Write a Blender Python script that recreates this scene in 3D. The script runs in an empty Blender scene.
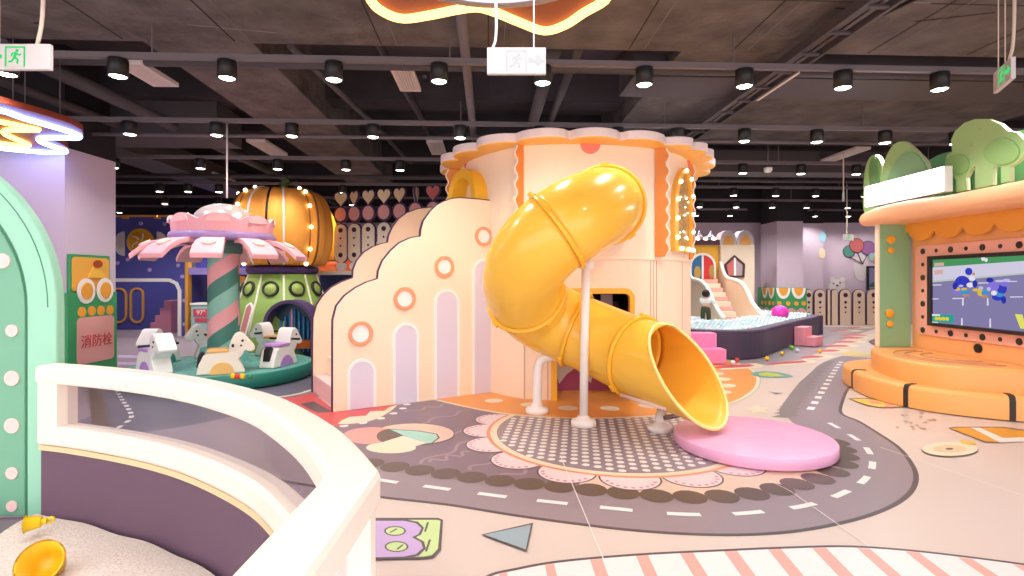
import bpy, bmesh, math, random
from mathutils import Vector, Matrix
random.seed(7)
C = bpy.context.scene.collection
PI = math.pi
# ------------------------------------------------------------------ camera
FPX, CX, HOR, EYE = 540.0, 512.0, 280.0, 1.5
cam_data = bpy.data.cameras.new('camera')
cam_data.sensor_width = 36.0
cam_data.lens = FPX / 1024 * 36
cam_data.shift_y = -8 / 1024
cam_data.clip_start = 0.05
cam_data.clip_end = 100
cam = bpy.data.objects.new('camera', cam_data)
cam.location = (0, 0, EYE)
cam.rotation_euler = (PI / 2, 0, 0)
C.objects.link(cam)
bpy.context.scene.camera = cam

def P(x, y, Y):
    """photo pixel -> place at distance Y"""
    return Vector(((x - CX) / FPX * Y, Y, EYE - (y - HOR) / FPX * Y))
def F(x, y, z=0.0):
    """photo pixel -> place on the level z"""
    return P(x, y, (EYE - z) * FPX / (y - HOR))

# ------------------------------------------------------------------ materials
def lin(h):
    h = h.lstrip('#')
    out = []
    for i in (0, 2, 4):
        c = int(h[i:i + 2], 16) / 255
        out.append(c / 12.92 if c <= 0.04045 else ((c + 0.055) / 1.055) ** 2.4)
    return tuple(out) + (1.0,)
MATS = {}
def M(name, hexc, rough=0.5, spec=0.4, metal=0.0, emit=0.0, bump=None, mottle=None, coat=0.0, ehex=None):
    if name in MATS:
        return MATS[name]
    m = bpy.data.materials.new(name)
    m.use_nodes = True
    nt = m.node_tree
    b = nt.nodes['Principled BSDF']
    b.inputs['Base Color'].default_value = lin(hexc)
    b.inputs['Roughness'].default_value = rough
    b.inputs['Specular IOR Level'].default_value = spec
    b.inputs['Metallic'].default_value = metal
    b.inputs['Coat Weight'].default_value = coat
    if emit:
        b.inputs['Emission Color'].default_value = lin(ehex or hexc)
        b.inputs['Emission Strength'].default_value = emit
    if bump or mottle:
        tc = nt.nodes.new('ShaderNodeTexCoord')
        mp = nt.nodes.new('ShaderNodeMapping')
        nt.links.new(tc.outputs['Object'], mp.inputs['Vector'])
    if bump:
        nz = nt.nodes.new('ShaderNodeTexNoise')
        nz.inputs['Scale'].default_value = bump[0]
        nz.inputs['Detail'].default_value = 4
        bp = nt.nodes.new('ShaderNodeBump')
        bp.inputs['Strength'].default_value = bump[1]
        bp.inputs['Distance'].default_value = bump[2] if len(bump) > 2 else 0.02
        nt.links.new(mp.outputs['Vector'], nz.inputs['Vector'])
        nt.links.new(nz.outputs['Fac'], bp.inputs['Height'])
        nt.links.new(bp.outputs['Normal'], b.inputs['Normal'])
    if mottle:
        nz = nt.nodes.new('ShaderNodeTexNoise')
        nz.inputs['Scale'].default_value = mottle[0]
        nz.inputs['Detail'].default_value = 5
        rp = nt.nodes.new('ShaderNodeValToRGB')
        c = lin(hexc)
        a = mottle[1]
        rp.color_ramp.elements[0].position = 0.3
        rp.color_ramp.elements[1].position = 0.7
        rp.color_ramp.elements[0].color = (c[0] * (1 - a), c[1] * (1 - a), c[2] * (1 - a), 1)
        rp.color_ramp.elements[1].color = (min(1, c[0] * (1 + a)), min(1, c[1] * (1 + a)), min(1, c[2] * (1 + a)), 1)
        nt.links.new(mp.outputs['Vector'], nz.inputs['Vector'])
        nt.links.new(nz.outputs['Fac'], rp.inputs['Fac'])
        nt.links.new(rp.outputs['Color'], b.inputs['Base Color'])
    MATS[name] = m
    return m
def glow(name, hexc, strength):
    if name in MATS:
        return MATS[name]
    m = bpy.data.materials.new(name)
    m.use_nodes = True
    nt = m.node_tree
    nt.nodes.remove(nt.nodes['Principled BSDF'])
    e = nt.nodes.new('ShaderNodeEmission')
    e.inputs['Color'].default_value = lin(hexc)
    e.inputs['Strength'].default_value = strength
    nt.links.new(e.outputs['Emission'], nt.nodes['Material Output'].inputs['Surface'])
    MATS[name] = m
    return m
def clear(name, hexc, gloss=0.1, rough=0.03, haze=0.0):
    """thin clear sheet: see-through with a soft reflection"""
    if name in MATS:
        return MATS[name]
    m = bpy.data.materials.new(name)
    m.use_nodes = True
    nt = m.node_tree
    nt.nodes.remove(nt.nodes['Principled BSDF'])
    t = nt.nodes.new('ShaderNodeBsdfTransparent')
    t.inputs['Color'].default_value = lin(hexc)
    g = nt.nodes.new('ShaderNodeBsdfGlossy')
    g.inputs['Roughness'].default_value = rough
    mx = nt.nodes.new('ShaderNodeMixShader')
    mx.inputs['Fac'].default_value = gloss
    if haze:
        df = nt.nodes.new('ShaderNodeBsdfDiffuse'); df.inputs['Color'].default_value = (.95, .9, .9, 1)
        hz = nt.nodes.new('ShaderNodeMixShader'); hz.inputs['Fac'].default_value = haze
        nt.links.new(t.outputs[0], hz.inputs[1]); nt.links.new(df.outputs[0], hz.inputs[2])
        t = hz
    nt.links.new(t.outputs[0], mx.inputs[1])
    nt.links.new(g.outputs[0], mx.inputs[2])
    nt.links.new(mx.outputs[0], nt.nodes['Material Output'].inputs['Surface'])
    MATS[name] = m
    return m

# ------------------------------------------------------------------ mesh builder
class Fr:
    """a plane in the place: origin O, along U, up V, outward N"""
    def __init__(s, O, U, V=(0, 0, 1), N=None):
        s.O = Vector(O); s.U = Vector(U).normalized(); s.V = Vector(V).normalized()
        s.N = Vector(N).normalized() if N is not None else s.U.cross(s.V)
    def pt(s, u, v, n=0.0):
        return s.O + s.U * u + s.V * v + s.N * n
    def px(s, x, y, n=0.0):
        d = Vector(((x - CX) / FPX, 1.0, -(y - HOR) / FPX))
        e = Vector((0, 0, EYE))
        o = s.O + s.N * n
        t = (o - e).dot(s.N) / d.dot(s.N)
        q = e + d * t - o
        return (q.dot(s.U), q.dot(s.V))
    def pxs(s, pts, n=0.0):
        return [s.px(x, y, n) for x, y in pts]

WORLD = {}
class MB:
    def __init__(s):
        s.v = []; s.f = []; s.m = []; s.sm = []
    def add(s, vs, fs, m=0, smooth=False):
        b = len(s.v)
        s.v.extend(Vector(v) for v in vs)
        for f in fs:
            s.f.append([b + i for i in f]); s.m.append(m); s.sm.append(smooth)
        return s
    def box(s, c, d, rz=0.0, m=0):
        c = Vector(c); hx, hy, hz = d[0] / 2, d[1] / 2, d[2] / 2
        cr, sr = math.cos(rz), math.sin(rz)
        vs = []
        for z in (-hz, hz):
            for x, y in ((-hx, -hy), (hx, -hy), (hx, hy), (-hx, hy)):
                vs.append(c + Vector((x * cr - y * sr, x * sr + y * cr, z)))
        return s.add(vs, [(3, 2, 1, 0), (4, 5, 6, 7), (0, 1, 5, 4), (1, 2, 6, 5), (2, 3, 7, 6), (3, 0, 4, 7)], m)
    def fbox(s, fr, u0, u1, v0, v1, n0, n1, m=0):
        return s.prism(fr, [(u0, v0), (u1, v0), (u1, v1), (u0, v1)], n0, n1, m)
    def prism(s, fr, poly, n0, n1, m=0, mside=None, smooth=False):
        k = len(poly)
        vs = [fr.pt(u, v, n0) for u, v in poly] + [fr.pt(u, v, n1) for u, v in poly]
        s.add(vs, [list(range(k - 1, -1, -1)), list(range(k, 2 * k))], m)
        b = len(s.v) - 2 * k
        for i in range(k):
            j = (i + 1) % k
            s.f.append([b + i, b + j, b + k + j, b + k + i]); s.m.append(m if mside is None else mside); s.sm.append(smooth)
        return s
    def ring(s, fr, outer, inner, n0, n1, m=0, mside=None, closed=True, smooth=False):
        k = len(outer)
        vs = []
        for n in (n0, n1):
            vs += [fr.pt(u, v, n) for u, v in outer] + [fr.pt(u, v, n) for u, v in inner]
        b = len(s.v)
        s.v.extend(vs)
        rng = k if closed else k - 1
        ms = m if mside is None else mside
        def face(ix, mm, sm=False):
            s.f.append([b + i for i in ix]); s.m.append(mm); s.sm.append(sm)
        for i in range(rng):
            j = (i + 1) % k
            face((i, k + i, k + j, j), m); face((2 * k + i, 2 * k + j, 3 * k + j, 3 * k + i), m)
            face((i, j, 2 * k + j, 2 * k + i), ms, smooth); face((k + i, 3 * k + i, 3 * k + j, k + j), ms, smooth)
        if not closed:
            face((0, 2 * k, 3 * k, k), ms); e = k - 1
            face((e, k + e, 3 * k + e, 2 * k + e), ms)
        return s
    def tube(s, path, r, seg=12, closed=False, caps=True, m=0, flat=None):
        pts = [Vector(p) for p in path]
        n = len(pts)
        rad = r if isinstance(r, (list, tuple)) else [r] * n
        tang = []
        for i in range(n):
            a = pts[(i - 1) % n] if closed or i > 0 else pts[i]
            c = pts[(i + 1) % n] if closed or i < n - 1 else pts[i]
            tang.append((c - a).normalized())
        up = Vector((0, 0, 1)) if abs(tang[0].z) < 0.9 else Vector((1, 0, 0))
        nrm = (up - tang[0] * up.dot(tang[0])).normalized()
        rings = []
        for i in range(n):
            if i:
                q = tang[i - 1].rotation_difference(tang[i])
                nrm = q @ nrm
                nrm = (nrm - tang[i] * nrm.dot(tang[i])).normalized()
            bn = tang[i].cross(nrm)
            rings.append([pts[i] + (nrm * math.cos(2 * PI * k / seg) + bn * math.sin(2 * PI * k / seg) * (flat or 1)) * rad[i] for k in range(seg)])
        b = len(s.v)
        for rg in rings:
            s.v.extend(rg)
        for i in range(n if closed else n - 1):
            j = (i + 1) % n
            off = 0
            if closed and j == 0:
                best = 1e9
                for o in range(seg):
                    d = (rings[i][0] - rings[0][o]).length
                    if d < best:
                        best, off = d, o
            for k in range(seg):
                k2 = (k + 1) % seg
                s.f.append([b + i * seg + k, b + i * seg + k2, b + j * seg + (k2 + off) % seg, b + j * seg + (k + off) % seg]); s.m.append(m); s.sm.append(True)
        if caps and not closed:
            s.f.append([b + k for k in range(seg - 1, -1, -1)]); s.m.append(m); s.sm.append(False)
            e = b + (n - 1) * seg
            s.f.append([e + k for k in range(seg)]); s.m.append(m); s.sm.append(False)
        return s
    def lathe(s, prof, c=(0, 0, 0), seg=32, axis=None, m=0, mats=None, a0=0.0, a1=2 * PI, smooth=True):
        """prof [(r, h)], around the axis through c"""
        c = Vector(c)
        ax = Vector(axis or (0, 0, 1)).normalized()
        e1 = ax.orthogonal().normalized() if axis else Vector((1, 0, 0))
        e2 = ax.cross(e1)
        full = abs(a1 - a0 - 2 * PI) < 1e-6
        cols = seg if full else seg + 1
        b = len(s.v)
        for r, h in prof:
            for k in range(cols):
                a = a0 + (a1 - a0) * k / seg
                s.v.append(c + ax * h + (e1 * math.cos(a) + e2 * math.sin(a)) * max(r, 1e-5))
        for i in range(len(prof) - 1):
            for k in range(seg):
                k2 = (k + 1) % cols
                s.f.append([b + i * cols + k, b + i * cols + k2, b + (i + 1) * cols + k2, b + (i + 1) * cols + k])
                s.m.append(mats[i] if mats else m); s.sm.append(smooth)
        return s
    def disc(s, c, r, h, axis, seg=24, m=0, round_=0.0, mside=None):
        """solid button: back face at c, front at c + axis * h"""
        if round_:
            pr = [(0, 0), (r, 0), (r, h - round_), (r - round_ * .4, h - round_ * .3), (r - round_, h), (0, h)]
            return s.lathe(pr, c, seg, axis, m)
        return s.lathe([(0, 0), (r, 0), (r, h), (0, h)], c, seg, axis, m, [m, m if mside is None else mside, m], smooth=False)
    def ball(s, c, r, seg=16, rings=10, m=0):
        c = Vector(c)
        rr = r if isinstance(r, (tuple, list)) else (r, r, r)
        b = len(s.v)
        s.v.append(c + Vector((0, 0, -rr[2])))
        for i in range(1, rings):
            t = -PI / 2 + PI * i / rings
            for k in range(seg):
                a = 2 * PI * k / seg
                s.v.append(c + Vector((rr[0] * math.cos(t) * math.cos(a), rr[1] * math.cos(t) * math.sin(a), rr[2] * math.sin(t))))
        s.v.append(c + Vector((0, 0, rr[2])))
        top = len(s.v) - 1
        for k in range(seg):
            k2 = (k + 1) % seg
            s.f.append([b, b + 1 + k2, b + 1 + k]); s.m.append(m); s.sm.append(True)
            e = b + 1 + (rings - 2) * seg
            s.f.append([top, e + k, e + k2]); s.m.append(m); s.sm.append(True)
            for i in range(rings - 2):
                q = b + 1 + i * seg
                s.f.append([q + k, q + k2, q + seg + k2, q + seg + k]); s.m.append(m); s.sm.append(True)
        return s
    def build(s, name, mats, parent=None, bevel=0.0, recalc=True, bseg=2, loc=None, solid=0.0):
        off = WORLD[parent] if parent is not None else Vector(loc or (0, 0, 0))
        me = bpy.data.meshes.new(name)
        me.from_pydata([tuple(v - off) for v in s.v], [], s.f)
        for m in (mats if isinstance(mats, (list, tuple)) else [mats]):
            me.materials.append(m)
        me.polygons.foreach_set('material_index', s.m)
        me.polygons.foreach_set('use_smooth', s.sm)
        if recalc:
            bm = bmesh.new(); bm.from_mesh(me)
            bmesh.ops.recalc_face_normals(bm, faces=bm.faces)
            bm.to_mesh(me); bm.free()
        me.update()
        o = bpy.data.objects.new(name, me)
        C.objects.link(o)
        if parent is not None:
            o.parent = parent
        else:
            o.location = off
        WORLD[o] = off.copy()
        if solid:
            md = o.modifiers.new('thickness', 'SOLIDIFY'); md.thickness = solid; md.offset = 0
        if bevel:
            md = o.modifiers.new('edges', 'BEVEL'); md.width = bevel; md.segments = bseg
            md.limit_method = 'ANGLE'; md.angle_limit = math.radians(35)
        return o

def tag(o, label=None, cat=None, group=None, kind=None):
    if label: o['label'] = label
    if cat: o['category'] = cat
    if group: o['group'] = group
    if kind: o['kind'] = kind
    return o
def thing(name, label, cat, loc=(0, 0, 0), group=None):
    o = bpy.data.objects.new(name, None)
    o.empty_display_size = 0.1
    C.objects.link(o)
    o.location = loc
    WORLD[o] = Vector(loc)
    return tag(o, label, cat, group)
def lite(o, label):
    o['label'] = label
    return o
def kids(o):
    return [c for c in bpy.data.objects if c.parent is o]
def dup(o, loc, rz=None, label=None, group=None):
    """a copy of a thing with copies of its parts and sub-parts"""
    def cp(x, par):
        c = x.copy(); C.objects.link(c)
        if par is not None:
            c.parent = par
        for k in KID.get(x, []):
            cp(k, c)
        return c
    r = cp(o, None)
    r.location = loc
    if rz is not None: r.rotation_euler = (0, 0, rz)
    if label: r['label'] = label
    if group: r['group'] = group
    return r
KID = {}
def index_kids(*roots):
    for r in roots:
        KID[r] = kids(r)
        index_kids(*KID[r])

def arc(cx, cy, r, a0, a1, n, ry=None):
    return [(cx + r * math.cos(a0 + (a1 - a0) * i / n), cy + (ry or r) * math.sin(a0 + (a1 - a0) * i / n)) for i in range(n + 1)]
def spline(pts, n=6, closed=False):
    """smooth line through points of any dimension"""
    ps = [Vector(p) for p in pts]
    k = len(ps)
    out = []
    for i in range(k if closed else k - 1):
        p1, p2 = ps[i], ps[(i + 1) % k]
        p0 = ps[(i - 1) % k] if closed or i > 0 else p1 * 2 - p2
        p3 = ps[(i + 2) % k] if closed or i < k - 2 else p2 * 2 - p1
        for j in range(n):
            t = j / n
            out.append(0.5 * ((2 * p1) + (p2 - p0) * t + (2 * p0 - 5 * p1 + 4 * p2 - p3) * t * t + (3 * p1 - 3 * p2 + p3 - p0) * t ** 3))
    if not closed:
        out.append(ps[-1].copy())
    return out
def sp2(pts, n=6, closed=False):
    return [(v[0], v[1]) for v in spline([(p[0], p[1]) for p in pts], n, closed)]
def rrect(u0, u1, v0, v1, r, n=5):
    return arc(u1 - r, v0 + r, r, -PI / 2, 0, n) + arc(u1 - r, v1 - r, r, 0, PI / 2, n) + arc(u0 + r, v1 - r, r, PI / 2, PI, n) + arc(u0 + r, v0 + r, r, PI, 1.5 * PI, n)
def text_mesh(body, size, fr, u, v, n, mat, name, parent, depth=0.004):
    cu = bpy.data.curves.new(name, 'FONT')
    cu.body = body; cu.size = size; cu.align_x = 'CENTER'; cu.align_y = 'CENTER'; cu.extrude = depth
    t = bpy.data.objects.new(name, cu)
    C.objects.link(t)
    bpy.context.view_layer.update()
    me = bpy.data.meshes.new_from_object(t.evaluated_get(bpy.context.evaluated_depsgraph_get()))
    bpy.data.objects.remove(t)
    off = WORLD[parent]
    for q in me.vertices:
        x, y, z = q.co
        q.co = fr.pt(u + x, v + y, n + z) - off
    me.materials.clear(); me.materials.append(mat)
    o = bpy.data.objects.new(name, me)
    C.objects.link(o); o.parent = parent
    WORLD[o] = off.copy()
    return o
ORD = ['first', 'second', 'third', 'fourth', 'fifth', 'sixth', 'seventh', 'eighth', 'ninth', 'tenth', 'eleventh', 'twelfth', 'thirteenth', 'fourteenth', 'fifteenth', 'sixteenth', 'seventeenth', 'eighteenth', 'nineteenth', 'twentieth',
       'twenty-first', 'twenty-second', 'twenty-third', 'twenty-fourth', 'twenty-fifth']
# ================================================================== room shell
X0, X1, Y0, Y1, ZC = -14.5, 13.5, -3.2, 18.4, 4.9
lilac = M('lilac_wall', '#C5B3C2', 0.75, 0.2)
dark = M('dark_paint', '#343034', 0.9, 0.1)
conc = M('ceiling_concrete', '#676060', 0.9, 0.1, bump=(4.0, 0.9, 0.08), mottle=(2.2, 0.3))
conc_d = M('ceiling_dark_concrete', '#423d42', 0.92, 0.1, bump=(3.0, 0.3, 0.05), mottle=(1.1, 0.25))
floor_mat = M('floor_vinyl', '#CFBEB4', 0.33, 0.35)
b = MB(); b.box(((X0 + X1) / 2, (Y0 + Y1) / 2, -0.1), (X1 - X0, Y1 - Y0, 0.2))
tag(b.build('floor', floor_mat), kind='structure')
b = MB(); b.box(((X0 + X1) / 2, (Y0 + Y1) / 2, ZC + 0.1), (X1 - X0, Y1 - Y0, 0.2))
tag(b.build('ceiling', conc_d), kind='structure')
def wall(name, c, d, z=3.45):
    q = MB()
    q.box((c[0], c[1], z / 2), (d[0], d[1], z), m=0)
    q.box((c[0], c[1], (z + ZC) / 2), (d[0], d[1], ZC - z), m=1)
    return tag(q.build(name, [lilac, dark]), kind='structure')
wall('wall_back', ((X0 + X1) / 2, Y1 + 0.1), (X1 - X0 + 0.4, 0.2))
wall('wall_left', (X0 - 0.1, (Y0 + Y1) / 2), (0.2, Y1 - Y0))
wall('wall_right', (X1 + 0.1, (Y0 + Y1) / 2), (0.2, Y1 - Y0))
# square columns / wall stubs
b = MB(); b.box((-9.0, 8.3, 1.71), (5.08, 1.0, 3.42)); b.box((-9.0, 8.3, 4.16), (5.08, 1.0, 1.48), m=1)
tag(b.build('wall_stub', [M('mauve_column', '#D3C2D1', 0.75, 0.2), dark]), kind='structure')
b = MB(); b.box((8.645, 17.35, 1.665), (.81, 1.1, 3.33)); b.box((8.645, 17.35, 4.115), (.81, 1.1, 1.57), m=1)
tag(b.build('column_back', [lilac, dark]), kind='structure')
b = MB(); b.box((10.0, 18.2, 1.7), (0.75, 0.4, 3.38)); b.box((10.0, 18.2, 4.14), (0.75, 0.4, 1.5), m=1)
tag(b.build('column_far', [lilac, dark]), kind='structure')

# ------------------------------------------------------------------ ceiling structure
TILT = math.radians(2.5)          # the services run a little askew to the view
def cz(X, Y):
    c, s = math.cos(TILT), math.sin(TILT)
    return (X * c - Y * s, X * s + Y * c)
def cbox(b, x, y, z, dx, dy, dz, m=0, rz=0.0):
    p = cz(x, y)
    return b.box((p[0], p[1], z), (dx, dy, dz), TILT + rz, m)
b = MB(); cbox(b, -0.3, 1.6, 4.5, 26, 8.9, 0.8)
for k in range(-9, 10):
    cbox(b, k * 1.38 + .2 * (k % 2), 1.6, 4.099, .014, 8.8, .008, 1); cbox(b, k * 1.38 + .17 + .2 * (k % 2), 1.6, 4.099, .006, 8.8, .006, 2)
for y in (-1.2, .7, 2.4, 3.6, 4.9): cbox(b, 0, y, 4.099, 25.5, .012, .006, 1)
random.seed(2)
for k in range(60): cbox(b, random.uniform(-9, 9), random.uniform(1, 5.8), 4.098, random.uniform(.1, .9), random.uniform(.01, .03), .005, random.choice((1, 2)), random.uniform(-.4, .4))
tag(b.build('ceiling_slab_near', [conc, M('slab_joint', '#3f3938', .9, .1), M('slab_ridge', '#857b79', .9, .1)]), kind='structure')
b = MB(); cbox(b, -3.2, 10.4, 4.52, 1.18, 8.9, 0.8)
tag(b.build('ceiling_beam_left', conc), kind='structure')
b = MB(); cbox(b, 2.9, 8.3, 4.53, 1.35, 4.6, 0.78)
tag(b.build('ceiling_beam_right', conc), kind='structure')
b = MB(); cbox(b, 6.6, 9.6, 4.62, 5.2, 3.0, 0.56)
tag(b.build('ceiling_slab_right', conc), kind='structure')
for i, (y, dz, w) in enumerate([(9.0, .5, .5), (11.3, .4, .45), (13.6, .45, .5), (16.0, .4, .45)]):
    b = MB(); cbox(b, -0.3, y, ZC - dz / 2, 26, w, dz)
    tag(b.build('ceiling_crossbeam', conc_d), kind='structure')
steel = M('painted_steel', '#4a4347', 0.6, 0.4)
steel_l = M('grey_painted_steel', '#6a6064', 0.55, 0.4)
black = M('black_metal', '#1c1a1c', 0.45, 0.4)
white_m = M('white_plastic', '#E9E6E6', 0.4, 0.4)
# light tracks
HL = 3.55
rows = [5.62, 7.85, 10.2, 12.9, 15.0, 17.0, 2.95, 0.55, -1.9]
tname = {0: 'first', 1: 'second', 2: 'third', 3: 'fourth', 4: 'fifth', 5: 'sixth'}
for i, y in enumerate(rows):
    xa, xb = {1: (-5.9, 12.7), 5: (-13.0, 8.3)}.get(i, (-13.3, 12.7))
    b = MB(); cbox(b, (xa + xb) / 2, y, HL + 0.215, xb - xa, 0.055, 0.06)
    for x in range(-13, 13, 3):
        x += .6
        if x < xa or x > xb or (i >= 1 and i < 6 and -11 < x < -3.2) or abs(x - 3.4) < .3: continue
        cbox(b, x, y, HL + .245 + .15, 0.012, 0.012, .3)
    if i == 5: cbox(b, 11.6, y, HL + .215, 2.6, .055, .06)
    tag(b.build('lighting_track', steel_l), ('straight grey lighting track hung across the ceiling, ' + ('%s one seen from the entrance' % tname[i] if i < 6 else 'above the sandbox side of the room %s' % ('nearer', 'middle', 'rear')[i - 6])), 'lighting track', 'lighting tracks under the ceiling')
# downlights
lens_m = glow('downlight_lens', '#FFF6EE', 14.0)
def make_downlight(loc):
    t = thing('downlight', 'x', 'ceiling lamp', loc, 'black cylinder downlights on the ceiling tracks')
    q = MB(); q.lathe([(0, .18), (.088, .18), (.092, .17), (.092, .0), (.082, .0), (.078, .012), (0, .012)], loc, 24)
    q.build('housing', black, t)
    q = MB(); q.lathe([(0, -.006), (.06, -.002), (.077, .008), (.077, .011), (0, .011)], loc, 20)
    l = q.build('lens', lens_m, t)
    return t
proto = None
LP = []
POW = [98, 98, 102, 122, 135, 112, 112, 120, 128]
def spot_at(loc, power, parent_name='downlight_beam'):
    ld = SPOTS.setdefault(power, None)
    if ld is None:
        ld = bpy.data.lights.new('downlight_beam', 'SPOT')
        ld.energy = power; ld.spot_size = math.radians(140); ld.spot_blend = 0.75
        ld.shadow_soft_size = 0.07; ld.color = (1.0, 0.955, 0.92)
        SPOTS[power] = ld
    o = bpy.data.objects.new('downlight_beam', ld)
    C.objects.link(o); o.location = (loc[0], loc[1], loc[2] - 0.02)
    return o
SPOTS = {}
for i, y in enumerate(rows):
    step = 1.1
    if i == 0: xs = [-3.98 + 1.075 * k for k in range(-1, 11)]
    elif i == 1: xs = [-5.4, -4.2, -3.15, -2.0, -0.75, .4, 1.55, 2.45, 3.45, 4.55, 5.6, 6.7]
    elif i == 2: xs = [-7.3, -5.75, -4.35, -3.1, -2.1, 3.3, 4.45, 5.6, 6.7, 7.9]
    elif i == 3: xs = [-9.6, -8.2, -7.55, -6.85, -5.4, -4.0, 2.3, 4.35, 5.4, 6.45, 7.45, 8.7]
    elif i == 4: xs = [-11, -9.4, -8.0, -6.6, -4.4, 5.3, 6.35, 7.4, 8.4, 9.6]
    elif i == 5: xs = [-12, -10, -8, 4.6, 5.9, 7.0, 9.8, 10.9, 12.0]
    else: xs = [-8.8, -6.6, -4.4, -2.2, 0.0, 2.2, 4.4] if i == 6 else [-8.8, -6.6, -4.4, -2.2, 0.0, 2.2]
    n = 0
    for x in xs:
        p = cz(x + y * math.sin(TILT), y)
        loc = (p[0], p[1], HL)
        if i < 6:
            n += 1
            lab = 'black cylinder downlight, %s from the arch end of the %s ceiling track' % (ORD[n - 1], tname[i])
        else:
            lab = 'black cylinder downlight on the track above the sandbox side of the room'
        if proto is None:
            proto = make_downlight(loc); proto['label'] = lab; index_kids(proto)
        else:
            dup(proto, loc, label=lab)
        LP.append((loc, i))
        spot_at(loc, POW[i])
# pipes, ducts, trays
def cpath(pts):
    out = []
    for x, y, z in pts:
        p = cz(x, y); out.append((p[0], p[1], z))
    return out
pipe = M('red_brown_pipe', '#5b4846', 0.5, 0.4)
def pipe_run(name, pts, r, lab, mat=steel, cat='pipe'):
    q = MB(); q.tube(cpath(pts), r, 10)
    o = q.build(name, mat); o['kind'] = 'structure'
    return o
pipe_run('ceiling_pipe', [(-.25, 3.0, 3.95), (-.25, 17.5, 3.95)], .055, '', steel_l)
pipe_run('ceiling_pipe', [(.75, 6.2, 4.15), (.75, 17.5, 4.15)], .09, '', steel)
pipe_run('ceiling_pipe', [(1.05, 6.2, 4.2), (1.05, 17.5, 4.2)], .06, '', steel)
pipe_run('ceiling_pipe', [(-5.2, 6.0, 4.0), (-4.95, 12.0, 3.98), (-4.9, 17.5, 3.98)], .09, '', steel)
pipe_run('ceiling_pipe', [(-6.1, 6.5, 3.98), (-5.9, 9.0, 3.98)], .07, '', steel)
pipe_run('ceiling_pipe', [(-2.2, 6.1, 4.1), (-1.9, 9.2, 4.1), (-1.75, 12.0, 4.1)], .04, '', steel)
pipe_run('ceiling_pipe', [(-1.35, 6.1, 4.35), (-1.2, 9.2, 4.35), (-1.1, 12.0, 4.35)], .05, '', steel)
pipe_run('ceiling_pipe', [(3.55, 5.6, 4.03), (4.4, 3.0, 4.03)], .02, '', black)
pipe_run('ceiling_pipe', [(-12, 6.5, 4.05), (12, 6.5, 4.05)], .05, '', steel)
pipe_run('ceiling_pipe', [(-12, 8.6, 3.75), (12, 8.6, 3.75)], .03, '', steel_l)
pipe_run('ceiling_pipe', [(-12, 12.2, 3.8), (12, 12.2, 3.8)], .05, '', steel)
pipe_run('ceiling_pipe', [(2.3, 10.6, 3.5), (3.9, 12.2, 3.95)], .025, '', steel_l)
b = MB()
for dx in (-.13, .13):
    cbox(b, 3.4 + dx, 6.3, 3.93, .035, 12.0, .1)
for k in range(24):
    cbox(b, 3.4, .6 + k * .5, 3.9, .26, .05, .02)
for dx in (-.05, .03): cbox(b, 3.4 + dx, 6.3, 3.925, .05, 12.0, .03)
b.build('ceiling_cable_tray', steel)['kind'] = 'structure'
b = MB(); cbox(b, 5.3, 7.0, 4.28, 7.0, .75, .5)
b.build('ceiling_duct', steel)['kind'] = 'structure'
b = MB(); cbox(b, -7.2, 9.4, 4.12, 5.6, .9, .55); cbox(b, -6.9, 12.8, 4.06, .8, 6.0, .45)
b.build('ceiling_duct', steel)['kind'] = 'structure'
b = MB(); cbox(b, 5.2, 11.4, 4.0, 7.0, .55, .45)
b.build('ceiling_duct', steel)['kind'] = 'structure'
# air vents
vent_w = M('vent_white', '#D6C9C8', 0.5, 0.3)
def vent(x, y, z, dx, dy, lab, rz=0.0):
    p = cz(x, y)
    t = thing('air_vent', lab, 'vent', (p[0], p[1], z), 'white ceiling air vents')
    fr = Fr((p[0], p[1], z), (math.cos(TILT + rz), math.sin(TILT + rz), 0), (-math.sin(TILT + rz), math.cos(TILT + rz), 0))
    q = MB(); q.ring(fr, [(-dx / 2, -dy / 2), (dx / 2, -dy / 2), (dx / 2, dy / 2), (-dx / 2, dy / 2)], [(-dx / 2 + .04, -dy / 2 + .04), (dx / 2 - .04, -dy / 2 + .04), (dx / 2 - .04, dy / 2 - .04), (-dx / 2 + .04, dy / 2 - .04)], 0, .05)
    q.build('frame', vent_w, t)
    q = MB(); n = max(3, int(dx / .045))
    for k in range(n):
        u = -dx / 2 + .04 + (dx - .08) * (k + .5) / n
        q.fbox(fr, u - .012, u + .012, -dy / 2 + .04, dy / 2 - .04, .0, .03)
    q.fbox(fr, -dx / 2 + .04, dx / 2 - .04, -dy / 2 + .04, dy / 2 - .04, .032, .045)
    q.build('grille', vent_w, t)
def vent_px(x, y, z, dx, dy, lab):
    q = F(x, y, z); c, s = math.cos(-TILT), math.sin(-TILT)
    vent(q.x * c - q.y * s, q.x * s + q.y * c, z, dx, dy, lab)
vent_px(148, 76, 4.0, .32, .75, 'white slatted air vent above the neon cloud by the arch')
vent_px(406, 80, 4.05, .28, .85, 'white slatted air vent in the recess beside the wavy ceiling lamp')
vent_px(437, 149, 4.05, .3, 1.0, 'white slatted air vent just beyond the cake tower roof edge')
vent_px(768, 88, 4.0, .26, 1.0, 'white slatted air vent beside the cable tray')
vent_px(838, 158, 4.0, .3, 1.5, 'white slatted air vent over the ball pit')
vent_px(268, 149, 4.0, .34, 1.1, 'white slatted air vent over the pumpkin dome')
vent_px(215, 178, 4.0, .5, 1.1, 'white slatted air vent over the mushroom roundabout')
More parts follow.
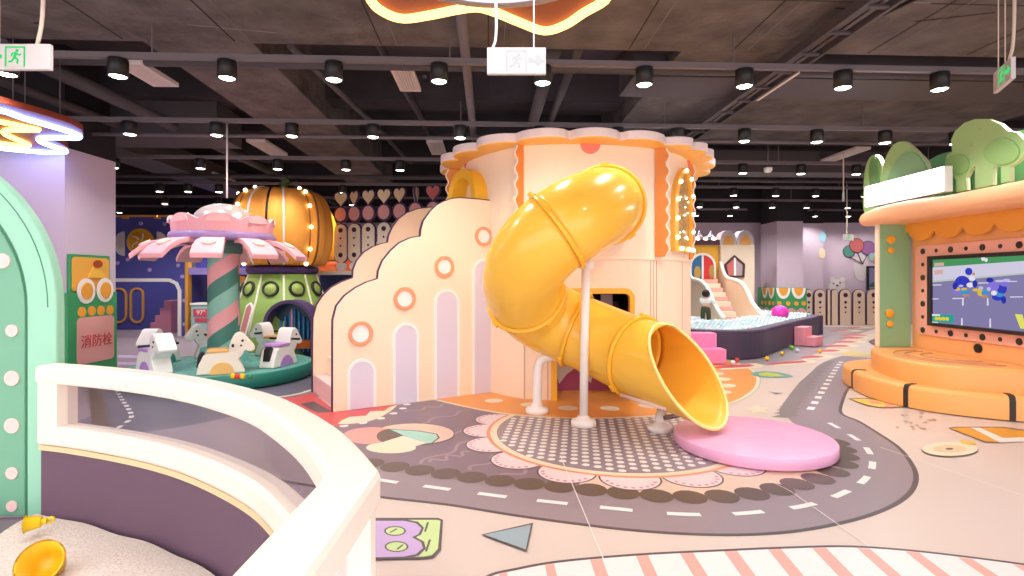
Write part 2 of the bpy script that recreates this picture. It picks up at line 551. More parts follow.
# ================================================================== printed floor
def F2(pts):
    return [(F(x, y).x, F(x, y).y) for x, y in pts]
LAY = [0.0]
def flat_print(name, polys, mat, smooth=0, raw=False):
    """a printed shape of the vinyl floor, each layer a hair above the one below"""
    LAY[0] += 0.00012
    z = LAY[0]
    q = MB()
    for p in polys:
        pp = p if raw else F2(p)
        if smooth:
            pp = sp2(pp, smooth, True)
        q.add([(x, y, z) for x, y in pp], [list(range(len(pp)))]); z += 0.000004 * (1 if len(q.f) % 24 else -23)
    o = q.build(name, mat)
    if o.data.polygons and sum(p.normal.z for p in o.data.polygons) < 0:
        o.data.flip_normals()
    return tag(o, kind='structure')
def stripe(pts, w, closed=False, raw=False, n=6):
    """ribbon of width w metres along floor points; returns quads"""
    pp = pts if raw else F2(pts)
    pp = sp2(pp, n, closed) if n > 1 else pp
    out = []
    k = len(pp)
    L, R = [], []
    for i in range(k):
        a = pp[(i - 1) % k] if closed or i else pp[i]
        c = pp[(i + 1) % k] if closed or i < k - 1 else pp[i]
        dx, dy = c[0] - a[0], c[1] - a[1]
        l = math.hypot(dx, dy) or 1
        nx, ny = -dy / l * w / 2, dx / l * w / 2
        L.append((pp[i][0] + nx, pp[i][1] + ny)); R.append((pp[i][0] - nx, pp[i][1] - ny))
    for i in range(k if closed else k - 1):
        j = (i + 1) % k
        out.append([L[i], L[j], R[j], R[i]])
    return out
def dashes(pts, w, on, off, n=8):
    pp = sp2(F2(pts), n)
    segs = []; acc = 0; cur = [pp[0]]; ink = True
    for i in range(1, len(pp)):
        a, c = Vector(pp[i - 1]), Vector(pp[i])
        l = (c - a).length; t = 0
        while l - t > (on if ink else off) - acc:
            t += (on if ink else off) - acc; acc = 0
            q = a.lerp(c, t / l)
            if ink:
                cur.append(tuple(q)); segs.append(cur); cur = []
            else:
                cur = [tuple(q)]
            ink = not ink
        acc += l - t
        if ink: cur.append((c.x, c.y))
    out = []
    for s in segs:
        s2 = [s[0]] + [q for q in s[1:] if math.hypot(q[0] - s[0][0], q[1] - s[0][1]) > 1e-4]
        if len(s2) > 1: out += stripe(s2, w, raw=True, n=1)
    return out
def dots(pts, r, k=14, squash=1.0):
    return [[(c[0] + r * math.cos(2 * PI * i / k), c[1] + r * squash * math.sin(2 * PI * i / k)) for i in range(k)] for c in pts]
fv = dict(rough=0.35, spec=0.35)
_M = M
def M(name, h, **k):
    h = h.lstrip('#')
    return _M(name, '#' + ''.join('%02x' % int(int(h[i:i + 2], 16) * .92) for i in (0, 2, 4)), **k)

c_road = M('print_road_grey', '#9C8C93', **fv)
c_edge = M('print_dark_line', '#5C5256', **fv)
c_oval = M('print_brown_oval', '#66554F', **fv)
c_plum = M('print_plum', '#877380', **fv)
c_plum_l = M('print_plum_light', '#A68F98', **fv)
c_white = M('print_white', '#F7F1EC', **fv)
c_cream = M('print_cream', '#F6E3C4', **fv)
c_pink = M('print_pale_pink', '#F3DBDC', **fv)
c_coral = M('print_coral', '#F2A294', **fv)
c_red = M('print_red', '#D85558', **fv)
c_orange = M('print_orange', '#F3A04E', **fv)
c_peach = M('print_peach', '#F0CDB6', **fv)
c_teal = M('print_mint', '#A9DCC9', **fv)
c_blue = M('print_blue_grey', '#9DB3BC', **fv)
c_lil = M('print_lilac', '#CFB2E2', **fv)
c_lime = M('print_lime', '#CFE8A0', **fv)
c_yel = M('print_yellow', '#EFC94F', **fv)
c_slate = M('print_slate', '#716B7C', **fv)
c_greyf = M('print_grey_carpet', '#A59AA0', **fv)
c_pinkdash = M('print_pink_dash', '#E58CA0', **fv)
c_green = M('print_green', '#7DAA6B', **fv)

# grey carpet-like field at the far side and slate road round the roundabout
flat_print('floor_print_far_field', [[(690, 374), (720, 370), (752, 367), (800, 360), (818, 353), (830, 346), (846, 339), (862, 333), (880, 327), (640, 327), (600, 350)]], c_greyf)
flat_print('floor_print_left_field', [[(-6.2, 8.9), (-12.5, 8.9), (-12.5, 16.2), (-1.5, 16.2), (-1.2, 9.0), (-2.7, 6.6), (-1.55, 4.6), (-1.0, 3.85), (-1.7, 3.2), (-3.1, 3.1), (-4.5, 4.0), (-6.2, 6.0)]], M('print_mauve_field', '#9B8B97', **fv), raw=True)
flat_print('floor_print_slate_road', [[(-5.9, 9.9), (-4.5, 10.1), (-2.9, 9.6), (-2.75, 7.6), (-2.9, 6.4), (-3.4, 5.5), (-4.3, 5.1), (-4.8, 6.3), (-5.8, 7.8)]], c_slate, smooth=4, raw=True)
flat_print('floor_print_lilac_stripes', [[(118, y), (138, y + .5), (138, y + 3), (118, y + 2.5)] for y in (355, 362)], c_lil)
comb = []
for k in range(15):
    y = 386 + k * 2.75
    comb.append([(82 + k * .6, y), (94 + k * .5, y - 1.6), (104 + k * .9, y), (94 + k * .5, y + 1.9)])
flat_print('floor_print_comb_left', comb + [[(88, 384), (99, 384), (106, 424), (92, 424)]], c_oval)
flat_print('floor_print_dashes_left', dashes([(114, 386), (121, 398), (129, 410), (131, 418), (118, 428), (100, 440), (80, 452)], .045, .11, .11), c_white, raw=True)
flat_print('floor_print_dashes_left', dashes([(150, 395), (215, 408), (290, 425), (345, 442)], .035, .28, .3), c_white, raw=True)
# cream ground under the outer side
# loop road
ROAD_OUT = [(225, 470), (278, 480), (330, 489), (380, 497), (450, 505), (512, 515), (570, 523), (640, 531), (720, 535), (790, 532), (850, 521), (888, 508), (909, 494), (916, 479), (912, 464.5), (898, 447), (876, 432), (858, 421), (841, 413), (843, 400), (848, 389), (860, 372), (872, 358)]
ROAD_IN = [(842, 356), (829, 360), (816, 367), (807, 380), (797, 392.5), (786, 407), (788, 418), (803, 430), (822, 440), (838, 450), (844, 458), (842, 466), (833, 473), (818, 479.5), (797, 485), (777, 490), (752, 494.5), (722, 497), (690, 498), (656, 496.5), (623, 493.5), (591, 490), (560, 487), (530, 484), (500, 481), (472, 478), (446, 474), (420, 470.5), (395, 467), (340, 458), (290, 448), (240, 439)]
ro, ri = sp2(F2(ROAD_OUT), 5), sp2(F2(ROAD_IN), 5)
flat_print('floor_print_road', [ro + ri], c_road, raw=True)
flat_print('floor_print_road_edge', stripe(ro, .035, raw=True, n=1), c_edge, raw=True)
# plum field beside the dotted disc
PL = [(330, 427), (338, 425), (365, 421.5), (383.5, 415), (394, 407.5), (397.5, 405), (435, 400), (469, 407.5), (505, 414), (545, 417), (590, 418), (610, 440), (600, 470), (585, 478), (575, 489), (560, 487), (530, 484), (500, 481), (472, 478), (446, 474), (420, 470.5), (395, 467), (330, 456)]
flat_print('floor_print_plum_field', [PL], c_plum)
flat_print('floor_print_cream_field', [[(600, 470), (585, 478), (575, 489), (591, 490), (623, 493.5), (656, 496.5), (690, 498), (722, 497), (752, 494.5), (777, 490), (797, 485), (818, 479.5), (826, 474), (700, 440), (610, 440)]], c_peach)
wv = []
for (ax, ay, bx, by) in [(395, 452, 520, 416), (420, 464, 500, 428), (470, 470, 520, 446), (500, 478, 560, 460), (400, 428, 470, 410), (430, 462, 470, 452), (405, 412, 450, 404)]:
    pts = []
    A, B = Vector(F2([(ax, ay)])[0]), Vector(F2([(bx, by)])[0])
    d = B - A; n = Vector((-d.y, d.x)).normalized()
    for k in range(13):
        t = k / 12
        q = A + d * t + n * (.05 * math.sin(t * PI * 5))
        pts.append((q.x, q.y))
    wv += stripe(pts, .03, raw=True, n=3)
flat_print('floor_print_plum_waves', wv, c_plum_l, raw=True)
flat_print('floor_print_plum_dots', dots(F2([(325, 429), (344, 426), (363, 423), (381, 418.5), (393.5, 413.5), (403, 408.5), (407, 404.5)]), .045), c_white, raw=True)
# red patch by the stair foot
RP = [(298, 408), (322, 403), (331, 412), (340, 411.5), (378, 407.5), (386, 407), (388, 410), (370, 418), (345, 423.5), (332, 425)]
flat_print('floor_print_red_patch', [[(270, 400), (300, 396), (313, 393), (336, 411.5), (397.5, 404.5), (394, 408.5), (383, 416), (365, 422.5), (338, 426), (322, 424)]], c_red)
flat_print('floor_print_cream_cloud', [[(338, 424), (350, 417), (366, 416), (370, 411.5), (384, 411), (388, 408), (397, 405), (394, 408.5), (383, 416), (365, 422.5)]], c_cream, smooth=2)
flat_print('floor_print_dark_patch', [[(300, 404), (314, 401.5), (332, 411.8), (318, 413)]], c_edge)
flat_print('floor_print_cream_band', stripe([(273, 398), (296, 394.5), (313, 389.5)], .06) , c_cream, raw=True)
# egg shapes
def ell(cx, cy_, rx, ry):
    return [(cx + rx * math.cos(2 * PI * i / 24), cy_ + ry * math.sin(2 * PI * i / 24)) for i in range(24)]
flat_print('floor_print_egg_outline', [ell(414, 434.5, 41, 11.2)], c_edge)
flat_print('floor_print_peach_egg', [ell(414, 434, 40, 10.4)], c_peach)
flat_print('floor_print_coral_egg', [ell(372, 436, 29, 8.6)], c_coral)
flat_print('floor_print_brown_disc', [ell(392, 436.5, 15.5, 7.5)], c_oval)
flat_print('floor_print_mint_outline', [[(387, 429), (420, 431), (437, 434), (440, 438), (432, 444), (424, 444.5), (404, 437)]], c_edge)
flat_print('floor_print_mint_wedge', [[(390, 429.5), (420, 431.7), (436, 434.5), (438, 438), (431, 443.4), (424, 444), (404, 436)]], c_teal)
flat_print('floor_print_white_egg', [ell(391, 448, 25, 5.6), [(368, 447), (403, 436), (426, 443.5), (414, 447), (395, 452)]], c_cream)
# row of brown ovals along the road
OV = [(370, 463.5), (395, 467), (420, 470.5), (446, 474), (472, 477.5), (500, 481), (529.5, 484), (560, 486.7), (591, 490), (623, 493), (656.5, 496), (690, 497.3), (722, 496.5), (752, 494), (777, 489.5), (797, 484.2), (818, 479), (833, 472), (842, 464), (844, 456.5), (842, 449.5), (835.5, 442.5)]
flat_print('floor_print_oval', dots(F2(OV), .118), c_oval, raw=True)
comb = []
for k in range(17):
    t = k / 16
    x = 786 + (829 - 786) * t ** 1.15; y = 416 - (416 - 362) * t
    w = 15 * (1 - t) + 7 * t; h = 1.9 * (1 - t) + 1.1 * t
    comb.append([(x - w, y + h * .5), (x, y - h * 1.1), (x + w, y - h * .3), (x, y + h * 1.1)])
comb.append([(780, 416), (779, 410), (790, 394), (800, 382), (818, 366), (829, 361), (835, 361), (826, 367), (812, 382), (806, 394), (797, 410), (796, 417)])
flat_print('floor_print_comb', comb, M('print_comb_grey', '#8A7E7C', **fv))
flat_print('floor_print_road_dashes', dashes([(330, 471), (385, 481), (421, 486), (465.5, 492), (512, 498), (562, 503.5), (614.5, 509), (669.5, 514), (724.5, 514.8), (777, 510.3), (814, 504), (844, 493), (863.5, 481), (872, 468), (871, 456), (863, 444.5), (849, 434.5), (829, 423), (815, 416)], .05, .21, .215), c_white, raw=True)
flat_print('floor_print_road_dashes', dashes([(810, 410), (816, 401), (822.5, 391), (829, 380), (836, 369), (842, 361)], .075, .17, .19), c_white, raw=True)
# petals, dotted disc
DC, DR = Vector((1.0, 5.33)), 1.2
angs = [math.radians(a) for a in (158, 178, 199, 221, 243, 265, 287, 309)]
pet = [(DC.x + (DR + .06) * math.cos(a), DC.y + (DR + .06) * math.sin(a)) for a in angs]
flat_print('floor_print_petal_outline', dots(pet, .235, 28), c_edge, raw=True)
flat_print('floor_print_petal', dots(pet, .222, 28), c_pink, raw=True)
pd = []
for p, a in zip(pet, angs):
    for k in range(-4, 5):
        t = a + k * .3
        pd.append((p[0] + .188 * math.cos(t), p[1] + .188 * math.sin(t)))
flat_print('floor_print_petal_dash', dots(pd, .016, 8), c_pinkdash, raw=True)
flat_print('floor_print_disc_coral_ring', dots([tuple(DC)], DR + .05, 72), M('print_coral_ring', '#F0A078', **fv), raw=True)
flat_print('floor_print_disc_cream_ring', dots([tuple(DC)], DR + .015, 72), c_cream, raw=True)
flat_print('floor_print_disc', dots([tuple(DC)], DR - .05, 72), c_road, raw=True)
g = []
ca, sa = math.cos(math.radians(28)), math.sin(math.radians(28))
for i in range(-13, 14):
    for j in range(-16, 17):
        x, y = i * .115 + (.0575 if j % 2 else 0), j * .082
        X, Y = x * ca - y * sa, x * sa + y * ca
        if math.hypot(X, Y) < DR - .075: g.append((DC.x + X, DC.y + Y))
flat_print('floor_print_disc_dots', dots(g, .033, 10), c_white, raw=True)
# orange apron round the tower
AP = [(425, 398), (435, 400), (469, 407.7), (505, 414), (545, 417.4), (590, 418.6), (650, 416.5), (690, 412), (725, 405), (745, 397), (757, 386), (756, 374), (742, 365), (715, 357.5), (680, 352)]
ap = sp2(F2(AP), 5)
flat_print('floor_print_apron_line', stripe(ap[30:], .06, raw=True, n=1), c_edge, raw=True)
flat_print('floor_print_apron', [ap + [(2.6, 10.5), (-.9, 9)]], c_orange, raw=True)
flat_print('floor_print_apron_border', stripe(ap, .05, raw=True, n=1), c_cream, raw=True)
apd = [(494, 401), (530, 405), (568, 408.5), (610, 408.7), (648, 406)]
flat_print('floor_print_apron_dots', dots(F2(apd), .115, 18) + [ell(715, 374, 8, 1.6), ell(722, 380, 9, 1.9), ell(725, 386.5, 9.5, 2), ell(722, 392.5, 8, 1.8)][0:0], c_cream, raw=True)
flat_print('floor_print_apron_dots_right', [ell(716, 374, 8, 1.5), ell(722, 379.5, 9, 1.8), ell(727, 386, 9, 1.9), ell(724, 392.5, 8, 1.8)], c_cream)
# red and white hopping strips toward the back
rs = []; rw = []
strips = [(716, 367.5, 752, 366), (770, 364, 805, 362), (804, 357, 822, 357), (817, 351, 838, 351), (827, 346.2, 848, 346.3), (836, 342, 855, 342.2), (843, 337.8, 862, 338.2), (845, 335, 866, 335.5), (833, 330.8, 850, 331), (850, 327.8, 862, 328)]
for i, (x0, y0, x1, y1) in enumerate(strips):
    h = (2.6, 2.4, 2.0, 1.9, 1.7, 1.5, 1.35, 1.1, .9, .8)[i]
    rw.append([(x0 + 8, y0 - h * .7), (x1 + 4, y1 - h), (x1 + 13, y1 - h * .2), (x1 + 9, y1 + h * .7), (x1 - 4, y1 + h), (x0 + 4, y0 + h)])
    rs.append([(x0, y0 - h * .2), (x0 + 9, y0 - h * .7), (x1 - 2, y1 - h * .6), (x1 + 3, y1), (x1 - 4, y1 + h * .5), (x0 - 4, y0 + h * .55)])
flat_print('floor_print_cream_strip', rw, c_cream)
flat_print('floor_print_red_strip', rs, c_red)
flat_print('floor_print_red_corner', [[(868, 341.5), (880, 337), (900, 337), (900, 345), (872, 345)]], c_edge)
flat_print('floor_print_red_corner', [[(871, 343), (882, 338.5), (900, 338.5), (900, 343.5)]], c_red)
flat_print('floor_print_yellow_cloud', [[(840, 353), (852, 350), (862, 353), (872, 354.5), (878, 356), (860, 357), (846, 356)]], M('print_pale_yellow', '#E8CE86', **fv))
flat_print('floor_print_teal_fish', [[(750, 374), (762, 371.5), (778, 372.5), (794, 376.7), (776, 378), (760, 377.5)]], M('print_teal', '#69A9A0', **fv), smooth=2)
flat_print('floor_print_green_blob', [[(758, 374), (766, 372.4), (778, 374), (784, 376.5), (770, 377), (760, 376)]], M('print_yellow_green', '#C9CF4A', **fv))
flat_print('floor_print_grey_bird', [[(768, 391.5), (774, 393), (783, 393.3), (776, 394.8)]], c_slate)
flat_print('floor_print_white_star', [[(745, 410), (752, 408), (757, 405.5), (760, 408), (768, 408), (764, 410.5), (768, 413), (759, 412), (752, 413.5), (752, 411)]], c_cream)
# right: yellow leaf shapes, sticker with white tick, round cake, little fish
flat_print('floor_print_leaf_line', [[(848.5, 399), (864, 398.5), (884, 400), (912, 407.5), (880, 408.4), (866, 406)]], c_edge)
flat_print('floor_print_leaf', [[(851, 399.7), (864, 399.2), (884, 401), (907, 407), (880, 407.6), (867, 405.2)]], M('print_soft_yellow', '#EBCF62', **fv))
flat_print('floor_print_leaf_spot', [[(868, 401), (878, 401.6), (882, 404.8), (872, 404)], [(885, 402), (892, 404), (896, 407.4), (886, 407.6)]], c_coral)
flat_print('floor_print_sticker_line', [[(948.5, 428.6), (955, 427.4), (1002, 427.4), (1030, 431), (1030, 441.5), (1000, 443.5), (985, 443)]], c_edge)
flat_print('floor_print_sticker', [[(950.5, 429), (956, 428.2), (1001, 428.2), (1029, 432), (1029, 440.8), (1000, 442.6), (986, 442.3)]], M('print_amber', '#E9A23B', **fv))
flat_print('floor_print_sticker_tick', [[(971, 428.3), (980, 428.3), (1003, 438.6), (1030, 438), (1030, 441.8), (1000, 443.2)]], c_white)
flat_print('floor_print_cake_line', [ell(950, 450.2, 28.5, 7.5)], c_edge)
flat_print('floor_print_cake', [ell(950, 449.6, 28, 7)], c_cream)
flat_print('floor_print_cake_ring', [ell(950, 449.6, 17, 3.9)], M('print_cream_dark', '#E6CDA6', **fv))
flat_print('floor_print_cake_core', [ell(949.5, 449.6, 4, 1)], c_edge)
flat_print('floor_print_yellow_fish', [[(960, 440), (968, 442.3), (974, 441), (976, 444.5), (970, 446), (962, 444.3)]], c_yel)
spk = []
random.seed(3)
for k in range(22):
    spk.append(F2([(random.uniform(897, 935), random.uniform(411, 431))])[0])
flat_print('floor_print_speckles', dots(spk, .02, 7), M('print_tan', '#C9A37E', **fv), raw=True)
# number eight sticker by the sandbox corner
def fl(pts, sm=0): return pts
flat_print('floor_print_eight_line', [[(372, 519), (438, 519), (443, 521), (441, 551), (434, 558.5), (425, 560), (372, 561)]], c_edge)
flat_print('floor_print_eight_lime', [[(372, 521), (437, 521), (440.5, 522), (438, 550), (432, 556.5), (424, 558), (372, 559)]], c_lime)
flat_print('floor_print_eight_edge', [[(372, 520.5), (405, 520.5), (418, 523), (424, 529), (421, 536), (416, 538.5), (424, 543), (426, 550), (419, 557), (405, 560), (372, 560.5)]], c_edge)
flat_print('floor_print_eight', [[(372, 522), (404, 522), (416, 524.5), (421.5, 529.5), (418.5, 535.5), (412, 538.5), (421, 543.5), (423, 549.5), (416, 555.5), (404, 558), (372, 558.8)]], c_lil)
flat_print('floor_print_eight_hole_line', [ell(395, 532.3, 11, 4.9), ell(396.5, 548, 12, 5.5)], c_edge)
flat_print('floor_print_eight_hole', [ell(395, 532.3, 9.3, 3.9), ell(396.5, 548, 10.2, 4.4)], c_lime)
flat_print('floor_print_eight_tick', stripe([(390, 534), (397, 530)], .012, n=1) + stripe([(397, 551), (403, 546)], .012, n=1) + stripe([(425, 533), (428, 523.5)], .012, n=1) + stripe([(426, 553), (430, 541)], .012, n=1), c_edge, raw=True)
flat_print('floor_print_triangle_line', [[(481, 536), (533, 524), (527, 552.8)]], c_edge)
flat_print('floor_print_triangle', [[(484.5, 536), (531, 526), (525.8, 550.8)]], c_blue)
# striped field nearest the camera
SF = [(470, 590), (490, 577), (512, 571.5), (560, 563), (640, 556), (720, 552), (790, 549), (850, 548), (920, 553), (1024, 566), (1080, 576)]
sf = sp2(F2(SF), 5)
flat_print('floor_print_striped_field', [sf + [(2.9, .6), (-.2, .6)]], M('print_white_pink', '#FBEDEA', **fv), raw=True)
st = []
def top_y(x):
    for (x0, y0), (x1, y1) in zip(SF, SF[1:]):
        if x0 <= x <= x1: return y0 + (y1 - y0) * (x - x0) / (x1 - x0)
for x, w, dx in [(499, 8, .18), (545, 9, .2), (590, 12, .33), (636, 12, .42), (680, 13, .6), (724, 13, .7), (768, 13, .8), (812, 14, .95), (857, 13, 1.1), (905, 14, 1.25), (957, 15, 1.45), (1012, 17, 1.6)]:
    y = top_y(x) + 1
    L = 70
    st.append([(x, y), (x + w, top_y(x + w) + 1), (x + w + dx * L + 3, y + L), (x + dx * L, y + L)])
flat_print('floor_print_coral_stripe', st, M('print_stripe_coral', '#F2AFA4', **fv))
flat_print('floor_print_striped_field_edge', stripe(sf, .022, raw=True, n=1), c_edge, raw=True)
# seams of the vinyl sheets
flat_print('floor_print_seam', stripe([(560, 456), (602, 557), (608, 572)], .006, n=1) + stripe([(768, 481), (790, 492), (870, 548)], .006, n=1) + stripe([(880, 448), (1024, 497)], .006, n=1), c_white, raw=True)

M = _M
# ================================================================== cake tower
FLc, FRc = Vector((.139, 6.8, 0)), Vector((1.848, 6.98, 0))
Lc, Rc = Vector((-.78, 8.24, 0)), Vector((2.57, 7.86, 0))
cen = Vector((1.05, 8.35, 0))
Lb, Rb = Vector((-.35, 9.75, 0)), Vector((2.75, 9.45, 0))
Bb = Vector((1.2, 10.4, 0))
TC = [FLc, FRc, Rc, Rb, Bb, Lb, Lc]           # counter-clockwise from the front-left corner seen from above
ZS, ZT = 1.77, 3.19
peach = M('tower_peach_board', '#F8E2C9', 0.42, 0.4)
peach_l = M('tower_peach_lower', '#F6DCC2', 0.4, 0.4)
cream = M('cream_board', '#F8EDE2', 0.45, 0.4)
brown = M('caramel_board', '#DD8A44', 0.45, 0.4)
yell = M('yellow_board', '#F5B731', 0.4, 0.4)
yell_dk = M('yellow_underside', '#FFC45A', 0.4, 0.4)
coral = M('coral_board', '#EE8377', 0.45, 0.4)
plum = M('plum_edge', '#4E3350', 0.5, 0.3)
lav = M('lavender_board', '#DED5E6', 0.45, 0.4)
whitep = M('white_paint', '#F9F4F0', 0.4, 0.4)
seam_m = M('seam_line', '#B98A72', 0.6, 0.2)
plum_d = M('plum_interior', '#3b2a3c', 0.6, 0.2)
bulb_m = glow('warm_bulb', '#FFE7B8', 9.0)
def face_fr(a, c):
    u = (c - a)
    return Fr(a, u, (0, 0, 1)), u.length
tower = thing('cake_tower', 'tall peach cake shaped play tower with scalloped cloud roof and arched bulb window', 'play tower', (1.05, 8.35, 0))
# upper and lower walls: one shell each
front, fl_len = face_fr(FLc, FRc)
SAG = .095
def bend(b, fr, ln, cutn=14):
    """bow a flat wall outward so that the tower is round"""
    s_ = SAG * ln
    bm = bmesh.new()
    vs = [bm.verts.new(v) for v in b.v]
    lay = bm.faces.layers.int.new('m')
    for f, m in zip(b.f, b.m):
        try:
            q = bm.faces.new([vs[i] for i in f]); q[lay] = m
        except ValueError:
            pass
    if cutn:
        us = [(v.co - fr.O).dot(fr.U) for v in bm.verts]
        lo, hi = min(us), max(us)
        for k in range(1, cutn):
            u = ln * k / cutn
            if lo < u < hi:
                bmesh.ops.bisect_plane(bm, geom=bm.verts[:] + bm.edges[:] + bm.faces[:], plane_co=fr.O + fr.U * u, plane_no=fr.U)
    for v in bm.verts:
        u = max(0, min(1, (v.co - fr.O).dot(fr.U) / ln))
        v.co += fr.N * (4 * s_ * u * (1 - u))
    bm.verts.index_update()
    b.v = [v.co.copy() for v in bm.verts]
    b.f = [[v.index for v in f.verts] for f in bm.faces]
    b.m = [f[lay] for f in bm.faces]
    b.sm = [False] * len(b.f)
    bm.free()
    return b
def merge(b, c):
    k = len(b.v)
    b.v += c.v; b.f += [[i + k for i in f] for f in c.f]; b.m += c.m; b.sm += c.sm
    return b
b = MB()
for i in range(7):
    fr, ln = face_fr(TC[i], TC[(i + 1) % 7])
    if i == 0:
        # opening where the tube leaves the tower
        hu, hv = front.px(606, 207)[0], 2.40
        out = []; inn = []
        for k in range(32):
            a = 2 * PI * k / 32
            c_, s_ = math.cos(a), math.sin(a)
            sx = min((ln - hu) / c_ if c_ > 1e-6 else (hu / -c_ if c_ < -1e-6 else 1e9), (ZT - hv) / s_ if s_ > 1e-6 else ((hv - ZS) / -s_ if s_ < -1e-6 else 1e9))
            out.append((hu + c_ * sx, hv + s_ * sx)); inn.append((hu + .44 * c_, hv + .44 * s_))
        for cu, cv in ((0, ZS), (ln, ZS), (ln, ZT), (0, ZT)):
            j = min(range(32), key=lambda q: math.hypot(out[q][0] - cu, out[q][1] - cv))
            out[j] = (cu, cv)
        merge(b, bend(MB().ring(fr, out, inn, -.06, 0), fr, ln))
    else:
        merge(b, bend(MB().fbox(fr, 0, ln, ZS, ZT, -.06, 0), fr, ln))
b.build('upper_wall', peach, tower)
DU0, DU1, DV = front.px(554, 350, .12)[0], front.px(632, 350, .12)[0], front.px(600, 291, .14)[1]
b = MB()
for i in range(7):
    fr, ln = face_fr(TC[i], TC[(i + 1) % 7])
    if i == 0:
        top = [(DU1, 0), (DU1, DV - .1), (DU1 - .03, DV - .03), (DU1 - .1, DV), (DU0 + .1, DV), (DU0 + .03, DV - .03), (DU0, DV - .1), (DU0, 0)]
        merge(b, bend(MB().prism(fr, [(0, 0), (0, ZS), (ln, ZS), (ln, 0)] + top, -.06, 0), fr, ln))
    else:
        merge(b, bend(MB().fbox(fr, 0, ln, 0, ZS, -.06, 0), fr, ln))
b.build('lower_wall', peach_l, tower)
# ledge between the storeys and panel seams
b = MB()
for i in (6, 0, 1, 2):
    fr, ln = face_fr(TC[i], TC[(i + 1) % 7])
    merge(b, bend(MB().fbox(fr, .0, ln, ZS - .012, ZS + .018, .0, .014), fr, ln))
b.build('ledge', peach, tower, bevel=.004)
b = MB()
for u in (.02, .30, DU1 + .28, fl_len - .02):
    b.fbox(front, u - .004, u + .004, 0.0, ZS - .02, 0, .003)
bend(b, front, fl_len, 0)
rt, rl = face_fr(FRc, Rc)
merge(b, bend(MB().fbox(rt, .02, .028, 0, ZS - .02, 0, .003), rt, rl, 0)); merge(b, bend(MB().fbox(rt, rl * .55, rl * .55 + .008, 0, ZS - .02, 0, .003), rt, rl, 0))
b.build('panel_seam', seam_m, tower)
# doorway
def door_path(o, n=6):
    return [(DU0 - o, 0)] + [(DU0 + .1 - (.1 + o) * math.cos(PI / 2 * k / n), DV - .1 + (.1 + o) * math.sin(PI / 2 * k / n)) for k in range(n + 1)] + \
           [(DU1 - .1 + (.1 + o) * math.sin(PI / 2 * k / n), DV - .1 + (.1 + o) * math.cos(PI / 2 * k / n)) for k in range(n + 1)] + [(DU1 + o, 0)]
b = MB(); b.ring(front, door_path(.035), door_path(-.035), -.05, .035, closed=False); bend(b, front, fl_len)
b.build('door_frame', M('door_frame_yellow', '#F5B52F', .4, .4), tower, bevel=.006)
b = MB(); b.fbox(front, DU0 - .35, DU1 + .3, 0, DV + .2, -1.3, -1.25); b.fbox(front, DU0 - .36, DU0 - .3, 0, DV + .2, -1.28, -.07); b.fbox(front, DU1 + .26, DU1 + .32, 0, DV + .2, -1.28, -.07)
b.build('doorway_lining', plum_d, tower)
b = MB()
for k in range(9):
    u = DU0 + .02 + k * .12
    b.tube([front.pt(u, .02 + .29, -.55), front.pt(u + .01, 1.2, -.55)], .045, 8)
b.build('curtain', M('plum_curtain', '#6a5468', .8, .1), tower)
b = MB(); b.fbox(front, DU1 - .24, DU1 - .08, .25, DV - .06, -.5, -.46)
b.build('inner_post', M('pale_inner_post', '#C9BFD6', .5, .3), tower)
low = b = MB(); b.fbox(front, DU0 - .1, DU1 + .1, .0, .4, -.5, -.44)
lowp = b.build('low_barrier', M('magenta_board', '#A84A6B', .5, .3), tower)
stp = [(0.02, .40), (.10, .24), (.14, .12), (.25, .25), (.36, .32), (.47, .25), (.6, .12), (.62, .24), (.72, .40)]
b = MB(); b.prism(front, [(DU0 + .04 + u * .95, v - .02) for u, v in stp], -.44, -.43)
b.build('star_panel', M('pale_star', '#D8CFC4', .5, .3), lowp)
# round collar where the tube leaves
# scalloped fins at the corners
def fin(corner, outv, wid_=.2, name='scalloped_fin'):
    u = Vector(outv).normalized()
    fr = Fr(corner, u, (0, 0, 1))
    z0, z1 = ZS + .03, ZT - .005
    n = 7
    edge = []
    for k in range(n * 8 + 1):
        t = k / (n * 8)
        v = z0 + (z1 - z0) * t
        edge.append((wid_ - .03 + .02 * math.cos(2 * PI * t * n + PI), v))
    edge[0] = (wid_ - .06, z0)
    b = MB(); b.prism(fr, [(0.005, z0)] + edge + [(0.005, z1)], -.02, .02)
    f = b.build(name, brown, tower)
    b = MB(); inn = [(u_ - .012, v) for u_, v in edge]
    out = [(u_ + .008, v) for u_, v in edge]
    b.ring(fr, out, inn, -.024, .024, closed=False)
    b.build('wavy_edge', M('wavy_pale', '#F5E2D2', .45, .4), f)
nf = front.N
nl = Fr(Lc, FLc - Lc).N
nr = rt.N
fin(FLc, -front.U * .95 + nf * .5, .15); fin(FRc, front.U * .9 + nf * .55, .2)
fin(Rc, Vector((.75, .35, 0)), .12); fin(Lc, Vector((-1, -.1, 0)), .24)
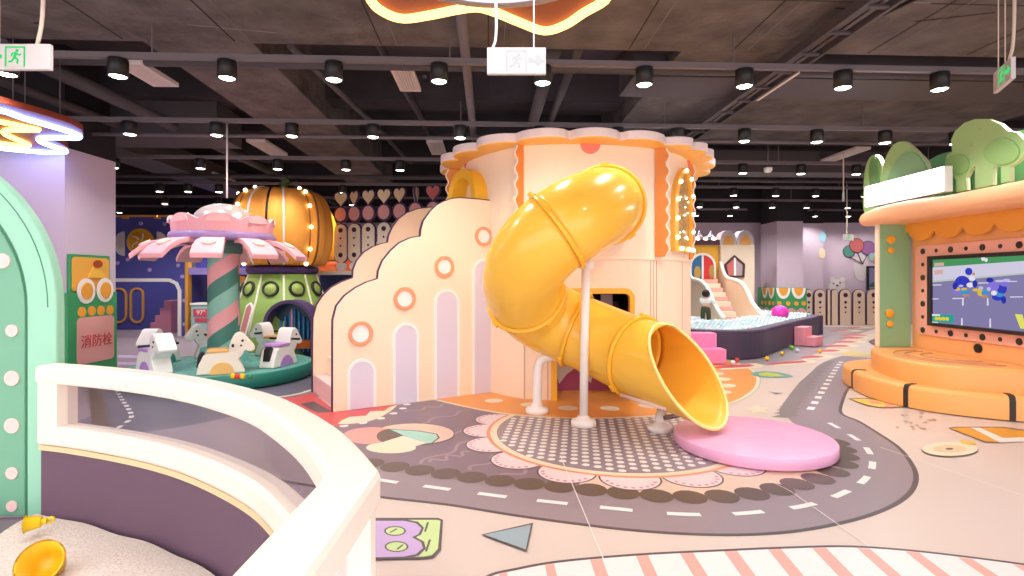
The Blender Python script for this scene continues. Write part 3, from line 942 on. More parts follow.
# cloud roof
def cloud_outline(off, bulge, nper, corners):
    pts = []
    bump = bulge
    k = len(corners)
    for i in range(k):
        a, c = corners[i], corners[(i + 1) % k]
        d = c - a
        nn = Vector((d.y, -d.x, 0)).normalized()
        for j in range(nper):
            for s in range(9):
                t = (j + s / 9) / nper
                q = a + d * t + nn * (4 * SAG * d.length * t * (1 - t))
                pts.append(q + nn * (bulge * math.sin(PI * s / 9) ** .6))
    return pts
big = []
for p in TC:
    big.append(cen + (p - cen) * (1 + .19 / (p - cen).length))
co = cloud_outline(.1, .17, 3, big)
top = Fr((0, 0, 0), (1, 0, 0), (0, 1, 0))
b = MB(); b.prism(top, [(p.x, p.y) for p in co], ZT + .012, ZT + .118, mside=0, smooth=False)
rf = b.build('cloud_roof', M('roof_pale_pink', '#F3DFDF', .45, .4), tower, bevel=.012)
b = MB(); b.prism(top, [(cen.x + (p.x - cen.x) * .993, cen.y + (p.y - cen.y) * .993) for p in co], ZT, ZT + .012)
b.build('roof_underside', yell_dk, rf)
# coral half-discs and hearts under the roof
b = MB(); hu = front.px(590, 150, .15)[0]
b.prism(front, [(hu + .125 * math.cos(a), ZT - .125 * math.sin(a) * .95) for a in [PI * k / 16 for k in range(17)]], 0, .02); bend(b, front, fl_len)
b.build('coral_half_disc', coral, tower, bevel=.004)
def heart_pts(w, h, n=28):
    out = []
    for k in range(n):
        t = 2 * PI * k / n
        x = 16 * math.sin(t) ** 3
        y = 13 * math.cos(t) - 5 * math.cos(2 * t) - 2 * math.cos(3 * t) - math.cos(4 * t)
        out.append((x / 32 * w, (y + 2.5) / 29 * h))
    return out
left, ll_ = face_fr(Lc, FLc)
hc = left.px(473, 161)
b = MB(); b.prism(left, [(hc[0] + u, hc[1] + v) for u, v in heart_pts(.24, .24)], 0, .025); bend(b, left, ll_)
b.build('coral_heart', coral, tower)
hc = rt.px(685, 163)
b = MB(); b.prism(rt, [(hc[0] + u, hc[1] + v) for u, v in heart_pts(.22, .22)], 0, .025); bend(b, rt, rl)
b.build('coral_heart', coral, tower)
# arched window with bulbs on the side face
wu0, wu1 = .34, .93
wz0, wz1 = 1.93, 2.98
def wpath(o):
    c = (wu0 + wu1) / 2; h = (wu1 - wu0) / 2 + o
    sp = wz1 - .5
    p = [(wu1 + o, wz0 - o)]
    for k in range(13):
        a = PI * k / 12
        p.append((c + h * math.cos(a), sp + (.5 + o) * math.sin(a)))
    p.append((wu0 - o, wz0 - o))
    return p
b = MB(); b.ring(rt, wpath(.05), wpath(-.03), 0, .07); bend(b, rt, rl)
wf = b.build('arched_window_frame', M('window_gold', '#F2B34A', .35, .4), tower, bevel=.008)
b = MB(); b.prism(rt, wpath(-.03), .0, .02); bend(b, rt, rl)
b.build('window_panel', M('window_glitter', '#B8905A', .3, .5, mottle=(30, .5)), wf)
pth = wpath(.01)
bl = []
segs = list(zip(pth, pth[1:] + pth[:1]))
tot = sum(math.hypot(c[0] - a[0], c[1] - a[1]) for a, c in segs)
nb = 12
for k in range(nb):
    d = tot * k / nb
    for a, c in segs:
        l = math.hypot(c[0] - a[0], c[1] - a[1])
        if d <= l:
            q = (a[0] + (c[0] - a[0]) * d / l, a[1] + (c[1] - a[1]) * d / l); break
        d -= l
    b = MB(); b.ball(rt.pt(q[0], q[1], .085), .026, 10, 8); bend(b, rt, rl, 0); b.sm = [True] * len(b.f)
    b.build('bulb', bulb_m, wf)
random.seed(5)
b = MB()
for k in range(16):
    b.ball(rt.pt(random.uniform(wu0 + .06, wu1 - .06), random.uniform(wz0 + .06, wz1 - .3), .025), .012, 6, 4)
bend(b, rt, rl, 0)
st_ = b.build('fairy_lights', glow('fairy_light', '#FFF3DA', 5.0), wf); st_['kind'] = 'stuff'

# ------------------------------------------------------------------ stairs up to the tower
SO = Vector((-2.0, 6.14, 0)); SU = Vector((1.866, 1.16, 0)).normalized()
near = Fr(SO, SU); wid = 1.27
far = Fr(SO - near.N * wid, SU, (0, 0, 1), near.N)
stairs = thing('cloud_staircase', 'cream staircase with cloud shaped side walls and lavender arches, leading up the cake tower', 'staircase', tuple(SO))
cloud_px = [(336, 411.5), (333.2, 345), (333.4, 320), (337, 306), (345, 296), (356, 288), (367, 282.5), (378, 279), (379, 271), (383, 261), (391, 251), (400, 243), (411, 238), (421, 236.5), (421.5, 230), (424, 221), (431, 211), (437, 205.5), (444, 201.5), (452, 198.8), (460, 198), (480, 199.5), (500.5, 202), (501.5, 391)]
cp = near.pxs(cloud_px)
cp[0] = (cp[0][0], 0.0); cp[-1] = (cp[-1][0], 0.0)
cp[0] = (cp[1][0], 0.0)
stair_cream = M('stair_cream', '#F9E3C8', .42, .4)
def edge_round(pts):
    return pts
b = MB(); b.prism(near, cp, -.05, 0)
nw = b.build('side_wall', stair_cream, stairs, bevel=.006)
def edge_strip(fr, pts, n0, n1, t=.012):
    k = len(pts)
    out, inn = [], []
    for i in range(k):
        a = pts[max(i - 1, 0)]; c = pts[min(i + 1, k - 1)]
        dx, dy = c[0] - a[0], c[1] - a[1]; l = math.hypot(dx, dy) or 1
        nx, ny = -dy / l, dx / l
        out.append((pts[i][0] + nx * t, pts[i][1] + ny * t)); inn.append((pts[i][0] + nx * .001, pts[i][1] + ny * .001))
    q = MB(); q.ring(fr, out, inn, n0, n1, closed=False)
    return q
edge_strip(near, cp[:-1], -.052, -.004).build('edge_band', plum, nw)
fcloud = [(313, 392), (313, 340), (313.5, 318), (317, 305), (323, 296), (331, 288), (342, 282), (353, 278), (353.5, 270), (357, 261), (364, 252.5), (373, 247), (381, 244), (388, 242.5), (389, 236), (393, 227), (399, 219), (407, 213), (418, 209), (430, 207.5), (442, 207), (452, 207), (452, 360)]
fp = far.pxs(fcloud)
fp[0] = (fp[1][0], 0.0); fp[-1] = (fp[-2][0], 0.0)
b = MB(); b.prism(far, fp, -.05, 0)
fw = b.build('side_wall', stair_cream, stairs, bevel=.006)
edge_strip(far, fp[:-1], -.06, .004).build('edge_band', plum, fw)
u0, u1 = cp[1][0] + .05, near.px(470, 300)[0]
N = 10
stp_m = M('stair_pink', '#F3C4BE', .45, .4)
for k in range(N):
    ua = u0 + (u1 - u0) * k / N
    b = MB(); b.fbox(near, ua, u1 + .12, .24 * k * .98, .24 * (k + 1) * .98, -wid, -.052)
    b.build('step', [stp_m, stair_cream][k % 2] if k else stp_m, stairs, bevel=.01)
# portholes
for x, y, r in [(483.3, 236.3, 9.6), (444, 266.5, 10.5), (404.5, 298.5, 11.4), (360.5, 333.5, 12.4)]:
    c = near.px(x, y)
    r_ = r / FPX * near.pt(*c).y
    b = MB(); b.ring(near, [(c[0] + r_ * math.cos(2 * PI * k / 32), c[1] + r_ * math.sin(2 * PI * k / 32)) for k in range(32)], [(c[0] + r_ * .7 * math.cos(2 * PI * k / 32), c[1] + r_ * .7 * math.sin(2 * PI * k / 32)) for k in range(32)], 0, .025)
    pr = b.build('porthole_ring', M('porthole_coral', '#F2A078', .42, .4), stairs, bevel=.006)
    b = MB(); b.prism(near, [(c[0] + r_ * .71 * math.cos(2 * PI * k / 32), c[1] + r_ * .71 * math.sin(2 * PI * k / 32)) for k in range(32)], 0, .008)
    b.build('porthole_face', whitep, pr)
# lavender arches
for x0, x1, yt in [(347, 376, 358.5), (392.5, 419, 322.5), (434, 459.5, 289), (472, 496, 258.5)]:
    ua = near.px(x0, 380)[0]; ub = near.px(x1, 380)[0]; vt = near.px((x0 + x1) / 2, yt)[1]
    r_ = (ub - ua) / 2; cu = (ua + ub) / 2
    def ap_(o):
        return [(ua - o, .004)] + [(cu - (r_ + o) * math.cos(PI * k / 14), vt - r_ + (r_ + o) * math.sin(PI * k / 14)) for k in range(15)] + [(ub + o, .004)]
    b = MB(); b.ring(near, ap_(0), ap_(-.035), 0, .012, closed=False)
    ar = b.build('arch_border', whitep, stairs)
    b = MB(); b.prism(near, ap_(-.034), 0, .006)
    b.build('arch_panel', lav, ar)
# yellow portal hoop on the tower wall at the head of the stairs
pu = left.px(481, 185)[0] ; 
pc = left.px(482, 185)
hoop_u = pc[0]
b = MB()
o_ = [(hoop_u - .42, 2.2)] + [(hoop_u - .42 * math.cos(PI * k / 18), 2.62 + .42 * math.sin(PI * k / 18)) for k in range(19)] + [(hoop_u + .42, 2.2)]
i_ = [(hoop_u - .29, 2.2)] + [(hoop_u - .29 * math.cos(PI * k / 18), 2.62 + .29 * math.sin(PI * k / 18)) for k in range(19)] + [(hoop_u + .29, 2.2)]
b.ring(left, o_, i_, .0, .34, closed=False, smooth=True)
b.build('portal_arch', M('portal_yellow', '#F4B92E', .38, .45), tower, bevel=.012)
# ================================================================== tube slide
sl_y = M('slide_yellow', '#FFC94A', 0.26, 0.4, coat=0.2)
sl_in = M('slide_yellow_inside', '#FFC042', 0.35, 0.4)
white_tube = M('white_steel_tube', '#F6EEE8', 0.35, 0.4)
cl = [(1.2, 6.9, 2.41), (1.14, 6.45, 2.39), (1.05, 5.98, 2.33), (.87, 5.53, 2.23), (.58, 5.25, 2.07), (.30, 5.24, 1.86), (.13, 5.42, 1.62), (.12, 5.72, 1.38), (.29, 6.05, 1.155), (.60, 6.13, .985), (.945, 5.98, .845), (1.23, 5.68, .73), (1.47, 5.36, .66), (1.67, 5.08, .615)]
slide = thing('tube_slide', 'big glossy yellow spiral tube slide coming down to the pink landing mat', 'slide', (.75, 5.6, 0))
path = spline(cl, 8)
RT = .405
def frames(path):
    n = len(path); T = []
    for i in range(n):
        T.append((path[min(i + 1, n - 1)] - path[max(i - 1, 0)]).normalized())
    out = []
    for i in range(n):
        up = Vector((0, 0, 1)); s = T[i].cross(up).normalized(); u = s.cross(T[i]).normalized()
        out.append((path[i], T[i], s, u))
    return out
fm = frames(path)
SEG = 40
def tube_rings(r, i0, i1, shear_last=True):
    rings = []
    for i in range(i0, i1 + 1):
        c, t, s, u = fm[i]
        k = i - (len(fm) - 1 - 9)
        ring_ = []
        for a in range(SEG):
            an = 2 * PI * a / SEG
            off = s * math.cos(an) * r + u * math.sin(an) * r
            q = c + off
            if k > 0:
                # the mouth is cut slanting: the lower lip runs on, the upper lip stops short
                w_ = (k / 9.0) ** 1.5
                q = q + t * (-.37 * math.sin(an) - .02) * w_
            ring_.append(q)
        rings.append(ring_)
    return rings
def skin(b, rings, m=0):
    k0 = len(b.v); n = len(rings)
    for r in rings: b.v.extend(r)
    for i in range(n - 1):
        for a in range(SEG):
            a2 = (a + 1) % SEG
            b.f.append([k0 + i * SEG + a, k0 + i * SEG + a2, k0 + (i + 1) * SEG + a2, k0 + (i + 1) * SEG + a]); b.m.append(m); b.sm.append(True)
n_ = len(fm)
cuts = [0, 18, 36, 58, 75, 90, n_ - 1]
for a_, c_ in zip(cuts, cuts[1:]):
    b = MB()
    outr, innr = tube_rings(RT, a_, c_), tube_rings(RT - .012, a_, c_)
    skin(b, outr, 0); 
    k0 = len(b.v); skin(b, innr, 1)
    # close the ends
    for row, rr in ((0, 0), (len(outr) - 1, 1)):
        for a in range(SEG):
            a2 = (a + 1) % SEG
            b.f.append([row * SEG + a, row * SEG + a2, k0 + row * SEG + a2, k0 + row * SEG + a]); b.m.append(0); b.sm.append(False)
    b.build('tube_section', [sl_y, sl_in], slide)
flange_m = M('slide_flange_yellow', '#FFC038', 0.22, 0.5)
for i in cuts[:-1]:
    c, t, s, u = fm[i]
    b = MB()
    pr = [(RT - .005, -.022), (RT + .03, -.022), (RT + .036, -.012), (RT + .036, .012), (RT + .03, .022), (RT - .005, .022), (RT - .005, -.022)]
    if i == 0: pr = [(r + .03 if r > RT else r, h) for r, h in pr]
    b.lathe(pr, c + t * (.255 if i == 0 else 0), 48, t)
    f = b.build('joint_flange', flange_m, slide)
    if i:
        for an in (PI * .5, PI * 1.28, PI * 1.75):
            q = c + (s * math.cos(an) + u * math.sin(an)) * (RT + .038)
            e = MB(); e.box((0, 0, 0), (.05, .05, .03))
            for k in range(8):
                v = e.v[k]; e.v[k] = q + t * v.x * .9 + (s * -math.sin(an) + u * math.cos(an)) * v.y * 1.6 + (s * math.cos(an) + u * math.sin(an)) * v.z
            e.build('bolt_lug', flange_m, f, bevel=.008)
lip = tube_rings(RT, n_ - 1, n_ - 1)[0]
b = MB(); b.tube(lip, .017, 10, closed=True)
b.build('mouth_rim', M('slide_rim', '#FFE28C', .25, .5), slide)
# supports
def collar(b, x, y, r, h):
    b.lathe([(0, 0), (r, 0), (r, h * .45), (r - .012, h * .6), (r * .55, h * .75), (.06, h), (0, h)], (x, y, 0), 24)
def pole(name, x, y, pts, r, baser):
    b = MB(); b.tube(pts, r, 14)
    for k in range(1, 9):
        z = k * .19
        if z < pts[-1][2] - .05 and abs(pts[0][0] - pts[1][0]) < .001 and z < pts[1][2] - .02:
            b.lathe([(r - .001, z - .006), (r + .006, z - .003), (r + .006, z + .003), (r - .001, z + .006)], (pts[0][0], pts[0][1], 0), 14)
    p = b.build(name, white_tube, slide)
    b = MB(); collar(b, x, y, baser, .1); b.build('base_plate', white_tube, p)
    return p
q = F(583.5, 425.5)
pc_ = pole('support_pole', q.x, q.y, [(q.x, q.y, .02), (q.x + .012, q.y, 1.0), (q.x + .025, q.y, 1.65)], .044, .13)
b = MB(); b.ball((q.x + .055, q.y - .01, 1.655), .058, 16, 10); b.build('ball_cap', white_tube, pc_)
q = F(537, 413)
f3 = fm[cuts[3]]
pole('support_pole', q.x, q.y, spline([(q.x, q.y, .02), (q.x + .005, q.y, .3), (q.x + .01, q.y, .48), (q.x + .04, q.y + .0, .585), (q.x + .12, q.y, .63), (q.x + .22, q.y, .64)], 5)[0:26], .052, .13)
q = F(660, 431)
pole('support_pole', q.x, q.y, [(q.x, q.y, .02), (q.x + .01, q.y, .13), (q.x + .03, q.y + .02, .2)], .055, .125)
A = P(621, 395, 5.42); B_ = P(666, 409, 4.98)
b = MB(); b.tube([A, B_], .02, 10); b.build('brace_bar', M('pale_pink_bar', '#F0D6CC', .4, .4), slide)
b = MB(); b.tube([P(664, 418, 5.3), P(684, 414, 5.2)], .025, 10); b.build('brace_bar', M('steel_bar', '#9c8d88', .35, .5, .6), slide)
# landing mat
mx, my, mr = 2.16, 4.86, .675
b = MB(); b.lathe([(0, 0), (mr - .01, 0), (mr, .012), (mr, .088), (mr - .006, .097), (mr - .016, .1), (0, .1)], (mx, my, .0115), 64)
o = b.build('landing_mat', M('mat_pink', '#F2B4D8', .25, .5, bump=(6, .35, .02)), loc=(mx, my, 0))
tag(o, 'thick round pink landing mat under the mouth of the yellow tube slide', 'mat')
# ================================================================== sandbox with curved rail
rail_m = M('rail_ivory', '#F6ECDF', 0.3, 0.45)
rail_in = M('rail_ivory_inner', '#F3E1C3', 0.4, 0.4)
plexi = clear('clear_sheet', '#F4F2F5', 0.05, 0.02)
purple_in = M('sandbox_purple', '#6A5265', 0.55, 0.3)
OUT = [(-2.74, 3.275), (-2.52, 3.21), (-2.1, 3.05), (-1.726, 2.87), (-1.395, 2.66), (-1.037, 2.375), (-.797, 2.11), (-.589, 1.84), (-.45, 1.617), (-.363, 1.46)]
out_arc = sp2(OUT, 4)
def offset(pts, d):
    r = []
    k = len(pts)
    for i in range(k):
        a = pts[max(i - 1, 0)]; c = pts[min(i + 1, k - 1)]
        dx, dy = c[0] - a[0], c[1] - a[1]; l = math.hypot(dx, dy)
        r.append((pts[i][0] + dy / l * d, pts[i][1] - dx / l * d))
    return r
def wall_path(d):
    """plan line at distance d inside the outer face: the arc, the mitred corner and the straight run beside the viewer"""
    a = offset(out_arc, d)
    xs = -.35 - d * 1.0
    a = [p for p in a if p[0] <= xs]
    # meet the straight run
    e1, e2 = a[-2], a[-1]
    t = (xs - e2[0]) / max(e2[0] - e1[0], 1e-6)
    a.append((xs, e2[1] + (e2[1] - e1[1]) * t))
    a.append((xs, .15))
    return a
def resample(pts, n):
    L = [0]
    for p, q in zip(pts, pts[1:]): L.append(L[-1] + math.hypot(q[0] - p[0], q[1] - p[1]))
    out = []
    for k in range(n):
        d = L[-1] * k / (n - 1)
        i = max(j for j in range(len(L)) if L[j] <= d + 1e-9); i = min(i, len(pts) - 2)
        t = (d - L[i]) / max(L[i + 1] - L[i], 1e-9)
        out.append((pts[i][0] + (pts[i + 1][0] - pts[i][0]) * t, pts[i][1] + (pts[i + 1][1] - pts[i][1]) * t))
    return out
def wall_lines(ds):
    """matching lines at several depths, split at the corner so the mitre stays sharp"""
    res = []
    for d in ds:
        w_ = wall_path(d)
        res.append(resample(w_[:-1], 40) + resample(w_[-2:], 26)[1:])
    return res
def sweep(b, prof, i0=0, i1=None, m=0, smooth=False):
    """prof [(inset, z)] closed profile swept along the wall"""
    ls = wall_lines([p[0] for p in prof])
    i1 = len(ls[0]) if i1 is None else i1
    k = len(prof); n = i1 - i0
    base = len(b.v)
    for i in range(i0, i1):
        for j in range(k): b.v.append(Vector((ls[j][i][0], ls[j][i][1], prof[j][1])))
    for i in range(n - 1):
        for j in range(k):
            j2 = (j + 1) % k
            b.f.append([base + i * k + j, base + i * k + j2, base + (i + 1) * k + j2, base + (i + 1) * k + j]); b.m.append(m); b.sm.append(smooth)
    b.f.append([base + j for j in range(k - 1, -1, -1)]); b.m.append(m); b.sm.append(False)
    b.f.append([base + (n - 1) * k + j for j in range(k)]); b.m.append(m); b.sm.append(False)
def rr(d0, d1, z0, z1, r):
    return [(d0 + r, z0), (d1 - r, z0), (d1 - r * .3, z0 + r * .3), (d1, z0 + r), (d1, z1 - r), (d1 - r * .3, z1 - r * .3), (d1 - r, z1), (d0 + r, z1), (d0 + r * .3, z1 - r * .3), (d0, z1 - r), (d0, z0 + r), (d0 + r * .3, z0 + r * .3)]
sand = thing('sandbox', 'ivory framed sandbox surround with clear window panes and curved padded top rail', 'sandbox', (-2.0, 1.6, 0))
b = MB(); sweep(b, rr(0, .135, .895, 1.0, .022)); b.build('top_rail', rail_m, sand)
b = MB(); sweep(b, rr(.01, .125, .535, .655, .02)); b.build('lower_rail', rail_m, sand)
b = MB(); sweep(b, [(.05, .0), (.105, .0), (.105, .528), (.05, .528)]); b.build('inner_panel', purple_in, sand)
b = MB(); sweep(b, [(.012, .0), (.045, .0), (.045, .53), (.012, .53)]); b.build('outer_panel', M('sandbox_outer_peach', '#F5DCC8', .45, .4), sand)
b = MB(); sweep(b, [(.105, .505), (.118, .505), (.118, .534), (.105, .534)]); b.build('cap_strip', M('cap_strip_sand', '#EBCFA5', .45, .3), sand)
def post(i0, i1, ins=(.012, .123)):
    q = MB(); sweep(q, rr(ins[0], ins[1], .64, .91, .012), i0, i1); return q.build('window_post', rail_m, sand)
post(0, 3); post(38, 41)
b = MB(); sweep(b, [(.064, .64), (.070, .64), (.070, .91), (.064, .91)], 2, 39); b.build('window_pane', plexi, sand)
b = MB(); sweep(b, [(.064, .64), (.070, .64), (.070, .91), (.064, .91)], 40, 65); b.build('window_pane', plexi, sand)
# the end run beside the viewer: a slanted brace with an opening
# sand
ls = wall_lines([.125])[0]
random.seed(11)
def sand_z(x, y):
    z = .125 + .045 * math.sin(x * 2.1 + .6) * math.cos(y * 1.7) + .05 * math.exp(-((x + 1.9) ** 2 + (y - 2.3) ** 2) / .25)
    z += .012 * math.sin(x * 9 + y * 5) * math.sin(y * 8 - x * 3)
    return z
b = MB()
pts = [(p[0], p[1]) for p in ls]
cxs, cys = -2.6, .9
K = 26
base = []
for i, p in enumerate(pts):
    for k in range(K + 1):
        t = k / K
        x = p[0] + (cxs - p[0]) * t; y = p[1] + (cys - p[1]) * t
        if k == 0: x -= .002; y -= .002
        base.append((x, y, sand_z(x, y) - (.0 if k else .01)))
fs = []
for i in range(len(pts) - 1):
    for k in range(K):
        a = i * (K + 1) + k
        fs.append((a, a + 1, a + K + 2, a + K + 1))
b.add(base, fs, 0, True)
# the part under the arch
b2 = []
n0 = len(b.v)
gx = [-4.6 + .1 * i for i in range(22)]
gy = [.2 + .12 * j for j in range(26)]
g = [(x, y, sand_z(x, y) - .012 - (.03 if y > 3.1 else 0)) for x in gx for y in gy]
fs = []
for i in range(len(gx) - 1):
    for j in range(len(gy) - 1):
        if gx[i + 1] > -2.95 and gy[j + 1] > 2.5: continue
        fs.append((i * len(gy) + j, (i + 1) * len(gy) + j, (i + 1) * len(gy) + j + 1, i * len(gy) + j + 1))
b.add(g, fs, 0, True)
o = b.build('sand', M('sand_grains', '#E3D6CC', .9, .1, bump=(70, .7, .015), mottle=(75, .13)), loc=(-2, 1.6, 0))
tag(o, 'heap of pale play sand filling the sandbox behind the curved rail', 'sand', kind='stuff')
# scoops
scoop_m = M('scoop_yellow', '#F8BE1E', .3, .5)
scoop_m2 = M('scoop_lemon', '#F5CE1C', .3, .5)
def cup(name, c, axis, r, h, label, mat, handle=True):
    t = thing(name, label, 'toy scoop', tuple(c), 'yellow sand scoops')
    ax = Vector(axis).normalized()
    b = MB(); b.lathe([(0, 0), (r * .62, 0), (r * .74, h * .08), (r, h), (r + .006, h), (r + .006, h - .012), (r * .95, h * .85)][:5] + [(r - .007, h), (r * .7, h * .12), (0, h * .06)], c, 36, tuple(ax))
    b.build('bowl', mat, t)
    if handle:
        side = ax.cross(Vector((0, 0, 1))).normalized()
        b = MB()
        p0 = Vector(c) - ax * .0
        b.tube(spline([p0 + ax * .01, p0 - ax * h * .15, p0 - ax * h * .3], 4), [r * .4] * 9, 14)
        b.lathe([(r * .2, 0), (r * .46, 0), (r * .46, r * .22), (r * .2, r * .22), (r * .2, 0)], p0 - ax * h * .52 - Vector((0, 0, 0)), 20, tuple(side))
        b.build('handle', mat, t)
    return t
c = P(41, 572, 2.45); cup('sand_scoop', (c.x, c.y + .05, c.z), (.28, -.72, .5), .088, .13, 'big round yellow sand cup lying tipped on the sand, open towards the viewer', scoop_m, False)
c = P(42, 521.5, 2.86); cup('sand_scoop', (c.x, c.y, c.z), (-.86, -.42, -.02), .04, .07, 'small yellow sand scoop with round handle lying by the purple sandbox wall', scoop_m2)
# ================================================================== mint arch
mint = M('arch_mint', '#9BD6BA', .42, .4)
mint_d = M('arch_green', '#76B294', .45, .4)
groove = M('arch_groove', '#4E8A6C', .5, .3)
AX, AZ, AR = -3.885, 1.33, 1.05
arch = thing('arch_gate', 'mint green arch with a darker green inner band of pink dots beside the sandbox', 'arch', (AX, 3.42, 0))
af = Fr((AX, 3.36, 0), (1, 0, 0), (0, 0, 1))
def apath(r, zb=.02, n=40):
    return [(r, zb), (r, .5), (r, 1.0)] + [(r * math.cos(PI * k / n), AZ + r * math.sin(PI * k / n)) for k in range(n + 1)] + [(-r, 1.0), (-r, .5), (-r, zb)]
b = MB(); b.ring(af, apath(AR), apath(AR - .185), -.07, 0, closed=False, smooth=False); b.build('outer_band', mint, arch, bevel=.012)
b = MB(); b.ring(af, apath(AR - .186), apath(AR - .215), -.07, -.03, closed=False); b.build('groove', groove, arch)
b = MB(); b.ring(af, apath(AR - .216), apath(AR - .43), -.07, -.02, closed=False); ib = b.build('inner_band', mint_d, arch, bevel=.008)
b = MB(); b.ring(af, apath(AR - .05, 1.2)[3:30], apath(AR - .056, 1.2)[3:30], 0, .002, closed=False); b.build('fine_groove', groove, arch)
rdots = AR - .292
pk = M('arch_dot_pink', '#F3CFCB', .45, .4)
spots = [(rdots, .085, .034)]
z = .292
k = 0
while z < AZ:
    spots.append((rdots, z, .047 if k % 3 else .038)); z += .297; k += 1
for k in range(1, 11):
    a = k * .297 / rdots
    if a < PI: spots.append((rdots * math.cos(a), AZ + rdots * math.sin(a), .047 if k % 3 else .04))
for u, v, r in spots:
    b = MB(); b.disc(af.pt(u, v, -.02), r, .008, tuple(af.N), 20)
    b.build('dot', pk, ib)
# ================================================================== neon clouds
board_m = M('neon_board_red', '#8C3F2C', .5, .3)
def neon(name, label, z, outline, tubes, loc, hang):
    t = thing(name, label, 'neon lamp', loc, 'hanging neon cloud lamps')
    fr = Fr((0, 0, z), (1, 0, 0), (0, 1, 0))
    b = MB(); b.prism(fr, outline, .02, .09); b.build('board', board_m, t, bevel=.006)
    for nm, pts, col, st, r, cl_ in tubes:
        b = MB(); b.tube([(p[0], p[1], z) for p in pts], r, 10, closed=cl_)
        b.build(nm, glow('neon_' + col.strip('#'), col, st), t)
    b = MB()
    for x, y in hang: b.tube([(x, y, z + .09), (x, y, min(4.09, z + 1.2))], .006, 6)
    if hang: b.build('hanging_wire', steel_l, t)
    return t
NZ = 3.3
def U(pts, z): return [(F(x, y, z).x, F(x, y, z).y) for x, y in pts]
blue = sp2(U([(-60, 96), (0, 110), (22, 117.5), (46, 124.5), (66, 130.5), (77, 135), (79.5, 137), (74, 138), (56, 137.5), (43, 138), (39, 140), (45, 143.5), (58, 148), (65.5, 150.8), (62, 152.3), (40, 151.8), (0, 148), (-60, 140)], NZ), 5)
yel = sp2(U([(-60, 110), (0, 121.5), (22, 126), (38, 129.5), (27, 130), (10, 129.8), (4, 132), (9, 136), (24, 142.5), (28, 145.3), (16, 145), (0, 143), (-60, 134)], NZ), 5)
outl = U([(-60, 88), (0, 104.5), (25, 111.5), (50, 118.5), (70, 125), (82.5, 131.5), (83.5, 137), (72, 140), (60, 139.5), (56, 142), (68, 149), (68.5, 153.5), (40, 154), (0, 150), (-60, 144)], NZ)
neon('neon_cloud_lamp', 'neon cloud lamp with blue and yellow tubes, hung above the mint arch', NZ, outl, [('outer_tube', blue, '#7FA0FF', 18.0, .032, False), ('inner_tube', yel, '#FFC45A', 7.0, .032, False)], (-6.2, 6.3, NZ), [tuple(U([(13, 112)], NZ)[0]), tuple(U([(25, 116)], NZ)[0]), tuple(U([(60, 124)], NZ)[0])])
NZ2 = 3.3
cx_, cy_ = -.15, 2.9
star = [(37, .94), (49, .97), (60, 1.05), (69, 1.07), (77, .89), (90, .70), (101, .68), (118, .87), (126, 1.01), (133.6, 1.02), (143, .95), (158, .76), (172, .82), (186, 1.02), (198, 1.0), (212, .74), (228, .8), (242, 1.0), (256, .98), (268, .74), (280, .78), (296, 1.0), (308, .98), (322, .76), (338, .82), (352, 1.0), (366, 1.0), (384, .86)]
st_o = sp2([(cx_ + r * math.cos(math.radians(a)), cy_ + r * math.sin(math.radians(a))) for a, r in star], 4, True)
st_b = [(cx_ + (p[0] - cx_) * 1.02, cy_ + (p[1] - cy_) * 1.02) for p in st_o]
t = neon('neon_star_lamp', 'wavy star shaped ceiling lamp with an orange neon edge and bright white disc', NZ2, st_b, [('edge_tube', st_o, '#FFB765', 5.0, .03, True)], (cx_, cy_, NZ2), [(cx_ + .5, cy_ + .4), (cx_ - .5, cy_ + .4), (cx_, cy_ - .5)])
b = MB(); b.lathe([(0, 0), (.66, 0), (.68, .01), (.68, .05), (0, .05)], (cx_ + .06, cy_ - .13, NZ2 - .035), 48); b.build('light_disc', glow('disc_light', '#F6F3FF', 4.0), t)
b = MB(); b.lathe([(.685, .0), (.76, .005), (.76, .05), (.685, .05), (.685, 0)], (cx_ + .06, cy_ - .13, NZ2 - .03), 48); b.build('disc_rim', M('disc_rim_grey', '#8b8794', .5, .4), t)
# ================================================================== exit signs
sign_w = M('sign_white', '#CBC4C4', .5, .3)
green_g = glow('sign_green', '#3FE07A', 1.0)
white_g = glow('sign_pale', '#FFFFFF', .9)
def man(fr, u, v, s, n):
    """running figure in a door frame"""
    b = MB()
    b.ring(fr, [(u - .5 * s, v - .5 * s), (u + .5 * s, v - .5 * s), (u + .5 * s, v + .5 * s), (u - .5 * s, v + .5 * s)], [(u - .43 * s, v - .5 * s), (u + .43 * s, v - .5 * s), (u + .43 * s, v + .43 * s), (u - .43 * s, v + .43 * s)], n, n + .002)
    def seg(pts, w):
        for a, c in zip(pts, pts[1:]):
            d = Vector((c[0] - a[0], c[1] - a[1])); l = d.length; d /= l; q = Vector((-d.y, d.x)) * w / 2
            b.prism(fr, [(u + (a[0] + q.x) * s, v + (a[1] + q.y) * s), (u + (a[0] - q.x) * s, v + (a[1] - q.y) * s), (u + (c[0] - q.x) * s, v + (c[1] - q.y) * s), (u + (c[0] + q.x) * s, v + (c[1] + q.y) * s)], n, n + .002)
    b.prism(fr, [(u + (.1 + .075 * math.cos(a)) * s, v + (.29 + .075 * math.sin(a)) * s) for a in [2 * PI * k / 12 for k in range(12)]], n, n + .002)
    seg([(.06, .2), (-.04, -.05)], .14); seg([(-.04, -.05), (.14, -.15), (.1, -.36)], .09); seg([(-.04, -.05), (-.16, -.24), (-.33, -.26)], .09)
    seg([(.05, .17), (.2, .06), (.3, .14)], .07); seg([(.05, .19), (-.14, .16), (-.2, .0)], .07)
    return b
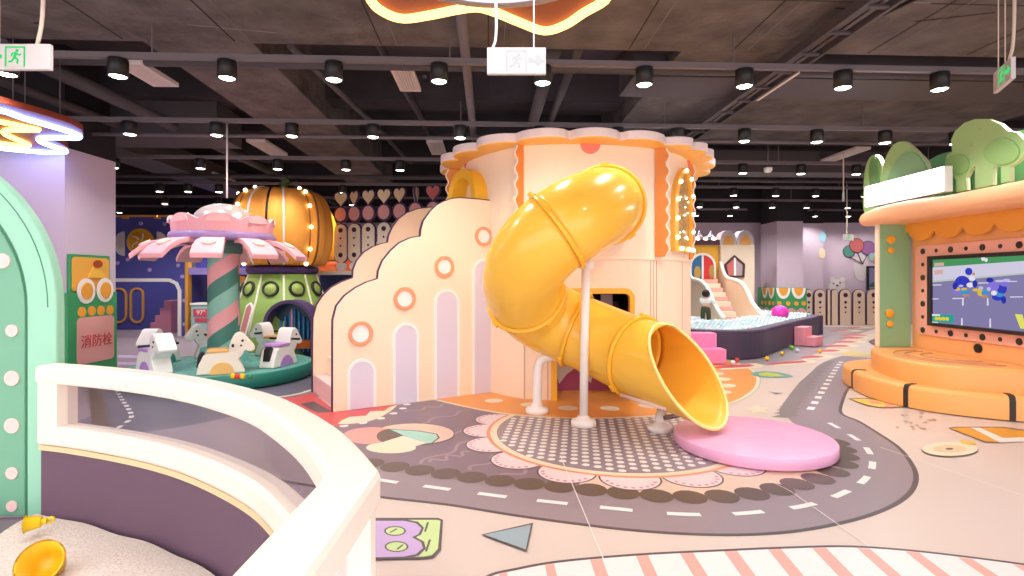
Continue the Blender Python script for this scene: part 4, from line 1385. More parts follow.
def arrow(fr, u, v, s, n, dirn):
    b = MB(); d = dirn
    b.prism(fr, [(u - .4 * s * d, v - .1 * s), (u + .05 * s * d, v - .1 * s), (u + .05 * s * d, v - .32 * s), (u + .45 * s * d, v), (u + .05 * s * d, v + .32 * s), (u + .05 * s * d, v + .1 * s), (u - .4 * s * d, v + .1 * s)], n, n + .002)
    return b
def exit_sign(label, c, yaw, wd, hg, mark, man_u, arr_u, arr_d, cords, cord_mat):
    t = thing('exit_sign', label, 'sign', tuple(c), 'hanging exit signs')
    fr = Fr(c, (math.cos(yaw), math.sin(yaw), 0), (0, 0, 1))
    b = MB(); b.fbox(fr, -wd / 2, wd / 2, -hg / 2, hg / 2, -.03, 0); b.build('case', sign_w, t, bevel=.004)
    man(fr, man_u, 0, hg * .78, .001).build('running_man', mark, t)
    if arr_u is not None: arrow(fr, arr_u, 0, hg * .72, .001, arr_d).build('arrow', mark, t)
    for (u, top, r, sway) in cords:
        a = fr.pt(u, hg / 2, -.015)
        p = spline([a, a + Vector((sway, 0, (top - a.z) * .15)), a + Vector((sway * 1.3, 0, (top - a.z) * .5)), Vector((a.x + sway, a.y, top))], 4)
        b = MB(); b.tube(p, r, 8); b.build('cord', cord_mat, t)
    return t
cordw = M('cord_cream', '#D9C7B8', .5, .3)
exit_sign('white exit sign with pale figure and arrow, hanging under the wavy star lamp', P(516.5, 60.5, 3.25), 0, .355, .16, white_g, -.0, .115, 1, [(-.145, 3.24, .008, .018), (.105, 3.24, .004, .0)], M('cord_white', '#EFEAE6', .4, .3))
exit_sign('exit sign with green running figure and arrow, hanging above the neon cloud', P(17, 56.5, 3.25), 0, .39, .155, green_g, -.01, -.135, -1, [(.11, 4.09, .011, .03), (-.12, 4.09, .004, 0)], cordw)
c_a, c_b = P(992.5, 84, 4.3), P(1011.5, 67.5, 3.95)
exit_sign('exit sign with green figure seen at a slant, hanging beside the bush cut-outs', (c_a + c_b) / 2, math.atan2(c_b.y - c_a.y, c_b.x - c_a.x), .36, .16, green_g, 0, .12, 1, [(-.12, 4.09, .004, 0), (.1, 4.09, .011, .03), (.02, 4.09, .004, 0)], cordw)
def small_sign(label, x, y, Y, tilt, top):
    c = P(x, y, Y)
    exit_sign(label, c, tilt, .3, .15, green_g, 0, None, 1, [(-.05, top, .012, 0.0)], cordw)
small_sign('small exit sign hung on a long cable over the ball pit', 844.3, 196.5, 10.3, math.radians(60), 3.9)
small_sign('small exit sign at the low end of a thin cable before the balloon mural', 849, 237.5, 13.5, math.radians(15), 3.9)
# ================================================================== fire hydrant cabinet on the wall stub
cab = thing('hydrant_cabinet', 'green fire hydrant cabinet with egg decorations and red Chinese lettering on the mauve column', 'cabinet', (-6.4, 8.2, 0))
cf = Fr((-6.46, 7.8, 0), (0, 1, 0), (0, 0, 1))     # faces the play area
gr = M('cabinet_green', '#3E9A62', .45, .4)
def cpx(x, y, n=.0):
    return cf.px(x, y, n)
uL, uR = cpx(66.5, 300)[0], cpx(117, 300, .09)[0]
uL = max(uL, .0)
vt = cpx(66, 293)[1]
b = MB(); b.fbox(cf, -.06, uR, 0, vt, .005, .09); b.build('body', gr, cab, bevel=.006)
vtop = cpx(70, 254)[1]
b = MB(); b.fbox(cf, uL, uR - .1, vt, vtop, .005, .05); bk = b.build('top_panel', gr, cab, bevel=.004)
am = M('cabinet_amber', '#F0B04C', .45, .4)
b = MB(); b.prism(cf, [(u, v) for u, v in rrect(uL + .03, uR - .13, vt + .02, vtop - .04, .06)], .05, .058); b.build('amber_face', am, bk)
wh = M('egg_white', '#F6EFE9', .45, .4)
yo = M('egg_yolk', '#F0A63E', .45, .4)
for x, y in ((80, 291), (99, 290)):
    c = cpx(x, y)
    b = MB(); b.prism(cf, [(c[0] + .172 * math.cos(a), c[1] + .19 * math.sin(a)) for a in [2 * PI * k / 28 for k in range(28)]], .09, .102); e = b.build('egg_white', wh, cab, bevel=.003)
    b = MB(); b.prism(cf, [(c[0] + .108 * math.cos(a), c[1] + .125 * math.sin(a)) for a in [2 * PI * k / 28 for k in range(28)]], .102, .116); b.build('egg_yolk', yo, e, bevel=.004)
tri = cf.pxs([(83, 278), (92, 260.5), (101, 278)])
b = MB(); b.prism(cf, tri, .058, .08); tr = b.build('triangle_ornament', M('ornament_yellow', '#F2BE4E', .45, .4), cab, bevel=.004)
c = cf.px(92.5, 264); b = MB(); b.prism(cf, [(c[0] + .09 * math.cos(a), c[1] + .06 * math.sin(a)) for a in [2 * PI * k / 12 for k in range(12)]], .08, .09); b.build('red_tuft', M('ornament_red', '#A8452E', .5, .3), tr)
for x, y in ((75.5, 312), (85.5, 311), (94.8, 310.5), (104, 310)):
    c = cpx(x, y)
    b = MB(); b.disc(cf.pt(c[0], c[1], .09), .075, .01, tuple(cf.N), 20); b.build('amber_dot', yo, cab)
pu0, pv1 = cpx(70.5, 318); pu1, pv0 = cpx(108, 362)
b = MB(); b.prism(cf, rrect(pu0, pu1, .25, pv1, .07), .09, .1); pp = b.build('pink_door', M('cabinet_pink', '#E3A29C', .45, .4), cab, bevel=.003)
c = cpx(90.5, 341)
text_mesh('消防栓', .21, cf, c[0], c[1], .102, M('lettering_red', '#C8434F', .5, .3), 'red_lettering', pp)
# strip wrapped round the front corner
wf_ = Fr((-6.46, 7.8, 0), (1, 0, 0), (0, 0, 1))
b = MB(); b.fbox(wf_, -.13, .0, 0, vt, .005, .06); b.build('corner_wrap', gr, cab, bevel=.004)
b = MB(); b.disc(wf_.pt(-.1, vt - .14, .06), .1, .01, tuple(wf_.N), 20); b.build('egg_white', wh, cab)
b = MB(); b.fbox(wf_, -.12, -.02, .2, vt - .55, .06, .07); b.build('pink_edge', M('cabinet_pink', '#E3A29C'), cab)
# ================================================================== mushroom roundabout with ponies
KX, KY = -4.43, 8.3
teal = M('roundabout_teal', '#197363', .4, .45)
teal_top = M('roundabout_teal_top', '#5FA79B', .5, .4, mottle=(18, .3))
pinkc = M('canopy_pink', '#F5B0B6', .42, .4)
pinkl = M('canopy_pink_light', '#F7C3C2', .42, .4)
lavr = M('canopy_lavender', '#A78CC0', .45, .4)
ra = thing('mushroom_roundabout', 'pink mushroom topped roundabout with striped pole, clear dome and round teal base', 'roundabout', (KX, KY, 0))
b = MB(); b.lathe([(0, 0), (1.27, 0), (1.3, .03), (1.3, .19), (1.27, .205)], (KX, KY, .012), 56)
base = b.build('base', teal, ra)
b = MB(); b.lathe([(1.27, .2), (.5, .215), (.36, .26), (.31, .46), (0, .46)], (KX, KY, .012), 48); b.build('base_top', teal_top, base)
# striped pole
b = MB()
pz0, pz1, pr, SEGP = .44, 2.12, .222, 36
pitch, hh = .95, .26
rowsn = int((pz1 - pz0 + pitch) / hh) + 4
cols = [0, 1, 2, 1]
for j in range(rowsn):
    lo, hi = pz0 - pitch + j * hh, pz0 - pitch + (j + 1) * hh
    for i in range(SEGP):
        a0, a1 = 2 * PI * i / SEGP, 2 * PI * (i + 1) / SEGP
        q = []
        for a, zz in ((a0, lo), (a1, lo), (a1, hi), (a0, hi)):
            z = zz + pitch * a / (2 * PI)
            q.append(Vector((KX + pr * math.cos(a), KY + pr * math.sin(a), max(pz0, min(pz1, z)))))
        if max(v.z for v in q) - min(v.z for v in q) < 1e-6: continue
        if all(abs(v.z - pz0) < 1e-6 for v in q) or all(abs(v.z - pz1) < 1e-6 for v in q): continue
        b.add(q, [(0, 1, 2, 3)], j % 3, True)
pitch_fix = True
pole_o = b.build('striped_pole', [M('pole_teal', '#8CC3B3', .45, .4), M('pole_dark_teal', '#4C8376', .45, .4), M('pole_pink', '#EDA6A9', .45, .4)], ra)
b = MB(); b.lathe([(.24, 1.9), (.26, 1.92), (.26, 2.1), (.24, 2.12), (0, 2.12)], (KX, KY, 0), 36); b.build('pole_collar', M('collar_teal', '#55786F', .5, .4), pole_o)
b = MB(); b.lathe([(.2, 2.1), (.66, 2.08), (.72, 2.1), (.74, 2.15), (.72, 2.2), (.2, 2.22)], (KX, KY, 0), 48); b.build('canopy_ring', lavr, ra)
# wavy crown
b = MB(); n = 72
vs = []
for k in range(n):
    a = 2 * PI * k / n
    h = 2.37 + .09 * abs(math.sin(a * 4))
    for r, z in ((.69, 2.19), (.71, h), (.64, h), (.62, 2.19)):
        vs.append((KX + r * math.cos(a), KY + r * math.sin(a), z))
fs = []
for k in range(n):
    k2 = (k + 1) % n
    for j in range(4):
        j2 = (j + 1) % 4
        fs.append((k * 4 + j, k2 * 4 + j, k2 * 4 + j2, k * 4 + j2))
b.add(vs, fs); b.build('crown', pinkc, ra)
b = MB()
for k in range(8):
    a = 2 * PI * (k + .5) / 8
    fr = Fr((KX + .706 * math.cos(a), KY + .706 * math.sin(a), 2.2), (-math.sin(a), math.cos(a), 0), (0, 0, 1))
    b.prism(fr, [(.16 * math.cos(t), .14 + .11 * math.sin(t)) for t in [PI * q / 12 for q in range(13)]], .0, .015)
o = b.build('crown_scallops', pinkl, ra); o['kind'] = 'stuff'
b = MB(); b.lathe([(.65, 2.3), (.45, 2.42), (0, 2.44)], (KX, KY, 0), 36); b.build('canopy_top', pinkc, ra)
b = MB(); b.lathe([(.42 * math.cos(t), 2.4 + .27 * math.sin(t)) for t in [PI / 2 * q / 14 for q in range(15)]], (KX, KY, 0), 36)
b.build('clear_dome', clear('dome_clear', '#F3E9E8', .12, .1, .3), ra)
random.seed(9)
for k in range(5):
    a = k * 1.26
    b = MB(); b.ball((KX + .22 * math.cos(a), KY + .22 * math.sin(a), 2.5), .045, 12, 8); b.build('dome_bulb', glow('dome_light', '#FFEFD8', 3.0), ra)
b = MB(); b.tube([(KX + .05, KY, 2.76), (KX + .05, KY, 3.9)], .014, 8); b.build('hanging_rod', white_tube, ra)
# drooping petals
NP = 10
for k in range(NP):
    a = 2 * PI * (k + .0) / NP
    ca, sa = math.cos(a), math.sin(a)
    def pp(r, t, z): return Vector((KX + ca * r - sa * t, KY + sa * r + ca * t, z))
    prof = [(.58, 2.11), (.76, 2.105), (.92, 2.06), (1.07, 1.98), (1.2, 1.86)]
    wd = [.13, .15, .175, .19, .195]
    vs, fs = [], []
    for (r, z), w_ in zip(prof, wd):
        vs += [pp(r, -w_, z), pp(r, w_, z), pp(r - .02, w_, z - .07), pp(r - .02, -w_, z - .07)]
    for i in range(4):
        for j in range(4):
            j2 = (j + 1) % 4
            fs.append((i * 4 + j, (i + 1) * 4 + j, (i + 1) * 4 + j2, i * 4 + j2))
    fs += [(3, 2, 1, 0), (16, 17, 18, 19)]
    b = MB(); b.add(vs, fs); p_ = b.build('petal', pinkc, ra, bevel=.012)
    nrm = (pp(1.07, 0, 1.98) - pp(.92, 0, 2.06)).cross(pp(1, .1, 2) - pp(1, -.1, 2)).normalized()
    if nrm.z < 0: nrm = -nrm
    b = MB(); b.disc(pp(1.0, 0, 2.018), .085, .03, tuple(nrm), 20, round_=.012); b.build('petal_button', M('petal_button_cream', '#F8D5C0', .42, .4), p_)
# rocking ponies
def pony(cx, cy, z, head_deg, body, cushion, label, scale=1.0, back=None):
    t = thing('rocking_pony', label, 'rocking pony', (cx, cy, z), 'ponies on the roundabout')
    h = math.radians(head_deg)
    fr = Fr((cx, cy, z), (math.cos(h), math.sin(h), 0), (0, 0, 1))
    S = scale
    def sc_(p): return [(u * S, v * S) for u, v in p]
    side = [(-.33, .0), (.30, .0), (.27, .1), (.22, .2), (.2, .3), (.1, .315), (-.17, .315), (-.24, .27), (-.3, .14)]
    b = MB(); b.prism(fr, sc_(side), -.13 * S, .13 * S); bo = b.build('body', body, t, bevel=.02)
    head = sp2([(.08, .29), (.10, .42), (.15, .54), (.22, .585), (.29, .56), (.34, .49), (.41, .40), (.43, .35), (.40, .31), (.34, .31), (.30, .33), (.27, .27), (.2, .2), (.13, .2)], 3, True)
    b = MB(); b.prism(fr, sc_(head), -.125 * S, .125 * S); hd = b.build('head', body, t, bevel=.018)
    b = MB()
    for s_ in (-1, 1): b.disc(fr.pt(.265 * S, .47 * S, s_ * .124 * S), .018 * S, .006, tuple(fr.N * s_), 12)
    for s_ in (-1, 1): b.disc(fr.pt(.245 * S, .40 * S, s_ * .124 * S), .014 * S, .006, tuple(fr.N * s_), 12)
    e = b.build('eyes', black, hd)
    b = MB(); b.prism(fr, sc_([(-.19, .31), (.08, .31), (.09, .345), (.06, .36), (-.17, .36), (-.2, .34)]), -.14 * S, .14 * S); b.build('seat_cushion', cushion, t, bevel=.012)
    b = MB(); b.tube([fr.pt(.14 * S, .41 * S, -.27 * S), fr.pt(.14 * S, .41 * S, .27 * S)], .018 * S, 10); b.build('handle_bar', black, t)
    for s_ in (-1, 1):
        b = MB(); b.prism(fr, sc_([(.16 * math.cos(a), .0 + .17 * math.sin(a)) for a in [PI * q / 16 for q in range(17)]]), s_ * .13 * S, s_ * .142 * S); b.build('side_disc', cushion, bo)
    b = MB(); b.prism(fr, sc_([(-.33, .1), (-.27, .12), (-.22, .3), (-.26, .33), (-.3, .28)]), -.06 * S, .06 * S); b.build('tail_pad', black, t, bevel=.01)
    return t
ivory = M('pony_ivory', '#F1E7D6', .42, .4); ivory2 = M('pony_white', '#F2EEE8', .42, .4)
c_or = M('pony_orange', '#F0BC72', .45, .4); c_pu = M('pony_purple', '#B98CD0', .45, .4); c_tl = M('pony_teal', '#4E9C90', .45, .4)
for deg, body, cu, lab in [(-63, ivory, c_or, 'cream rocking pony with orange seat at the front of the roundabout'),
                           (-12, ivory2, c_pu, 'white rocking pony with purple seat riding away beside the green dome door'),
                           (68, ivory2, c_or, 'cream rocking pony behind the pole, facing the mauve column'),
                           (128, ivory2, c_tl, 'white rocking pony with teal seat at the far side, showing its eye'),
                           (180, ivory2, c_tl, 'white rocking pony farthest out by the navy playhouse opening'),
                           (-124, ivory2, c_pu, 'white rocking pony with purple seat facing the sandbox rail')]:
    a = math.radians(deg)
    x, y = KX + .96 * math.cos(a), KY + .96 * math.sin(a)
    pony(x, y, .222, deg + 90, body, cu, lab, .94)
# loose toys on the rim
for k, (x, y, col, nm) in enumerate([(233, 378.5, '#F0C320', 'yellow'), (237.5, 381.5, '#D8402F', 'red'), (242.5, 379, '#F0C320', 'yellow'), (250, 382.5, '#2F8F6A', 'green')]):
    c = P(x, y, 7.05)
    b = MB(); b.lathe([(0, 0), (.03, 0), (.034, .02), (.034, .05), (.015, .065), (0, .065)], (c.x, c.y, .2135), 12)
    o = b.build('toy_piece', M('toy_' + nm, col, .4, .4), loc=(c.x, c.y, .2135))
    tag(o, ['yellow toy piece at the sandbox end of the roundabout rim', 'red toy piece on the roundabout rim', 'yellow toy piece between the red and green ones on the rim', 'green toy piece on the roundabout rim'][k], 'toy', 'toy pieces on the roundabout rim')

# ================================================================== navy playhouse
navy = M('navy_board', '#5556A6', .5, .35)
navy_d = M('navy_dark', '#35366F', .55, .3)
gold = M('gold_trim', '#E9A945', .4, .4)
NY = 14.5
nf_ = Fr((0, NY, 0), (1, 0, 0), (0, 0, 1))
play = thing('navy_playhouse', 'navy blue playhouse front with gold trim, candy wheel and wide white edged opening', 'playhouse', (-10.5, NY, 0))
L0 = nf_.px(60, 300)[0]; R0 = nf_.px(250, 300)[0]; ZT2 = nf_.px(150, 217)[1]
ox1 = nf_.px(179, 300)[0]; oz = nf_.px(140, 281)[1]; ox0 = L0 + .4
b = MB()
b.prism(nf_, [(L0, 0), (L0, ZT2), (nf_.px(188, 250)[0], ZT2), (nf_.px(188, 250)[0], 0), (ox1, 0), (ox1, oz - .25), (ox1 - .08, oz - .08), (ox1 - .25, oz), (ox0, oz), (ox0, 0)], -.1, 0)
b.build('front_wall', navy, play)
def op(o): return [(ox0, oz + o), (ox1 - .25, oz + o), (ox1 - .08 + o * .7, oz - .08 + o * .7), (ox1 + o, oz - .25), (ox1 + o, 0)]
b = MB(); b.ring(nf_, op(.07), op(-.02), -.02, .03, closed=False); b.build('opening_trim', whitep, play)
b = MB()
for x0, x1 in ((60, 128), (128.5, 157.5), (158, 188)):
    b.fbox(nf_, nf_.px(x0, 0)[0], nf_.px(x1, 0)[0], ZT2, ZT2 + .05, -.12, .03)
for x in (126, 158): b.fbox(nf_, nf_.px(x - 3, 0)[0], nf_.px(x + 3, 0)[0], ZT2 - .05, ZT2, -.02, .03)
b.build('gold_edge', gold, play)
b = MB(); b.fbox(nf_, nf_.px(186.3, 0)[0], nf_.px(189.4, 0)[0], 0, nf_.px(0, 257)[1], -.1, .06); b.build('gold_post', gold, play)
c = nf_.px(141.2, 242)
b = MB(); b.disc(nf_.pt(c[0], c[1], 0), .36, .05, tuple(nf_.N), 32); cw = b.build('candy_wheel', M('candy_yellow', '#EDB438', .4, .4), play, bevel=.006)
b = MB(); b.disc(nf_.pt(c[0], c[1], .05), .28, .012, tuple(nf_.N), 28); b.build('candy_centre', M('candy_gold', '#D9992B', .45, .4), cw)
sw = MB()
for k in range(5):
    a = k * 1.256 + .5
    pts = [nf_.pt(c[0] + r * math.cos(a + r * 3), c[1] + r * math.sin(a + r * 3), .062) for r in (.05, .1, .15, .2, .25)]
    sw.tube(pts, .018, 6)
sw.build('candy_swirl', M('candy_white', '#EFE3D8', .4, .4), cw)
def half(x0, x1, y0, y1, flip):
    a, d = nf_.px(x0, y1), nf_.px(x1, y0)
    w_, h_ = d[0] - a[0], d[1] - a[1]
    if not flip: pts = [(d[0], a[1]), (d[0], d[1])] + [(d[0] - w_ * math.sin(t), (a[1] + d[1]) / 2 + h_ / 2 * math.cos(t)) for t in [PI * q / 14 for q in range(1, 14)]]
    else: pts = [(a[0], d[1]), (a[0], a[1])] + [(a[0] + w_ * math.sin(t), (a[1] + d[1]) / 2 - h_ / 2 * math.cos(t)) for t in [PI * q / 14 for q in range(1, 14)]]
    q = MB(); q.prism(nf_, pts, 0, .03); q.build('candy_wrapper_end', M('wrapper_grey', '#D9D3D3', .45, .4), play)
half(114.5, 125, 231.5, 256, False); half(157.5, 168, 231.5, 256, True)
for x, y in ((141, 223.5), (128, 259.5), (178.5, 265.5), (182.5, 276.5), (184.5, 300.5), (184.5, 324), (150, 270), (118, 263), (165, 224)):
    q = nf_.px(x, y); b = MB(); b.disc(nf_.pt(q[0], q[1], 0), .05, .02, tuple(nf_.N), 14); b.build('lilac_dot', M('dot_lilac', '#B7A6DC', .45, .4), play)
# room behind the opening
b = MB(); b.fbox(nf_, L0, ox1 + .2, 0, oz + .3, -1.9, -1.8); b.fbox(nf_, ox1 + .13, ox1 + .2, 0, oz + .3, -1.8, -.1); b.build('inner_wall', navy, play)
bk = Fr((0, NY + 1.8, 0), (1, 0, 0), (0, 0, 1))
for x0, x1 in ((111, 127.5), (130.5, 144.5)):
    a, d = bk.px(x0, 323), bk.px(x1, 287.5)
    r_ = (d[0] - a[0]) / 2
    b = MB(); b.ring(bk, rrect(a[0], d[0], a[1], d[1], r_ * .98), rrect(a[0] + .055, d[0] - .055, a[1] + .055, d[1] - .055, r_ * .98 - .055), 0, .04); b.build('gold_pill', gold, play)
for k, (x0, y0, y1) in enumerate(((150.5, 322.8, 331), (155, 315.5, 322.8), (160, 308, 315.5), (164, 300.5, 308))):
    sf_ = Fr((0, NY + .75, 0), (1, 0, 0), (0, 0, 1))
    a = sf_.px(x0, y1); d = sf_.px(171, y0)
    b = MB(); b.fbox(sf_, a[0], d[0], max(0, a[1]) if k else 0, d[1], -.6, 0); b.build('pink_step', M('playhouse_pink', '#C9839A', .5, .35), play)
b = MB(); b.fbox(nf_, nf_.px(174.5, 0)[0], nf_.px(178, 0)[0], 0, oz, -.5, -.3); b.build('white_post', M('post_pale', '#CFC6DA', .45, .4), play)
# counter bay with till box
kiosk = thing('navy_kiosk', 'dark navy kiosk bay with lavender ledge, partly behind the striped pole', 'kiosk', (-8.4, 14.6, 0))
k0, k1 = nf_.px(189.6, 0)[0], nf_.px(240, 0)[0]
b = MB(); b.fbox(nf_, k0, k1, 0, nf_.px(0, 266)[1], -.9, -.8); b.build('back_panel', navy_d, kiosk)
b = MB(); b.fbox(nf_, k0, k1, nf_.px(0, 274.5)[1], nf_.px(0, 268)[1], -.9, .05); b.build('lavender_ledge', M('ledge_lavender', '#A592DA', .45, .4), kiosk)
b = MB(); b.fbox(nf_, k0, k1, nf_.px(0, 268)[1], ZT2 - .25, -.9, -.3); b.build('upper_panel', navy, kiosk)
b = MB(); b.fbox(nf_, nf_.px(236.5, 0)[0], nf_.px(239.5, 0)[0], 0, nf_.px(0, 276)[1], -.3, .0); b.build('orange_post', M('post_orange', '#DE8B3E', .45, .4), kiosk)
b = MB(); q = nf_.px(201.5, 298.5); b.disc(nf_.pt(q[0], q[1], -.78), .14, .03, tuple(nf_.N), 22); b.build('cream_disc', M('disc_cream', '#F2DFC6', .4, .4, emit=.25), kiosk)
tb = thing('ticket_box', 'pale teal box with a red 97 panel beside the striped pole', 'box', (-8.1, 14.0, 0))
tf = Fr((0, 14.0, 0), (1, 0, 0), (0, 0, 1))
a, d = tf.px(191, 337), tf.px(214, 305)
b = MB(); b.fbox(tf, a[0], d[0], 0, d[1], -.4, 0); b.build('body', M('box_teal', '#9FCFD0', .45, .4), tb, bevel=.01)
b = MB(); b.fbox(tf, a[0] - .02, d[0] + .02, d[1], d[1] + .05, -.42, .02); b.build('lid', whitep, tb)
a2, d2 = tf.px(193.5, 316.3), tf.px(211.5, 309)
b = MB(); b.fbox(tf, a2[0], d2[0], a2[1], d2[1], 0, .015); rp = b.build('red_panel', M('panel_red', '#D9566A', .45, .4), tb)
text_mesh('97°', .17, tf, (a2[0] + d2[0]) / 2 - .03, (a2[1] + d2[1]) / 2, .018, whitep, 'white_figures', rp)
a2, d2 = tf.px(195, 322), tf.px(211.5, 317.8)
b = MB(); b.fbox(tf, a2[0], d2[0], a2[1], d2[1], 0, .015); b.build('red_strip', M('panel_red', '#D9566A'), tb)

# ================================================================== pumpkin on the green dome
PX, PY = -4.88, 11.5
dome = thing('green_dome_house', 'green cone shaped play house with black ringed portholes and purple arched doorway', 'playhouse', (PX, PY, 0))
gd = M('dome_green', '#8FAE55', .45, .4)
R0_, R1_, ZD = 1.24, .68, 1.62
b = MB(); b.lathe([(R0_, .0), (R0_ - (R0_ - R1_) * .5, ZD * .5), (R1_, ZD), (0, ZD)], (PX, PY, 0), 48); b.build('shell', gd, dome)
def dome_pt(a, z, o=0.0):
    r = R0_ + (R1_ - R0_) * z / ZD + o
    return Vector((PX + r * math.cos(a), PY + r * math.sin(a), z))
for k in range(10):
    a = 2 * PI * (k + .18) / 10
    b = MB(); b.tube([dome_pt(a, .02, .0), dome_pt(a, ZD - .02, .0)], .022, 8); b.build('white_rib', M('rib_white', '#ECE7D2', .45, .4), dome)
for k in range(10):
    a = 2 * PI * (k + .68) / 10
    c = dome_pt(a, 1.32, .0)
    if math.sin(a) > .35: continue
    ax = Vector((math.cos(a), math.sin(a), .33)).normalized()
    b = MB(); b.lathe([(.12, .0), (.12, .035), (.16, .035), (.16, -.02)], c, 24, tuple(ax)); p_ = b.build('porthole_rim', M('porthole_black', '#2c2d22', .45, .4), dome)
    b = MB(); b.lathe([(.122, .012), (.08, .045), (0, .06)], c, 20, tuple(ax)); b.build('porthole_bead', M('porthole_green', '#A4BD62', .4, .4), p_)
# doorway: frame and glowing inside
dyr = Fr((PX, PY, 0), (1, 0, 0), (0, 0, 1))
fd = Fr((0, PY - 1.23, 0), (1, 0, 0), (0, 0, 1))
dc = fd.px(288.5, 340)[0]
def dpath(r, zs=.62): return [(dc - r, 0.0)] + [(dc - r * math.cos(PI * k / 18), zs + r * 1.02 * math.sin(PI * k / 18)) for k in range(19)] + [(dc + r, 0.0)]
b = MB(); b.ring(fd, dpath(.49), dpath(.42), -.42, .02, closed=False); fr_ = b.build('door_frame', M('doorway_purple', '#54406E', .45, .4), dome, bevel=.01)
b = MB(); b.prism(fd, dpath(.42), -.42, -.3); b.build('doorway_back', M('doorway_navy', '#1d3a55', .4, .4), dome)
random.seed(4)
b = MB()
for k in range(9):
    u = dc - .36 + k * .09
    b.tube([fd.pt(u, .1, -.26), fd.pt(u + .01, .95 - abs(k - 4) * .08, -.26)], .018, 6)
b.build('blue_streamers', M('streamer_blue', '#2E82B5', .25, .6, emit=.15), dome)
b = MB(); b.tube([fd.pt(dc - .02, .2, -.2), fd.pt(dc - .02, .95, -.2)], .02, 6); b.build('pink_streamer', M('streamer_pink', '#E8A0B4', .3, .5), dome)
b = MB(); b.fbox(fd, dc + .0, dc + .4, .18, .34, -.28, -.1); b.build('orange_bench', M('bench_orange', '#D9742E', .45, .4), dome)
a_ = math.radians(-108)
slot = [(-.06, .35), (-.06, 1.0), (0, 1.07), (.06, 1.0), (.06, .35)]
sfm = Fr(dome_pt(a_, 0, .0), (-math.sin(a_), math.cos(a_), 0), (-(R0_ - R1_) / ZD * math.cos(a_), -(R0_ - R1_) / ZD * math.sin(a_), 1))
b = MB(); b.prism(sfm, [(u * 1.5, v + (.05 if v > .9 else -.03)) for u, v in slot], 0, .02); s_ = b.build('slot_border', whitep, dome)
b = MB(); b.prism(sfm, slot, .02, .03); b.build('slot_panel', M('slot_pink', '#C9857F', .45, .4), s_)
b = MB(); b.lathe([(.0, ZD + .002), (.64, ZD + .002), (.70, ZD + .03), (.72, ZD + .08), (.70, ZD + .14), (.62, ZD + .17), (0, ZD + .17)], (PX, PY, 0), 48); b.build('purple_rim', M('rim_purple', '#553C77', .45, .4), dome)
# pumpkin
pump = thing('giant_pumpkin', 'giant orange pumpkin with strings of lit bulbs on top of the green dome house', 'pumpkin', (PX, PY, ZD + .2))
pm = M('pumpkin_orange', '#F9A648', .6, .25); pz, prx, prz = 2.53, 1.02, .95
b = MB()
vs = []; NA, NL = 96, 24
for j in range(NL + 1):
    t = -PI / 2 + PI * j / NL
    for i in range(NA):
        a = 2 * PI * i / NA
        w_ = 1 - .055 * abs(math.cos(a * 6 + .5)) ** 6
        r = prx * w_ * max(math.cos(t), .0) ** .38
        z = pz + prz * math.sin(t) * (1 - .1 * (1 - abs(math.cos(t)))) 
        vs.append((PX + r * math.cos(a), PY + r * math.sin(a), max(z, ZD + .185)))
fs = [(j * NA + i, j * NA + (i + 1) % NA, (j + 1) * NA + (i + 1) % NA, (j + 1) * NA + i) for j in range(NL) for i in range(NA)]
b.add(vs, fs, 0, True); b.build('shell', pm, pump)
def mer(a, o, t0=-1.1, t1=1.5, n=16):
    out = []
    for k in range(n + 1):
        t = t0 + (t1 - t0) * k / n
        w_ = 1 - .055 * abs(math.cos(a * 6 + .5)) ** 6
        r = prx * w_ * max(math.cos(t), 0) ** .38 + o
        out.append(Vector((PX + r * math.cos(a), PY + r * math.sin(a), max(pz + prz * math.sin(t) * (1 - .1 * (1 - abs(math.cos(t)))), ZD + .2))))
    return out
for a, mt, nm in [(-106, whitep, 'white_stripe'), (-66, whitep, 'white_stripe'), (-84, black, 'black_stripe'), (-150, M('stripe_brown', '#7A4B20', .5, .3), 'brown_stripe'), (-26, M('stripe_brown', '#7A4B20'), 'brown_stripe'), (-140, black, 'black_stripe')]:
    b = MB(); b.tube(mer(math.radians(a), .005), .022, 8); b.build(nm, mt, pump)
for a in (-125, -36, -165, -225):
    cable = mer(math.radians(a), .03)
    b = MB(); b.tube(cable, .008, 6); w_ = b.build('bulb_string', M('string_brown', '#5a3d22', .6, .2), pump)
    for k in (1, 4, 7, 10, 13, 15):
        b = MB(); b.ball(cable[k] + Vector((math.cos(math.radians(a)), math.sin(math.radians(a)), .2)) * .03, .038, 10, 8); b.build('bulb', bulb_m, w_)
b = MB(); b.tube(spline([(PX, PY, pz + prz * .85), (PX + .02, PY, pz + prz + .06), (PX + .14, PY, pz + prz + .16)], 5), [.12, .11, .1, .09, .085, .08, .075, .075, .075, .07, .07], 12); b.build('stem', M('stem_green', '#4f5a2c', .6, .3), pump)
